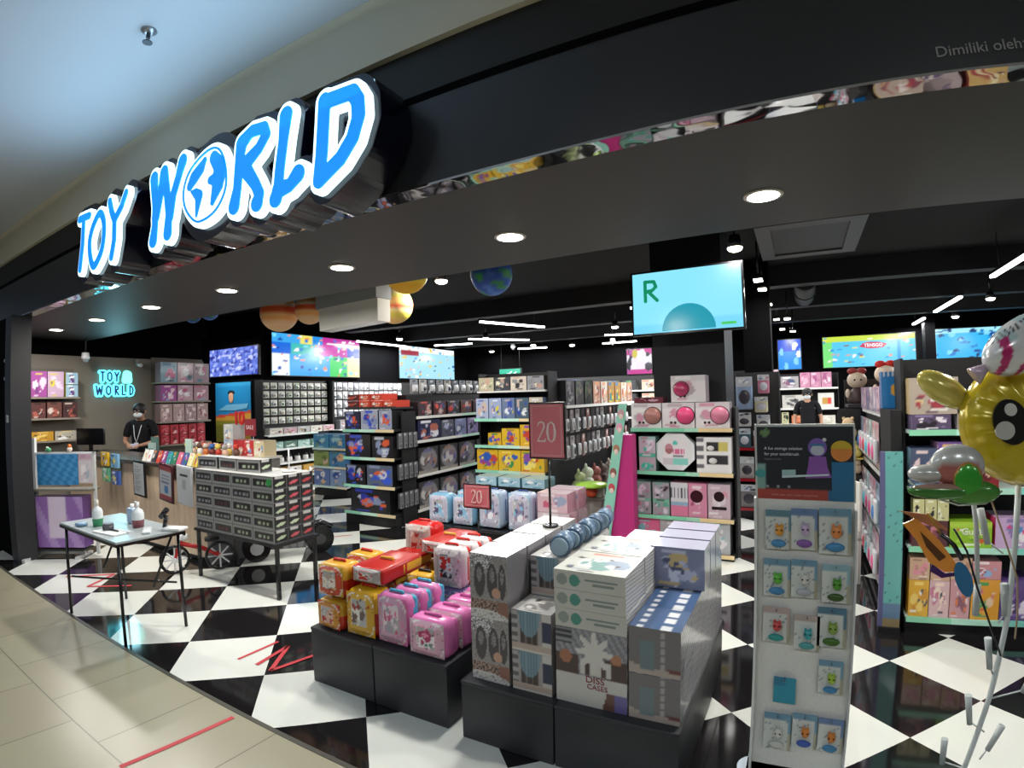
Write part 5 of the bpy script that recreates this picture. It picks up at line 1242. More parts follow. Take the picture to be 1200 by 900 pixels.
place([(V[0][0], .2)] + V[1:], 3, .2, .012, (-3.88, 6.02, 1.021), 0, 'brick_box', 'box', 'yellow brick boxes', lambda i: ('small yellow brick box with red picture on the upper yellow board', 'middle sized yellow brick box on the upper yellow board', 'tallest yellow brick box on the upper yellow board')[i])
V = [(pack(.325, .26, .27, art(721 + k, yel[k % 2], yp, None, 5), '#c89a1c', '#e0b838', 18).mesh('brick_box'), .325) for k in range(3)]
place(V, 3, .02, .01, (-3.88, 6.02, .691), 0, 'brick_box', 'box', 'yellow brick boxes', lambda i: lab('wide yellow brick box', i, 3, 'the black gondola', 'lower yellow board'))
place([(pack(.325, .26, .2, art(725, '#9ab8c0', ['#e0ecee', '#4a8898'], None, 3), '#6a9aa4', None, 12).mesh('brick_box'), .325)], 3, .02, .01, (-3.88, 6.02, .351), 0, 'brick_box', 'box', 'pale blue boxes low on the yellow bay', lambda i: lab('pale blue box', i, 3, 'the black gondola', 'low board of yellow bay'))
# long side of the yellow gondola, facing the column aisle
GB = shelf_bay('shelf_bay', 'long gondola side with a high white shelf above hooks of silver and dark packs', 'shelving', (-2.72, 6.46, 0), pi / 2, 3.4, .55, [1.52], 1.66, '#121214', '#e4e4e0', (('#f2f2ee', 1.0),), .3)
O('side_fin', MB().box(0, 3.4, .1, .5, .3, .34, '#2a2a2c'), MATTE, GB)
V = [(pack(.3, .25, .34, art(731 + k, b, p, None, 5), s, None, 14).mesh('figure_box'), .3) for k, (b, p, s) in enumerate([('#3a3a3e', ['#1a1a1e', '#8a8a90', '#b8b8ba', '#5a3a34'], '#2a2a2e'), ('#2c3430', ['#12161a', '#5a6a4a', '#8a7a70'], '#22262a'), ('#c8a090', ['#f0e4d8', '#b05a40', '#4a4a5a', '#f0a870'], '#b07a60'), ('#d8cfc4', ['#b0483a', '#f4ece0', '#3a3a44', '#e0a070'], '#c89a80'), ('#b08a50', ['#d05a28', '#4a9a5a', '#3a7ab8', '#e8d060'], '#8a6a40')])]
place([V[0], V[1], V[1], V[2], V[3], V[4], V[4], V[3], V[2]], 9, .02, .05, (-2.735, 6.46, 1.521), pi / 2, 'figure_box', 'box', 'figure boxes on the high white shelf', lambda i: lab(('dark', 'dark', 'dark green', 'orange and white', 'white and red', 'multicoloured', 'multicoloured', 'white', 'orange')[i] + ' figure box', i, 9, 'the big sale sign', 'high white shelf'))
V = [blister(.15, .32, c, t_, 740 + k, res=8) for k, (c, t_) in enumerate([('#3a3638', '#8a8488'), ('#6a6466', '#b8b0b0'), ('#a8a4a2', '#4a4446'), ('#2a2628', '#c8c4c4'), ('#8a5a54', '#c8b0a8')])]
for rr, z in enumerate((1.14, .78)):
    place(V[rr:] + V[:rr], 14, .05, .06, (-2.79, 6.46, z), pi / 2, 'hanging_pack', 'blister pack', 'hook rows on the column aisle gondola', lambda i, rr=rr: lab('dark and silver hanging pack', i, 14, 'big sale sign', ('upper', 'lower')[rr] + ' hooks under high shelf'))
for i, (dy_, z, c, s_, w_) in enumerate([(.05, .5, '#b8c890', 'pale green', .1), (.33, .52, '#d8e0c8', 'white and green', .11), (.66, .45, '#9a5a50', 'russet', .1), (.95, .46, '#5a4a44', 'dark brown', .1), (1.3, .48, '#c8b8a8', 'cream', .1), (1.62, .46, '#7a3a34', 'brick red', .09)]):
    t = thing('plush_toy', s_ + ' plush toy on the low ledge of the column aisle gondola', 'soft toy', (-2.62, 6.5 + dy_, .345), .4, 'plush toys on the low ledge')
    O('body', MB().ball((0, 0, w_), (w_, w_ * .9, w_), c, 8), MATTE, t); O('head', MB().ball((.02, 0, w_ * 2.3), (w_ * .75, w_ * .7, w_ * .7), c, 8), MATTE, t)
    for s2 in (-1, 1): O('ear', MB().ball((0, s2 * w_ * .5, w_ * 2.95), (w_ * .2, w_ * .2, w_ * .45), c, 6), MATTE, t); O('arm', MB().ball((w_ * .5, s2 * w_ * .9, w_ * 1.1), (w_ * .3, w_ * .3, w_ * .5), c, 6), MATTE, t)
t = thing('toy_bucket', 'grey white bin of goods with a lime lid beside the doll display tower', 'bin', (-2.26, 5.92, 0))
O('bin_body', MB().box(-.2, .22, -.16, .16, 0, .44, '#b4b0a6'), MATTE, t); O('bin_rim', MB().box(-.21, .23, -.17, .17, .44, .46, '#8a867c'), MATTE, t)
t = thing('toy_helmet', 'lime green rimmed toy with an orange red centre on the bin', 'toy', (-2.18, 5.88, .461)); O('rim_disc', MB().lathe([(.06, .12), (.19, .13), (.2, .15), (.14, .17), (.05, .18)], col='#a8dc4a', n=20), GLOSS, t); O('core', MB().ball((0, -.05, .07), (.075, .06, .065), '#d85a3a', 8), GLOSS, t); O('holder', MB().rbox(-.12, .12, -.02, .1, 0, .13, .02, '#c8ccc0'), GLOSS, t)

# far rows beyond the gondolas, seen over their crests
far = shelf_bay('shelf_bay', 'far shelving against the back wall below the green lit sign', 'shelving', (-8.2, 13.5, 0), 0, 7.4, .45, [1.75, 1.4, 1.05], 2.15, '#141416', '#d8d8d4', (('#e4e4de', 1.0),), .12)
V = variants(5, .34, .25, .26, ['#8a8c90', '#c8c0b4', '#5a6a88', '#3a3c40', '#b8a898'], ['#e4e4e0', '#4a5a88', '#2a2a30', '#c86a5a', '#6a9a6a'], 760, side='#6a6a6a', res=8)
for z, q in ((1.751, 'top'), (1.401, 'second')):
    place(V, 14, .1, .16, (-8.2, 13.52, z), 0, 'toy_box', 'box', 'boxes on the far back shelving', lambda i, q=q: lab('small distant toy box', i, 14, 'the pale screen wall', q + ' board of far shelving'))
t = thing('exit_sign', 'small green lit sign above the far shelving', 'sign', (-7.35, 13.3, 2.22)); O('sign_case', MB().box(-.36, .36, .01, .08, 0, .26, '#1c2a26'), MATTE, t); O('sign_face', MB().box(-.34, .34, 0, .01, .02, .24, '#38c8a4'), SCREEN, t); [O('sign_hanger', MB().cyl((x, .05, .26), (x, .05, 1.28), .008, n=6, col='#222222'), MATTE, t) for x in (-.3, .3)]
O('lettering', sdf_mesh([[(-.1, .1), (-.02, .1), (.06, .16)], [(.12, .08), (.2, .14)]], .02, -.003, 0, .012), pm('#d8fff0', .5), t)
# mid distance row crest behind the sale sign
shelf_bay('shelf_bay', 'mid store gondola seen over the big sale sign', 'shelving', (-5.9, 9.6, 0), 0, 2.2, .5, [1.72, 1.4], 1.95, '#131315', '#dcdcd8', (('#e8e8e2', 1.0),), .12)
V = variants(5, .3, .3, .24, ['#5a6a88', '#c8ccd0', '#3a4a5a', '#a8a8a0', '#8a9ab0'], ['#e8e8ea', '#2a3a68', '#6a8a5a', '#c8c8cc'], 780, side='#5a6070', res=8)
place(V, 6, .04, .05, (-5.9, 9.62, 1.721), 0, 'toy_box', 'box', 'boxes on the mid store gondola', lambda i: lab('blue grey toy box', i, 6, 'the black gondola', 'crest of mid store gondola'))
# ================================================================== doll surprise rack in front of the column
DR = shelf_bay('shelf_bay', 'black rack of pink and white doll surprise boxes in front of the screen column', 'shelving', (-1.58, 5.44, 0), 0, 1.0, .46, [1.3, .86, .41, .06], 1.5, '#0e0e10', '#17171a', (('#86d2ae', .55), ('#a8dcc0', .68), ('#ecd2a0', 1.0)), .04)
def ball_box(w, h, ballc, seed, lb, x, z, ring='#3a1c24', dots=True, y=5.47, bx=.22, br=.085):
    t = thing('doll_surprise_box', lb, 'box', (x, y, z), 0, 'doll surprise boxes on the black rack')
    O('carton', pack(w, .24, h, art(seed, '#efe9ea', ['#c4b4bc', '#faf6f8', '#d89ab0'], '#e2dce0', 2), '#c8b8c0', '#e2dcde', 16), WRAP, t)
    O('ball_window', MB().cyl((w * bx, -.004, h * .5), (w * bx, .004, h * .5), br * 1.08, n=28, col=ring), GLOSS, t)
    O('surprise_ball', MB().ball((w * bx, -.008, h * .5), (br, .06, br), ballc, 12), GLOSS, t)
    O('small_ball', MB().ball((-w * .22, -.004, h * .22), (.014, .012, .014), '#3a2a30', 6).ball((-w * .1, -.004, h * .22), (.014, .012, .014), '#3a2a30', 6), GLOSS, t)
ball_box(.31, .255, '#a8736c', 801, 'white doll box with a brownish ball, first on the top board', -1.42, 1.301)
ball_box(.32, .255, '#e0487c', 802, 'white doll box with a bright pink ball, middle of the top board', -1.095, 1.301)
ball_box(.32, .255, '#d07a94', 803, 'white doll box with a pale pink ball at the far end of the top board', -.765, 1.301, bx=.22)
ball_box(.34, .27, '#b83866', 804, 'single white doll box with a deep pink ball perched highest before the column', -1.0, 1.561, y=5.52, bx=-.2, br=.075)
tag(O('maroon_strip_box', pack(.3, .2, .06, art(805, '#6a1c30', ['#d8a8b8', '#2a0c14'], None, 3), '#5a1828'), WRAP, None, (-1.4, 5.5, 1.5575)), 'thin maroon printed box lying over the brownish ball box', 'box')
t = thing('doll_pack', 'two small mint and pink doll cubes stacked at the rack end', 'box', (-1.42, 5.47, .861)); O('lower_cube', pack(.17, .2, .175, art(806, '#b8a8b4', ['#3ac0a8', '#d8d0e0', '#8a6a90'], '#4ab8a0', 3), '#8ab8b0'), WRAP, t); O('upper_cube', pack(.17, .2, .175, art(807, '#c0b4c0', ['#3ac0a8', '#e0d8e8', '#c07090'], '#a8c8c4', 3), '#8ab8b0'), WRAP, t, (0, 0, .177))
t = thing('octagon_case', 'large white octagonal doll case with a pink and mint picture', 'case', (-1.14, 5.5, .872))
oc = [(.19 * cos(a) / cos(pi / 8) * .97, .19 + .19 * sin(a) / cos(pi / 8) * .97) for a in [pi / 8 + pi / 4 * k for k in range(8)]]
O('case_body', MB().prism(oc, 0, .14, '#f0eff2'), GLOSS, t)
def octp(u, v):
    if v < .25: return '#8ad8cc' if u > .4 else '#d8d0d8'
    if ((u - .25) / .16) ** 2 + ((v - .6) / .2) ** 2 < 1: return '#c88a98' if v > .6 else '#a8686c'
    if ((u - .5) / .1) ** 2 + ((v - .82) / .08) ** 2 < 1: return '#5ac8c0'
    if .42 < u < .88 and .42 < v < .6: return '#e0709a' if int(u * 26) % 3 else '#f0e0e8'
    if .42 < u < .82 and .3 < v < .38: return '#8a8890'
    return '#f2ecf0'
O('case_print', MB().grid((-.125, -.002, .055), (.25, 0, 0), (0, 0, .27), 26, 26, octp), WRAP, t)
O('case_rim', MB().tube([(x, 0, z) for x, z in oc], .008, 6, '#f0f0f2', closed=True), GLOSS, t)
def winp(u, v):
    if .28 < u < .92 and ((.62 < v < .88) or (.24 < v < .5)):
        return '#26242a' if u < .62 or v < .5 else '#d8c86a'
    if u < .2 and int(v * 8) % 2: return '#6a6870'
    return '#f4f2f2'
t = thing('doll_window_box', 'white box with two dark windows of white rabbit like dolls', 'box', (-.76, 5.47, .861)); O('carton', pack(.33, .24, .35, winp, '#d4d2d6', '#e4e2e4', 26), WRAP, t)
O('doll_head', MB().ball((-.03, -.004, .245), (.035, .02, .025), '#e4e2e2', 8), GLOSS, t); O('doll_head', MB().ball((-.01, -.004, .12), (.04, .02, .03), '#e4e2e2', 8), GLOSS, t)
base_z = .411
for k, x in enumerate((-1.48, -1.29)):
    for q in range(2):
        tag(O('doll_cube', pack(.17, .2, .165, art(811 + k * 2 + q, '#a09aa4', ['#c86a94', '#58a890', '#d8c8d8', '#3a2a34'], '#7ab8a0' if q == 0 else None, 3), '#7aa898'), WRAP, None, (x, 5.47, base_z + .167 * q)), 'small doll cube with green base, %s of the %s pair on the third board' % (('lower', 'upper')[q], ORD[k]), 'box', 'doll cubes on the third board')
tag(O('pink_card_box', pack(.17, .22, .34, lambda u, v: '#e07aa0' if v < .32 else ('#8fb0c8' if v < .42 else ('#4a4a58' if (u * 5) % 1 < .35 and .55 < v < .85 else '#dad8de')), '#d890a8', None, 18), WRAP, None, (-1.105, 5.47, base_z)), 'grey white box of small tools over a pink foot on the third board', 'box')
t = thing('doll_mirror_box', 'pink box with a round dark red window on the third board', 'box', (-.925, 5.47, base_z)); O('carton', pack(.18, .22, .34, art(821, '#d88aa8', ['#e8b0c4', '#f0d8e0', '#b04a78'], None, 3), '#c87898'), WRAP, t); O('round_window', MB().cyl((-.01, -.003, .21), (-.01, .003, .21), .062, n=24, col='#3c1420'), GLOSS, t)
t = thing('doll_mirror_box', 'pale pink and grey box with a dark round window and clear dome end', 'box', (-.72, 5.47, base_z)); O('carton', pack(.21, .24, .34, art(822, '#cdb4c0', ['#e8d8e0', '#d890a8', '#f4f0f2'], None, 3), '#b8b4bc'), WRAP, t); O('round_window', MB().cyl((.0, -.003, .22), (.0, .003, .22), .05, n=24, col='#2a141c'), GLOSS, t); O('slot_window', MB().box(-.07, .07, -.004, .002, .09, .12, '#2a1a20'), GLOSS, t)
for k, (x, c, c2, lb) in enumerate([(-1.435, '#d85a88', '#f0c8d8', 'hot pink patterned box on the lowest board'), (-1.17, '#a8a0a4', '#2a2428', 'grey box with dark car window on the lowest board'), (-.8, '#b0b4b8', '#2a3038', 'large clear fronted toy set with white and teal pieces on the lowest board')]):
    tag(O('low_toy_box', pack((.26, .28, .36)[k], .24, .31, art(831 + k, c, [c2, '#e8e4e8', '#7ab8c0'], None, 5), '#8a8488', None, 16), WRAP, None, (x, 5.47, .061)), lb, 'box', 'boxes on the lowest board')
# cardboard doll tower beside it
DT = thing('doll_display_tower', 'leaning cardboard tower with mint doll strip and magenta flank beside the doll rack', 'display stand', (-1.62, 5.28, 0))
O('tower_body', MB().prism([(-.22, 0), (.1, 0), (.1, 1.24), (-.0, 1.24)], 0, .14, '#b02a72', '#c02a7c'), MATTE, DT)
O('tower_strip', MB().add([(-.27, -.03, .16), (-.15, -.03, .16), (.06, -.03, 1.56), (-.02, -.03, 1.56), (-.27, -.012, .16), (-.15, -.012, .16), (.06, -.012, 1.56), (-.02, -.012, 1.56)], [(0, 1, 2, 3), (5, 4, 7, 6), (4, 0, 3, 7), (1, 5, 6, 2), (3, 2, 6, 7), (4, 5, 1, 0)], '#8fd0bc'), WRAP, DT)
for k, (x, z, c) in enumerate([(.0, 1.46, '#c89aa0'), (-.02, 1.32, '#e0a0b8'), (-.06, 1.1, '#a87a60'), (-.1, .86, '#8a5a50'), (-.12, .7, '#c04a54'), (-.16, .48, '#c88aa8'), (-.19, .3, '#4a4a50')]):
    O('doll_picture', MB().ball((x, -.031, z), (.035, .003, .045), c, 8).ball((x, -.033, z - .03), (.022, .003, .03), '#e8d0c8', 6), WRAP, DT)

# ================================================================== things beyond the column
BU = shelf_bay('shelf_bay', 'distant black unit with three white edged boards seen over the toothbrush stand', 'shelving', (-.33, 12.6, 0), 0, 1.15, .4, [1.69, 1.26, .92, .5], 2.0, '#0c0c0e', '#e4e4e0', (('#efeeea', 1.0),), .1)
O('pink_board_end', MB().box(-.12, -.022, -.02, .3, .2, 2.1, '#c0a8b4'), MATTE, BU)
gB_ = 'boxes on the distant black unit'
def bub(w_, h_, x, z, fn, side, lb, g=gB_, res=14): tag(O('boxed_toy', pack(w_, .25, h_, fn, side, None, res), WRAP, None, (x, 12.62, z + .0015)), lb, 'box', g)
bub(.36, .25, -.13, 1.69, art(841, '#a8a4a8', ['#4a5a78', '#e4e4e8', '#8a5a7a'], None, 4), '#8a8a90', 'grey blue boxed set on the top board of the distant black unit')
for k in range(3): bub(.2, .32, .18 + .21 * k, 1.69, art(845 + k, '#c88aa8', ['#e0b0c8', '#a85a88', '#f0d8e4'], None, 3), '#a86a8c', 'pink doll box on the top board of the distant unit, %s along' % ORD[k], 'pink doll boxes on the distant unit')
bub(.48, .28, -.05, 1.26, art(851, '#d4d2cc', ['#5a5a5e', '#a8a8a4', '#3a3a3e'], None, 4, 2), '#b8b6b0', 'white grey printed box on the middle board behind the customer')
bub(.31, .31, .58, 1.26, lambda u, v: ('#c89a4a' if u < .6 else '#d8453a') if .25 < u < .8 and .25 < v < .7 else '#e4e2dc', '#c8c6c0', 'white box framing an orange and red picture on the middle board')
bub(.14, .25, -.24, .92, art(853, '#d0d0a8', ['#2a2a2a', '#8a8a6a'], None, 3), '#a8a890', 'narrow cream box with dark rounds on the lower board')
bub(.28, .18, .03, .92, art(854, '#d88060', ['#f0b090', '#a84a3a'], None, 2), '#c86a4a', 'orange box on the lower board behind the customer')
bub(.3, .18, .6, .92, art(855, '#d8d4c8', ['#b8a890', '#f0ece0'], None, 2), '#c8c4b8', 'pale box on the lower board beside the yellow soft toys')
# hanging goods by the column
HB = shelf_bay('hook_panel', 'dark hook panel of clear bags beside the screen column with red edged boards below', 'shelving', (-.74, 7.4, 0), 0, .52, .25, [.92, .52, .14], 1.9, '#101012', '#3a3a3c', (('#a8202c', 1.0),), .1)
for k, (x, z, w_, h_, c, s_) in enumerate([(-.62, 1.42, .2, .42, '#9fb4d8', 'clear bag of pale blue goods hanging beside the column'), (-.385, 1.62, .14, .24, '#d88aa4', 'pink hanging card in the hook panel'), (-.63, 1.2, .17, .18, '#d8d4d8', 'white hanging pack below the clear blue bag'), (-.42, 1.38, .16, .2, '#e4dcc0', 'cream hanging pack under the pink card'), (-.4, 1.16, .16, .19, '#dcdce0', 'white and dark hanging pack, third down under the pink card'), (-.64, .922, .15, .25, '#4a6a78', 'teal boxed toy on the upper red edged board'), (-.47, .922, .12, .22, '#c890a0', 'rose boxed toy on the upper red edged board'), (-.33, .922, .1, .2, '#8a3a44', 'dark red boxed toy on the upper red edged board'),
    (-.62, .522, .18, .28, '#b8b4b4', 'grey white boxed toy on the lower red edged board'), (-.38, .522, .2, .26, '#6a6468', 'dark grey boxed toy on the lower red edged board'), (-.6, .142, .2, .3, '#8a8488', 'grey boxed toy on the bottom board beside the column'), (-.37, .142, .2, .27, '#7a3038', 'maroon boxed toy on the bottom board beside the column')]):
    t = thing('hanging_bag' if z > 1.1 else 'boxed_toy', s_, 'bag' if z > 1.1 else 'box', (x, 7.36 if z > 1.1 else 7.46, z), 0, None)
    O('bag_body', MB().rbox(-w_ / 2, w_ / 2, -.03, .03, 0, h_, .02 if z > 1.1 else .006, c), GLOSS, t)
    O('header_card', MB().grid((-w_ / 2, -.032, h_ * .7), (w_, 0, 0), (0, 0, h_ * .3), 8, 6, art(860 + k, '#d8dce4', [c, '#5a7ab0', '#ffffff', '#2a2a30'], None, 3)), WRAP, t)
    O('bag_contents', MB().ball((0, -.03, h_ * .38), (w_ * .35, .012, h_ * .22), '#d8d8e4' if k % 2 else '#4a4650', 8), GLOSS, t)

# soft dolls on the crest (plain cloth dolls in red bows) and yellow soft toys
def soft_doll(x, y, z, s, face, bow, dress, lb, rz=0):
    t = thing('cloth_doll', lb, 'soft toy', (x, y, z), rz, None)
    O('body', MB().lathe([(s * .5, 0), (s * .62, s * .2), (s * .42, s * .75), (s * .2, s * 1.0)], col=dress, n=14), MATTE, t)
    h = MB().ball((0, 0, s * 1.45), (s * .58, s * .5, s * .52), face, 10)
    O('head', h, MATTE, t)
    O('eye', MB().ball((-s * .18, -s * .47, s * 1.45), s * .06, '#2a1a18', 6), GLOSS, t); O('eye', MB().ball((s * .18, -s * .47, s * 1.45), s * .06, '#2a1a18', 6), GLOSS, t)
    O('bow', MB().ball((-s * .26, -s * .1, s * 2.0), (s * .3, s * .16, s * .2), bow, 8).ball((s * .26, -s * .1, s * 2.0), (s * .3, s * .16, s * .2), bow, 8).ball((0, -s * .12, s * 2.0), s * .1, bow, 6), MATTE, t)
    O('arm', MB().ball((-s * .55, -s * .1, s * .62), (s * .16, s * .16, s * .3), face, 6), MATTE, t); O('arm', MB().ball((s * .55, -s * .1, s * .62), (s * .16, s * .16, s * .3), face, 6), MATTE, t)
SH = thing('toy_shelf', 'narrow dark shelf rank carrying cloth dolls above the right aisle'.replace('the right aisle', 'the doll aisle'), 'shelving', (.75, 6.2, 0))
O('shelf_board', MB().box(-.26, .52, 0, .42, 1.46, 1.49, '#26262a'), MATTE, SH); O('shelf_back', MB().box(-.26, .52, .39, .42, .1, 1.75, '#141416'), MATTE, SH); O('shelf_foot', MB().box(-.26, .52, .02, .42, 0, .1, '#141416'), MATTE, SH)
soft_doll(.59, 6.28, 1.5, .165, '#c8b8a4', '#8a2a28', '#3a2a2a', 'cloth doll with dark red bow and plain face, first above the aisle')
soft_doll(.86, 6.26, 1.52, .185, '#e0ceb8', '#d02820', '#c84a6a', 'cloth doll with bright red bow above the blue bag')
soft_doll(1.06, 6.36, 1.53, .18, '#d8b898', '#a02420', '#8a3a34', 'cloth doll half hidden behind the bright red bowed one')
for k, (x, z, s, c) in enumerate([(.48, 1.132, .08, '#e4c89a'), (.45, .967, .052, '#e0a858'), (.555, .967, .052, '#f0dc80'), (.45, .802, .05, '#e8d068'), (.555, .802, .05, '#d8c8a8')]):
    t = thing('plush_toy', 'small yellow or cream plush toy, %s from the top of the open pillar bin' % ORD[k], 'soft toy', (x, 6.1, z), 0, None)
    O('body', MB().ball((0, 0, s), (s, s * .8, s), c, 8), MATTE, t); O('head', MB().ball((0, -.01, s * 2.2), s * .72, c, 8), MATTE, t)
    O('ear', MB().ball((-s * .5, 0, s * 2.8), s * .22, c, 6), MATTE, t); O('ear', MB().ball((s * .5, 0, s * 2.8), s * .22, c, 6), MATTE, t)
t = thing('toy_pillar', 'dark pillar bin holding the yellow plush toys', 'bin', (.5, 6.12, 0)); O('bin_body', MB().box(-.11, .11, -.1, .1, 0, .8, '#141416'), MATTE, t); O('bin_shelf', MB().box(-.11, .11, -.1, .08, .955, .965, '#d8c060').box(-.11, .11, .08, .1, .8, 1.45, '#141416').box(-.11, .11, -.1, .08, 1.12, 1.13, '#d8c060'), MATTE, t)

# ================================================================== right gondola: aisle side (faces -x), black end, teal board, end bay
GD = shelf_bay('shelf_bay', 'aisle side of the doll gondola with sloping white rails of pink packs', 'shelving', (.62, 6.16, 0), -pi / 2, 1.4, .06, [1.46, .98, .5, .1], 1.455, '#101013', '#dcdcd8', (('#e4e4e6', 1.0),), .08, sides=False)
V = [blister(.2, .36, c, t_, 900 + k, res=10) for k, (c, t_) in enumerate([('#c8a8b4', '#e05a94'), ('#9ab0c8', '#3a7ac0'), ('#d8b0c0', '#f07aa8'), ('#b8b4bc', '#c83a54'), ('#a8c8cc', '#58b8d0'), ('#d0bcc8', '#d84a88')])]
for z, q in ((1.02, 'upper'), (.54, 'middle'), (.13, 'lower')):
    place(V[int(z * 10) % 3:] + V[:int(z * 10) % 3], 6, .03, .022, (.6, 6.16, z), -pi / 2, 'hanging_pack', 'blister pack', 'pink packs along the doll aisle', lambda i, q=q: lab('pink or blue hanging pack', i, 6, 'the far end', q + ' row of the doll aisle'))
V = variants(4, .2, .08, .2, ['#b8a8c0', '#d8b8c8', '#8a8aa8', '#c8c0c8'], ['#e8dce8', '#7a5a8a', '#c86a98', '#4a5a90'], 910, side='#9a8aa0')
place(V, 6, .02, .025, (.61, 6.16, 1.461), -pi / 2, 'doll_box', 'box', 'doll boxes on the doll aisle crest', lambda i: lab('lilac doll box', i, 6, 'the far end', 'crest of the doll aisle'))
tag(O('blue_box', pack(.2, .1, .27, lambda u, v: '#e8e4dc' if v > .86 and int(u * 14) % 2 else ('#e0a83a' if (u - .45) ** 2 + (v - .5) ** 2 < .02 else ('#c8dcec' if .5 < u < .9 and .6 < v < .75 else '#1f7cc0')), '#1a6aa8', None, 20), WRAP, None, (.70, 4.6, 1.502)), 'bright blue box with an orange figure on the gondola crest', 'box')
t = thing('card_pocket', 'white card pocket standing at the floor of the doll aisle', 'card holder', (.4, 5.3, .45)); t.rotation_euler = (0, 0, -1.2)
O('pocket_leg', MB().box(-.2, -.17, 0, .03, -.45, 0, '#c8c6c0').box(.17, .2, 0, .03, -.45, 0, '#c8c6c0').box(-.2, .2, 0, .03, -.08, -.05, '#c8c6c0'), MATTE, t); O('pocket_panel', MB().rbox(-.22, .22, 0, .03, 0, .42, .01, '#dedbd4'), MATTE, t); O('pocket_card', MB().box(-.12, -.06, -.012, 0, .2, .38, '#d0483a'), MATTE, t)
EN = thing('gondola_end_post', 'black upright end of the doll gondola behind the teal board', 'shelving post', (.7, 4.22, 0)); O('post_panel', MB().box(-.1, -.03, 0, .5, 0, 1.5, '#0c0c0e'), MATTE, EN); O('post_foot', MB().box(-.11, -.03, -.01, .5, 0, .06, '#050506'), MATTE, EN)
t = thing('teal_board', 'tall teal printed board with dark specks at the end of the doll aisle', 'board', (.605, 4.12, .0), .0)
def tealp(u, v):
    if v < .05: return '#8a7a5a'
    if v < .14: return '#5a7a9a'
    k = (math.sin(u * 40 + v * 130) * math.cos(v * 210 - u * 11))
    return '#35605c' if k > .93 else '#64aaa6'
O('board_face', MB().grid((-.055, -.001, .04), (.11, 0, 0), (0, 0, 1.19), 10, 90, tealp), WRAP, t); O('board_edge', MB().box(-.085, -.055, 0, .03, .04, 1.23, '#5a5a84').box(-.055, .055, 0, .03, .04, 1.23, '#5a9a98'), MATTE, t); O('board_foot', MB().box(-.08, .06, -.02, .08, 0, .04, '#1a1a1c'), MATTE, t)
ED = shelf_bay('shelf_bay', 'end bay of the doll gondola with yellow and pink surprise boxes', 'shelving', (.7, 4.12, 0), 0, 1.3, .42, [1.37, .99, .6, .12], 1.85, '#0e0e10', '#c8dcd4', (('#8ed4b0', .22), ('#b4e4d0', .5), ('#84d4c4', .8), ('#ecc89a', 1.0)), .1)
g5 = 'surprise boxes on the doll gondola end bay'
def bx5(w, h, x, z, base, pal, seed, lb, header=None, d=.25):
    tag(O('surprise_box', pack(w, d, h, art(seed, base, pal, header, 4), pal[0], base, 16), WRAP, None, (x, 4.14, z)), lb, 'box', g5)
bx5(.125, .25, .775, .121, '#d8a42c', ['#c88a20', '#4a4a4a', '#e8c868', '#e8dcd0'], 921, 'yellow box with a small grey card picture, bottom board of the end bay')
bx5(.125, .25, .905, .121, '#d8b4b8', ['#e8e4e8', '#c87a94', '#4a4a5a', '#f0d8c8'], 922, 'pink white box with large eyed cat face, bottom board of the end bay')
bx5(.125, .26, 1.035, .121, '#c8949c', ['#d87a4a', '#e8d0d4', '#8a5a6a'], 923, 'rose and orange surprise box, bottom board of the end bay')
bx5(.18, .27, 1.195, .121, '#dc9a34', ['#3a9a5a', '#d8403a', '#e8c8a8', '#c86a84'], 924, 'orange surprise box with green lettering shapes on the bottom board')
bx5(.2, .27, 1.39, .121, '#5a4080', ['#8a6ab0', '#e8e0f0', '#3a2a5a'], 925, 'purple surprise box at the end of the bottom board')
for k, (x, w_) in enumerate([(.775, .125), (.905, .12), (1.035, .13)]): bx5(w_, .15, x, .373 + (.0 if k < 2 else .01), '#c8a488', ['#b08470', '#e8d8c8', '#8a6a64', '#d88a9a'], 930 + k, 'beige small surprise box stacked second, %s along the end bay' % ORD[k])
bx5(.18, .12, 1.195, .393, '#c88a90', ['#8ab0d8', '#f0e4e8', '#a85a6a'], 933, 'rose box with pale blue label stacked above the orange one')
bx5(.22, .17, .83, .601, '#5a3038', ['#8a4a54', '#d8c0b8', '#3a2028', '#c87a8a'], 941, 'dark maroon boxed toy on the third board beside the green one')
bx5(.26, .17, 1.085, .601, '#8cb82c', ['#a8d048', '#f4f4ea', '#c8502a', '#5a8a1a'], 942, 'bright lime green box with white lettering on the third board', '#b0c848')
cu_ = [x for x in bpy.data.objects if x.get('label', '').startswith('bright lime green box')][0]
text('Cutie', .062, pm('#f4f4ea', .5), cu_, (.01, -.003, .105), ext=.001)
bx5(.25, .2, 1.36, .601, '#c8a8d0', ['#e03a7a', '#f4f0f6', '#4a90c8', '#8a7ab0'], 943, 'white and lilac doll box with a magenta corner on the third board')
for k in range(3): tag(O('small_tub', pack(.07, .1, .14, art(950 + k, '#c8c490', ['#2a2a2a', '#e8e8d0'], None, 2), '#9a9868'), WRAP, None, (.76 + .075 * k, 4.14, .775)), 'small olive tub on top of the maroon toy, %s along' % ORD[k], 'tub', 'olive tubs on the end bay')
bx5(.16, .26, .79, .991, '#4a5470', ['#8ab0c8', '#e0c8c8', '#2a3450'], 951, 'slate blue doll box on the second board of the end bay')
bx5(.16, .3, .96, .991, '#6a4a8c', ['#c8a0c8', '#e8e0f0', '#b02a3a', '#e0b070'], 952, 'purple doll box on the second board of the end bay')
bx5(.2, .26, 1.15, .991, '#8a2230', ['#c84a54', '#e8c0a8', '#5a1420'], 953, 'crimson doll box on the second board behind the tulip balloon')
bx5(.24, .1, .84, 1.371, '#5a4a68', ['#8a7aa0', '#e8e0e8', '#2a2430'], 954, 'low dark violet box on the top board of the end bay')
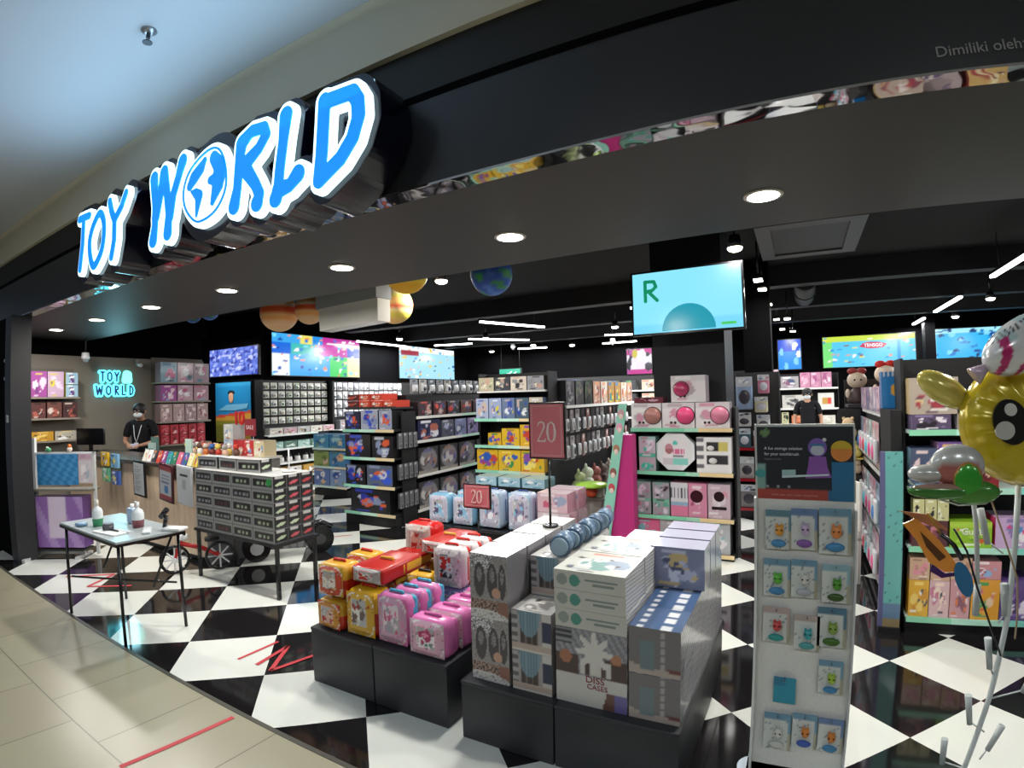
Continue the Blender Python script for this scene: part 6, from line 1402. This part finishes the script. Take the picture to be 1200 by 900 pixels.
bx5(.24, .24, 1.12, 1.371, '#a89a98', ['#c8c0bc', '#5a4a6a', '#e0d8d0'], 955, 'grey beige box on the top board behind the yellow balloon arm')
bx5(.3, .24, .86, 1.473, '#b0a294', ['#d8c090', '#6a4a5a', '#a03a44', '#e8e4dc'], 956, 'beige set with a dark red band stacked highest on the end bay')
bx5(.3, .28, 1.45, 1.371, '#c8a86a', ['#a03a44', '#e8dcb0', '#5a3a44'], 957, 'tan and crimson box at the far side of the top board')

# ================================================================== toothbrush display stand
TS = thing('toothbrush_stand', 'tall pale grey cardboard stand with a dark picture header and hanging brush packs', 'display stand', (.02, 2.3, 0))
O('back_board', MB().box(-.175, .18, 0, .02, .06, 1.235, '#e2e2dc').box(-.185, -.175, -.03, .02, .06, 1.235, '#dcdedb').box(.18, .188, -.03, .02, .06, 1.2, '#c4c6c8'), MATTE, TS)
O('base_foot', MB().cyl((-.15, .06, .0), (-.15, .06, .03), .09, n=24, col='#a8bccc').box(-.2, .2, -.04, .22, .0, .03, '#9eb0bd').box(-.18, .185, 0, .18, .03, .1, '#a8aaa8'), GLOSS, TS)
def hd(u, v):
    if v < .13 and u < .74: return '#a84438'
    if v < .13: return '#2a6a94'
    if ((u - .09) / .06) ** 2 + ((v - .92) / .05) ** 2 < 1: return '#6a8a5a'
    if u < .09 and v < .5: return '#7fa8a0'
    return '#161b26' if v > .2 else '#20202a'
O('header_board', MB().box(-.18, .185, .002, .02, 1.225, 1.525, '#c8ccc8').grid((-.172, -.001, 1.23), (.35, 0, 0), (0, 0, .285), 40, 32, hd), MATTE, TS)
O('picture_figure', MB().prism([(.005, .085), (.1, .09), (.085, .13), (.08, .17), (.02, .17), (.015, .13)], -.004, -.0015, '#8a52a8').prism([(.05 + .034 * cos(a), .205 + .036 * sin(a)) for a in [2 * pi * k / 18 for k in range(18)]], -.006, -.004, '#7a5ab0').prism([(.05 + .025 * cos(a), .195 + .02 * sin(a)) for a in [2 * pi * k / 16 for k in range(16)]], -.008, -.006, '#b8c0cc').box(.024, .076, -.009, -.008, .212, .22, '#3a7aa8').ball((.075, -.006, .235), .008, '#d8d8dc', 6), WRAP, TS, (0, 0, 1.23))
O('picture_figure', MB().prism([(.1, .0), (.178, .0), (.178, .15), (.1, .15)], -.004, -.0015, '#1f6c98').prism([(.135 + .038 * cos(a), .19 + .038 * sin(a)) for a in [2 * pi * k / 18 for k in range(18)]], -.006, -.004, '#d8853c').prism([(.135 + .038 * cos(a), .2 + .032 * sin(a)) for a in [pi * k / 10 for k in range(11)]], -.008, -.006, '#c8a82a'), WRAP, TS, (0, 0, 1.23))
O('picture_brush', MB().prism([(-.08, .085), (.09, .098), (.09, .104), (-.08, .094)], -.005, -.0015, '#c8dce0').prism([(-.08, .094), (-.03, .096), (-.03, .118), (-.08, .116)], -.005, -.0015, '#9fc4c4').prism([(-.16 + .02 * cos(a), .1 + .016 * sin(a)) for a in [2 * pi * k / 14 for k in range(14)]], -.005, -.0015, '#3f9a98'), WRAP, TS, (0, 0, 1.23))
WT = pm('#eef2f6', .5)
text('A fun storage solution', .0165, WT, TS, (-.145, -.003, 1.23 + .2), align='LEFT', ext=.0004, sx=.95)
text('for your toothbrush', .0165, WT, TS, (-.145, -.003, 1.23 + .178), align='LEFT', ext=.0004, sx=.95)
text('Hygienic and safe', .009, pm('#8a9098', .5), TS, (-.145, -.003, 1.23 + .158), align='LEFT', ext=.0004)
text('Small, cute, clean holder and protect', .012, pm('#e0a090', .5), TS, (-.12, -.003, 1.23 + .018), align='LEFT', ext=.0004, sx=.95)
for x in (-.14, -.1, -.06): O('small_icon', MB().box(x, x + .01, -.003, -.001, 1.275, 1.285, '#8a9098'), MATTE, TS)
def brush_pack(x, z, w, h, cardc, toy, base, lb, seed, wide=False, solid=None):
    t = thing('toothbrush_holder_pack', lb, 'blister pack', (.02 + x, 2.282, z))
    r = random.Random(seed)
    def fn(u, v):
        if solid: return solid if v < .7 or u > .5 else '#1c7a9a'
        if v > .82: return cardc
        if u > .86: return cardc if v > .45 else '#a8a48c'
        if r.random() < .06: return '#7a8a94'
        return '#d4d8d4'
    O('pack_card', MB().grid((-w / 2, -.003, 0), (w, 0, 0), (0, 0, h), 14, 20, fn).box(-w / 2, w / 2, -.002, .0, 0, h, cardc), WRAP, t)
    O('hook', MB().cyl((0, .0165, h * .93), (0, -.03, h * .95), .002, n=6, col='#8a8e92'), METAL, t)
    if not solid:
        O('toy_head', MB().ball((.004, -.017, h * .5), (w * .17, .012, h * .14), toy, 8).ball((.004 - w * .1, -.017, h * .63), (w * .05, .007, h * .06), toy, 6).ball((.004 + w * .1, -.017, h * .63), (w * .05, .007, h * .06), toy, 6), GLOSS, t)
        O('toy_base', MB().ball((0, -.014, h * .17), (w * .3, .011, h * .1), base, 8), GLOSS, t)
        O('toy_eye', MB().ball((-.006, -.03, h * .53), .0035, '#1a1a1c', 5).ball((.012, -.03, h * .53), .0035, '#1a1a1c', 5), GLOSS, t)
CA, CB2, OR, BL = '#6a97b0', '#6480ac', '#d89048', '#4488b8'
for (x, z, w_, h_, c, ty, b_, lb) in [
    (-.095, 1.035, .095, .155, '#5a8494', '#e09a3c', BL, 'brush holder pack with orange toy on blue foot, top row, first hook'),
    (0.0, 1.04, .095, .16, CB2, '#c8b0d0', '#8a5aa8', 'brush holder pack with lilac rabbit like toy, top row, middle hook'),
    (.11, 1.03, .115, .175, CA, '#e08a4a', BL, 'brush holder pack with orange toy, top row, last hook'),
    (-.1, .845, .1, .15, CA, '#5cb83a', BL, 'brush holder pack with green toy, second row, first hook'),
    (0.0, .85, .095, .15, CA, '#d8d8d0', '#b8b8c0', 'brush holder pack with white toy with black spot, second row'),
    (.115, .84, .1, .15, '#8ab0bc', '#4f9a2c', '#3a5a1c', 'brush holder pack with green black-eyed toy, second row, last hook'),
    (-.1, .655, .1, .145, '#b8a4a0', '#d0484c', '#2f9a94', 'brush holder pack with red toy on teal foot, third row, first hook'),
    (.015, .635, .095, .145, '#b8a8a0', '#3fa8b0', '#4fa0a0', 'brush holder pack with aqua toy, third row, middle hook'),
    (.105, .66, .105, .16, '#4a7890', '#8aa84a', '#3f6a1c', 'brush holder pack with olive toy, third row, last hook'),
    (.11, .465, .09, .14, CA, '#a8c83a', BL, 'brush holder pack with lime toy, alone on the fourth row'),
    (-.08, .19, .105, .16, CA, '#d4d4cc', '#c8c8c0', 'brush holder pack with white spotted toy, bottom row, first hook'),
    (.025, .215, .095, .15, CA, '#e08a3c', '#3a5ab0', 'brush holder pack with orange crowned toy, bottom row, middle hook'),
    (.125, .21, .095, .15, CB2, '#d8843a', BL, 'brush holder pack with orange toy, bottom row, last hook')]:
    brush_pack(x - .0, z, w_, h_, c, ty, b_, lb, int(z * 1000 + x * 77))
brush_pack(-.06, .4, .085, .11, '#1f8aa8', 0, 0, 'plain teal pouch pack alone below the third row', 5, solid='#2296b0')

# ================================================================== balloons and their white stand
BS = thing('balloon_stand', 'white plastic balloon tree of stalks with small cup holders near the frame edge'.replace(' near the frame edge', ' by the doll gondola'), 'stand', (.72, 2.31, 0))
O('main_stalk', MB().tube([(-.1, 0, .03), (-.05, 0, .2), (.0, 0, .5), (.03, 0, .8), (.04, 0, 1.1), (.045, 0, 1.35)], .011, 8, '#c4cccc'), GLOSS, BS)
O('stand_ring', MB().tube([(-.1 + .16 * cos(a), .16 * sin(a), .02) for a in [2 * pi * k / 24 for k in range(24)]], .012, 6, '#c4cccc', closed=True), GLOSS, BS)
def cup(x, y, z, dx, dz, l=.11):
    O('cup_holder', MB().cyl((x, y, z), (x + dx, y, z + dz), .011, .014, n=10, col='#aab2b2'), GLOSS, BS)
    O('cup_arm', MB().cyl((x, y, z + .01), (.0, 0, z - .03), .0035, n=6, col='#b8c0c0'), GLOSS, BS)
for q in ((-.02, -.02, .62, -.018, .12), (-.06, 0, .38, -.02, .12), (.02, 0, .82, -.012, .12), (-.14, 0, .2, -.004, .11), (.03, .02, .26, .04, .11), (.12, .0, .52, .04, .12), (-.05, .02, 1.08, -.03, .13)): cup(*q)
def balloon(name, lb, loc, stick_to=None):
    return thing(name, lb, 'balloon', loc)
FOIL2 = paint('printed_foil', .22, .2, .5)
YBN = balloon('yellow_face_balloon', 'large crinkled yellow foil balloon with big black glossy eye', (.765, 2.2, 1.53))
m = MB(); rb_ = []
def star(a): return .2 + .012 * abs(math.cos(a * 4))
nA, nR = 96, 18; vs = []; fs = []; 
for s_ in (-1, 1):
    for j in range(nR + 1):
        t_ = j / nR
        for i in range(nA):
            a = 2 * pi * i / nA
            arm = 0
            rad = (.232 + arm) * t_
            puff = .095 * sqrt(max(0, 1 - t_ ** 2.6)) * (1 - .16 * abs(sin(a * 7 + .6)) ** 3 * t_ ** 2) * (1 if arm < .02 or t_ < .6 else .8)
            crk = .004 * sin(a * 36) * t_ ** 3 * (1 - t_) * 4
            vs.append((rad * cos(a), s_ * (puff + crk), rad * .95 * sin(a)))
    o_ = 0 if s_ == -1 else (nR + 1) * nA
    for j in range(nR):
        for i in range(nA):
            q = (o_ + j * nA + i, o_ + j * nA + (i + 1) % nA, o_ + (j + 1) * nA + (i + 1) % nA, o_ + (j + 1) * nA + i)
            fs.append(q if s_ == 1 else q[::-1])
m.add(vs, fs, '#c0aa10', True); O('balloon_skin', m, FOIL2, YBN)
def disc(cx, cz, rx, rz_, y, c, rot=0):
    return MB().prism([(cx + rx * cos(a) * cos(rot) - rz_ * sin(a) * sin(rot), cz + rx * cos(a) * sin(rot) + rz_ * sin(a) * cos(rot)) for a in [2 * pi * k / 32 for k in range(32)]], y - .002, y + .012, c)
O('balloon_arm', MB().ball((0, 0, 0), (.1, .045, .05), '#c8ba58', 14, None, Matrix.Translation((-.27, .03, .115)) @ Matrix.Rotation(.62, 4, 'Y')), FOIL2, YBN)
O('balloon_arm', MB().ball((0, 0, 0), (.1, .045, .05), '#c8ba58', 14, None, Matrix.Translation((.27, .03, .115)) @ Matrix.Rotation(-.62, 4, 'Y')), FOIL2, YBN)
O('eye', disc(-.092, .005, .055, .075, -.098, '#0c0b0a', .25), GLOSS, YBN)
O('eye_glint', disc(-.094, .045, .019, .021, -.103, '#c4c4be', .4), GLOSS, YBN); O('eye_glint', disc(-.112, -.022, .03, .03, -.103, '#b9b9b0'), GLOSS, YBN)
O('eye', disc(.092, .005, .055, .075, -.098, '#0c0b0a', -.25), GLOSS, YBN)
O('mouth_line', MB().tube([(-.035, -.1, -.07), (.0, -.102, -.085), (.035, -.1, -.07)], .0025, 6, '#1a1808'), GLOSS, YBN)
PBN = balloon('striped_candy_balloon', 'white foil candy balloon with magenta curved stripes above the yellow one', (.715, 2.06, 1.785))
def candy(x, y, z):
    if z > .62 and -.75 < x < .2 and (x * 9) % 1 < .4 and z < .85 and y < 0: return '#3a3438'
    k = x - .45 * z + .4 * z * z + .1
    return '#b01c66' if k % .62 < .22 and z < .62 else ('#b4ccd0' if z > .35 and k % .62 < .36 else '#d8d9da')
O('balloon_skin', MB().ball((0, 0, 0), (.15, .08, .085), '#cccccc', 44, candy, Matrix.Rotation(-.5, 4, 'Y')), FOIL2, PBN)
O('candy_twist', MB().cyl((-.125, 0, -.07), (-.165, 0, -.1), .012, .032, n=12, col='#b8a4b4'), FOIL2, PBN)
TBN = balloon('tulip_balloon', 'foil tulip balloon with green leaves and pale red petals', (.487, 2.02, 1.348))
O('petal', MB().ball((.0, .01, .055), (.085, .035, .07), '#b88a84', 10, lambda x, y, z: '#c8c8c4' if z > .2 or abs(x) > .8 else '#b0645e'), FOIL2, TBN)
O('petal', MB().ball((-.09, .01, .03), (.06, .03, .03), '#c4c4c0', 10, None), FOIL2, TBN)
O('leaf', MB().ball((.025, -.022, .012), (.045, .016, .06), '#36a02c', 12, lambda x, y, z: '#36a02c' if x * x + z * z < .8 else '#c88a4a'), FOIL2, TBN)
O('leaf', MB().ball((-.055, -.02, -.022), (.1, .022, .026), '#3a7a2c', 10, lambda x, y, z: '#b08a7c' if z > .35 else '#3a7a2c'), FOIL2, TBN)
O('leaf', MB().ball((.04, -.01, -.025), (.085, .025, .04), '#4a8a34', 10), FOIL2, TBN)
O('seam_edge', MB().tube([(-.15, -.01, .01), (-.1, -.012, -.035), (0, -.014, -.066), (.08, -.012, -.06), (.13, -.01, -.02)], .0035, 6, '#bcc4b4'), FOIL2, TBN)
O('balloon_stick', MB().tube([(.1, 0, -.05), (.14, 0, -.16), (.19, 0, -.3), (.2, 0, -.42), (.2, 0, -.5)], .003, 6, '#a08868'), GLOSS, TBN)
BF = balloon('butterfly_balloon', 'orange and blue butterfly toy on a black stick below the tulip balloon', (.5, 2.22, 1.06))
O('wing', MB().prism([(-.13, .1), (-.09, .12), (-.02, .05), (.03, -.02), (.035, -.045), (.0, -.05), (-.05, -.02), (-.09, .05)], -.006, .0, '#f09838'), FOIL2, BF)
O('wing_pattern', MB().prism([(-.08, .08), (-.04, .04), (.0, -.0), (-.02, -.015), (-.06, .03)], -.009, -.006, '#5a3414'), GLOSS, BF)
O('wing_edge', MB().prism([(-.04, -.025), (.0, -.055), (.035, -.05), (.03, -.062), (-.01, -.07), (-.045, -.05)], -.004, .001, '#4a2470'), FOIL, BF)
O('wing', MB().prism([(.035 + .026 * cos(a) + .03 * sin(a) * .5, -.04 + .062 * sin(a) * -1 * .9 + .0 * cos(a)) for a in [2 * pi * k / 20 for k in range(20)]], -.012, -.006, '#2470a4'), FOIL2, BF, (.02, 0, -.03))
O('wing', MB().prism([(-.14, .14), (-.05, .13), (.01, .08), (-.06, .1)], .0, .006, '#c88058'), FOIL2, BF)
O('body', MB().tube([(-.02, -.015, .075), (.02, -.015, .04), (.045, -.015, -.005)], .008, 6, '#141216').tube([(-.02, -.015, .075), (-.06, -.02, .14)], .004, 5, '#b08a3a'), GLOSS, BF)
O('balloon_stick', MB().tube([(.02, -.01, .09), (.06, -.01, .02), (.1, 0, -.1), (.16, 0, -.25), (.19, 0, -.32)], .0035, 6, '#141214'), GLOSS, BF)
BF.scale = (1.12, 1.12, 1.12)
t = balloon('pale_blue_balloon', 'pale blue white foil balloon edge behind the striped one', (.875, 2.43, 1.72)); O('balloon_skin', MB().ball((0, 0, 0), (.07, .05, .08), '#a8c4d8', 12), FOIL, t); O('balloon_stick', MB().cyl((0, 0, -.08), (-.06, 0, -.4), .003, n=6, col='#cccccc'), GLOSS, t)
t = balloon('balloon_sticks', 'flat grey white plastic stalk between the balloons and the stand', (.63, 2.36, .9)); O('stalk', MB().tube([(.02, 0, .0), (.005, 0, .25), (-.03, 0, .5)], .009, 6, '#b8bebe'), GLOSS, t); t['category'] = 'stalk'; O('stalk_cup', MB().cyl((.02, 0, -.1), (.02, 0, .02), .013, n=10, col='#aab2b2'), GLOSS, t)

# ================================================================== hanging planets and panel
def planet(lb, loc, r, fn, hang=.4):
    t = thing('hanging_planet', lb, 'decoration', loc, 0, 'planets hanging inside the shop front')
    O('planet_ball', MB().ball((0, 0, 0), r, '#cccccc', 16, fn), MATTE, t)
    O('hanging_wire', MB().cyl((0, 0, r * .95), (0, 0, 3.5 - loc[2]), .003, n=5, col='#888888'), METAL, t)
band = lambda cs: (lambda x, y, z: cs[max(0, min(len(cs) - 1, int((z + 1) / 2 * len(cs))))])
ORB = ['#f0c090', '#f8c898', '#ffb060', '#ffc880', '#e0582c', '#fff0d0', '#f8b868', '#ffe0b8']
ORB2 = ['#f8c878', '#e8d058', '#fbe0a0', '#e85a3a', '#f8c070', '#e0d860', '#fbe8b0', '#f8a048']
planet('larger orange striped planet ball, first after the downlights', (-5.5, 4.2, 2.74), .225, band(ORB))
planet('smaller orange striped planet ball tucked beside the larger one', (-5.05, 4.28, 2.74), .17, band(ORB))
planet('yellow and red striped planet ball behind the white panel', (-4.15, 4.75, 2.765), .22, band(ORB2))
planet('golden yellow planet ball half hidden above the white panel', (-3.42, 4.1, 2.93), .22, band(['#f8b81c', '#ffd830', '#ffe840', '#f8c028', '#f8aa20']))
planet('cream and orange planet ball behind the blue earth ball', (-2.85, 4.75, 2.92), .18, band(['#d88a2c', '#e8c060', '#e8e0c8', '#e0d8c0', '#d8b870']))
def earth(x, y, z):
    k = sin(x * 5 + z * 3) * cos(z * 6 - x * 2 + y * 2)
    return '#2f8a3c' if k > .38 else ('#2a52b0' if k > -.6 else '#4a78c8')
planet('blue and green earth ball nearest the big screen', (-2.43, 4.1, 2.77), .19, earth)
planet('small blue and white planet ball near the downlights', (-7.45, 4.2, 2.93), .12, earth); planet('second small blue planet ball beside the first', (-7.1, 4.25, 2.95), .13, earth)
t = thing('hanging_signboard', 'blank grey white two sided panel hanging among the planets', 'hanging sign', (-4.32, 4.2, 2.46), -.06)
O('panel_face', MB().prism([(-.47, 0), (.47, .03), (.47, .27), (-.49, .25)], -.02, .16, '#eceae4'), GLOSS, t)
O('panel_cap', MB().prism([(-.52, .25), (.47, .275), (.47, .5), (-.52, .46)], -.04, .18, '#a4a8ac'), GLOSS, t)
O('hanging_wire', MB().cyl((-.4, .07, .46), (-.4, .07, 1.04), .004, n=5, col='#888888'), METAL, t); O('hanging_wire', MB().cyl((.4, .07, .48), (.4, .07, 1.04), .004, n=5, col='#888888'), METAL, t)

# ================================================================== red tape on the floors
def tape(lb, pts, wd=.03, z=.0025):
    m = MB()
    for (x0, y0), (x1, y1) in pts:
        d = Vector((x1 - x0, y1 - y0, 0)); L_ = d.length; d.normalize(); n_ = Vector((-d.y, d.x, 0)) * wd / 2
        a, b = Vector((x0, y0, z)), Vector((x1, y1, z))
        vs = [a - n_, b - n_, b + n_, a + n_]
        m.add([tuple(p) for p in vs] + [tuple(p + Vector((0, 0, .001))) for p in vs], [(3, 2, 1, 0), (4, 5, 6, 7), (0, 1, 5, 4), (1, 2, 6, 5), (2, 3, 7, 6), (3, 0, 4, 7)], '#c0303a')
    tag(O('floor_tape', m, MATTE, None), lb, 'tape')
tape('long straight red tape strip on the beige mall tiles', [((-2.63, .98), (-2.59, 1.58))])
tape('short red tape stroke on the white tile by the plinth', [((-3.17, 2.01), (-3.17, 2.33))], .022)
tape('zigzag red tape on the black tile before the plinth', [((-3.0, 2.03), (-3.05, 2.32)), ((-3.05, 2.32), (-2.86, 2.03)), ((-2.86, 2.03), (-2.79, 2.33))], .03, .0035)
tape('faded red tape zigzag under the folding table', [((-6.1, 2.0), (-5.8, 2.36)), ((-5.8, 2.36), (-5.6, 2.02)), ((-5.6, 2.02), (-5.3, 2.3))], .035)
tape('thin pale red tape stroke on a white tile toward the action toys', [((-5.25, 4.3), (-4.9, 4.75))], .02)
tag(O('door_stop', MB().lathe([(.02, 0), (.022, .006), (.012, .012)], col='#9aa0a4'), METAL, None, (-1.2, 1.9, 0)), 'small round metal floor stud in the black tile', 'stud') if False else None
# ================================================================== people
def skinmesh(name, J, E, mat, parent, sub=2):
    """joints {name:(x,y,z,r)} and edges grown into one continuous surface"""
    ks = list(J); me = bpy.data.meshes.new(name)
    me.from_pydata([J[k][:3] for k in ks], [(ks.index(a), ks.index(b)) for a, b in E], [])
    o = bpy.data.objects.new('tmp', me); COL.objects.link(o)
    o.modifiers.new('s', 'SKIN'); ss = o.modifiers.new('u', 'SUBSURF'); ss.levels = sub; ss.render_levels = sub
    me.update()
    if not me.skin_vertices:
        bpy.context.view_layer.objects.active = o
    for i, k in enumerate(ks):
        r = J[k][3]; r = r if isinstance(r, tuple) else (r, r)
        me.skin_vertices[0].data[i].radius = r
    me.skin_vertices[0].data[0].use_root = True
    bpy.context.view_layer.update()
    m2 = bpy.data.meshes.new_from_object(o.evaluated_get(bpy.context.evaluated_depsgraph_get()))
    bpy.data.objects.remove(o)
    m2.polygons.foreach_set('use_smooth', [True] * len(m2.polygons)); m2.materials.clear(); m2.materials.append(mat)
    r = bpy.data.objects.new(name, m2); COL.objects.link(r); r.parent = parent
    return r
SKIN = flat('skin', '#b88a70', .5, 0, .4, .1, 20); HAIR = flat('black_hair', '#0e0c0c', .6); BLACKC = flat('black_cloth', '#16161a', .8, 0, .2, .2, 30); MASKM = flat('face_mask', '#cfd6dc', .8); DENIM = flat('dark_trousers', '#1a1c24', .8)
def person(lb, loc, rz, h=1.66, look_down=0, arms='front', back=False, cap=None):
    t = thing('person', lb, 'person', loc, rz)
    s = h / 1.66
    J = {'pelvis': (0, 0, .93 * s, .12 * s), 'waist': (0, 0, 1.05 * s, .11 * s), 'chest': (0, .0, 1.25 * s, (.15 * s, .11 * s)), 'neckb': (0, 0, 1.38 * s, .065 * s), 'neck': (0, -.015, 1.44 * s, .05 * s), 'jaw': (0, -.035 - look_down * .4, 1.49 * s, .068 * s), 'face': (0, -.03 - look_down * .6, 1.56 * s, .083 * s), 'crown': (0, -.015 - look_down * .5, 1.62 * s, .062 * s)}
    E = [('pelvis', 'waist'), ('waist', 'chest'), ('chest', 'neckb'), ('neckb', 'neck'), ('neck', 'jaw'), ('jaw', 'face'), ('face', 'crown')]
    for sd, nm in ((-1, 'l'), (1, 'r')):
        J['hip' + nm] = (sd * .09, 0, .88 * s, .085); J['knee' + nm] = (sd * .1, -.01, .48 * s, .058); J['ank' + nm] = (sd * .1, .01, .09 * s, .038); J['toe' + nm] = (sd * .1, -.13, .04, .034)
        E += [('pelvis', 'hip' + nm), ('hip' + nm, 'knee' + nm), ('knee' + nm, 'ank' + nm), ('ank' + nm, 'toe' + nm)]
        J['sho' + nm] = (sd * .18, 0, 1.36 * s, .05); E.append(('neckb', 'sho' + nm))
        if arms == 'front': el = (sd * .24, -.03, 1.1 * s); wr = (sd * .1, -.24, 1.06 * s); dirf = Vector((-sd * .5, -.8, -.1))
        else: el = (sd * .25, .02, 1.08 * s); wr = (sd * .25, -.04, .84 * s); dirf = Vector((0, -.1, -1))
        J['elb' + nm] = (*el, .038); J['wri' + nm] = (*wr, .025); dirf.normalize()
        pm_ = Vector(wr) + dirf * .05; J['palm' + nm] = (*pm_, .026)
        E += [('sho' + nm, 'elb' + nm), ('elb' + nm, 'wri' + nm), ('wri' + nm, 'palm' + nm)]
        side = dirf.cross(Vector((0, 0, 1))) if arms == 'front' else Vector((0, 1, 0)); side.normalize()
        curl = Vector((0, 0, -1)) if arms == 'front' else Vector((-sd, 0, 0))
        for f in range(4):
            L_ = (.06, .072, .067, .052)[f]; b0 = pm_ + side * (f - 1.5) * .019 + dirf * .03
            m1 = b0 + dirf * L_ * .5 + curl * .008; e1 = b0 + dirf * L_ * .85 + curl * .025
            for q, p_, r_ in (('a', b0, .0095), ('b', m1, .0088), ('c', e1, .0075)): J[f'f{f}{q}{nm}'] = (*p_, r_)
            E += [('palm' + nm, f'f{f}a{nm}'), (f'f{f}a{nm}', f'f{f}b{nm}'), (f'f{f}b{nm}', f'f{f}c{nm}')]
        th0 = Vector(wr) + dirf * .03 - side * .035; th1 = th0 + dirf * .035 - side * .012
        J['t0' + nm] = (*th0, .011); J['t1' + nm] = (*th1, .009); E += [('wri' + nm, 't0' + nm), ('t0' + nm, 't1' + nm)]
    skinmesh('body', J, E, SKIN, t)
    K = {k: J[k] for k in ('waist', 'pelvis', 'chest', 'neckb')}
    K = {'waist': (0, 0, 1.05 * s, (.15 * s, .13 * s)), 'pelvis': (0, 0, .9 * s, (.155 * s, .135 * s)), 'chest': (0, 0, 1.25 * s, (.18 * s, .13 * s)), 'neckb': (0, 0, 1.385 * s, .085)}
    E2 = [('waist', 'pelvis'), ('waist', 'chest'), ('chest', 'neckb')]
    for nm in 'lr':
        K['sho' + nm] = (*J['sho' + nm][:3], .068); a, b = Vector(J['sho' + nm][:3]), Vector(J['elb' + nm][:3]); K['slv' + nm] = (*(a + (b - a) * .8), .06); E2 += [('neckb', 'sho' + nm), ('sho' + nm, 'slv' + nm)]
    skinmesh('shirt', K, E2, BLACKC, t)
    K = {'pelvis': (0, 0, .95 * s, .14)}; E3 = []
    for nm in 'lr':
        for k, r_ in (('hip', .105), ('knee', .075)): K[k + nm] = (*J[k + nm][:3], r_)
        a = J['ank' + nm]; K['ank' + nm] = (a[0], a[1], a[2] + .02, .06); E3 += [('pelvis', 'hip' + nm), ('hip' + nm, 'knee' + nm), ('knee' + nm, 'ank' + nm)]
    skinmesh('trousers', K, E3, DENIM, t)
    for nm in 'lr':
        a = J['ank' + nm]; O('shoe', MB().rbox(a[0] - .045, a[0] + .045, -.17, .07, 0, .09, .035, '#1a1a1c'), GLOSS, t)
    fy = J['face'][1]; fz = 1.56 * s
    O('hair', MB().ball((0, fy + .018, fz + .03), (.098, .112, .1), '#0e0c0c', 10), HAIR, t)
    O('face_mask', MB().ball((0, fy - .052, fz - .055), (.064, .036, .046), '#cfd6dc', 10), MASKM, t)
    for sd in (-1, 1):
        O('eye', MB().ball((sd * .03, fy - .086, fz + .002), (.012, .006, .007), '#e8e4e0', 6).ball((sd * .03, fy - .0915, fz + .002), (.005, .003, .006), '#1a1210', 6), GLOSS, t)
        O('ear', MB().ball((sd * .088, fy + .01, fz - .01), (.012, .02, .03), '#b08468', 6), MATTE, t)
    O('nose', MB().ball((0, fy - .088, fz - .02), (.012, .016, .018), '#b88a70', 6), MATTE, t)
    return t
p = person('person in black shirt and pale face mask looking down behind the till counter', (-8.72, 4.06, 0), .75, 1.67, .07)
O('lanyard', MB().tube([(-.06, -.14, 1.36), (-.03, -.19, 1.2), (0, -.2, 1.1), (.03, -.19, 1.2), (.06, -.14, 1.36)], .006, 5, '#c8ccd0').box(-.03, .03, -.205, -.195, 1.02, 1.1, '#d8dade'), GLOSS, p)
t = thing('receipt_roll', 'pale folded paper in the hands of the cashier', 'paper', (-8.53, 3.86, 1.02), .75); O('paper_fold', MB().rbox(-.06, .06, -.03, .03, 0, .07, .02, '#b8b0c4'), MATTE, t); O('paper_edge', MB().box(-.05, .05, -.04, -.03, .0, .012, '#e8e8ea'), MATTE, t)
q = person('person in black with a pale mask before the distant black unit', (.2, 12.0, 0), .0, 1.66, 0, 'side')
O('hair_band', MB().tube([(.07 * cos(a), .02 + .07 * sin(a), 1.645 + .0) for a in [2 * pi * k / 14 for k in range(14)]], .014, 6, '#d8d8d4', closed=True), MATTE, q)
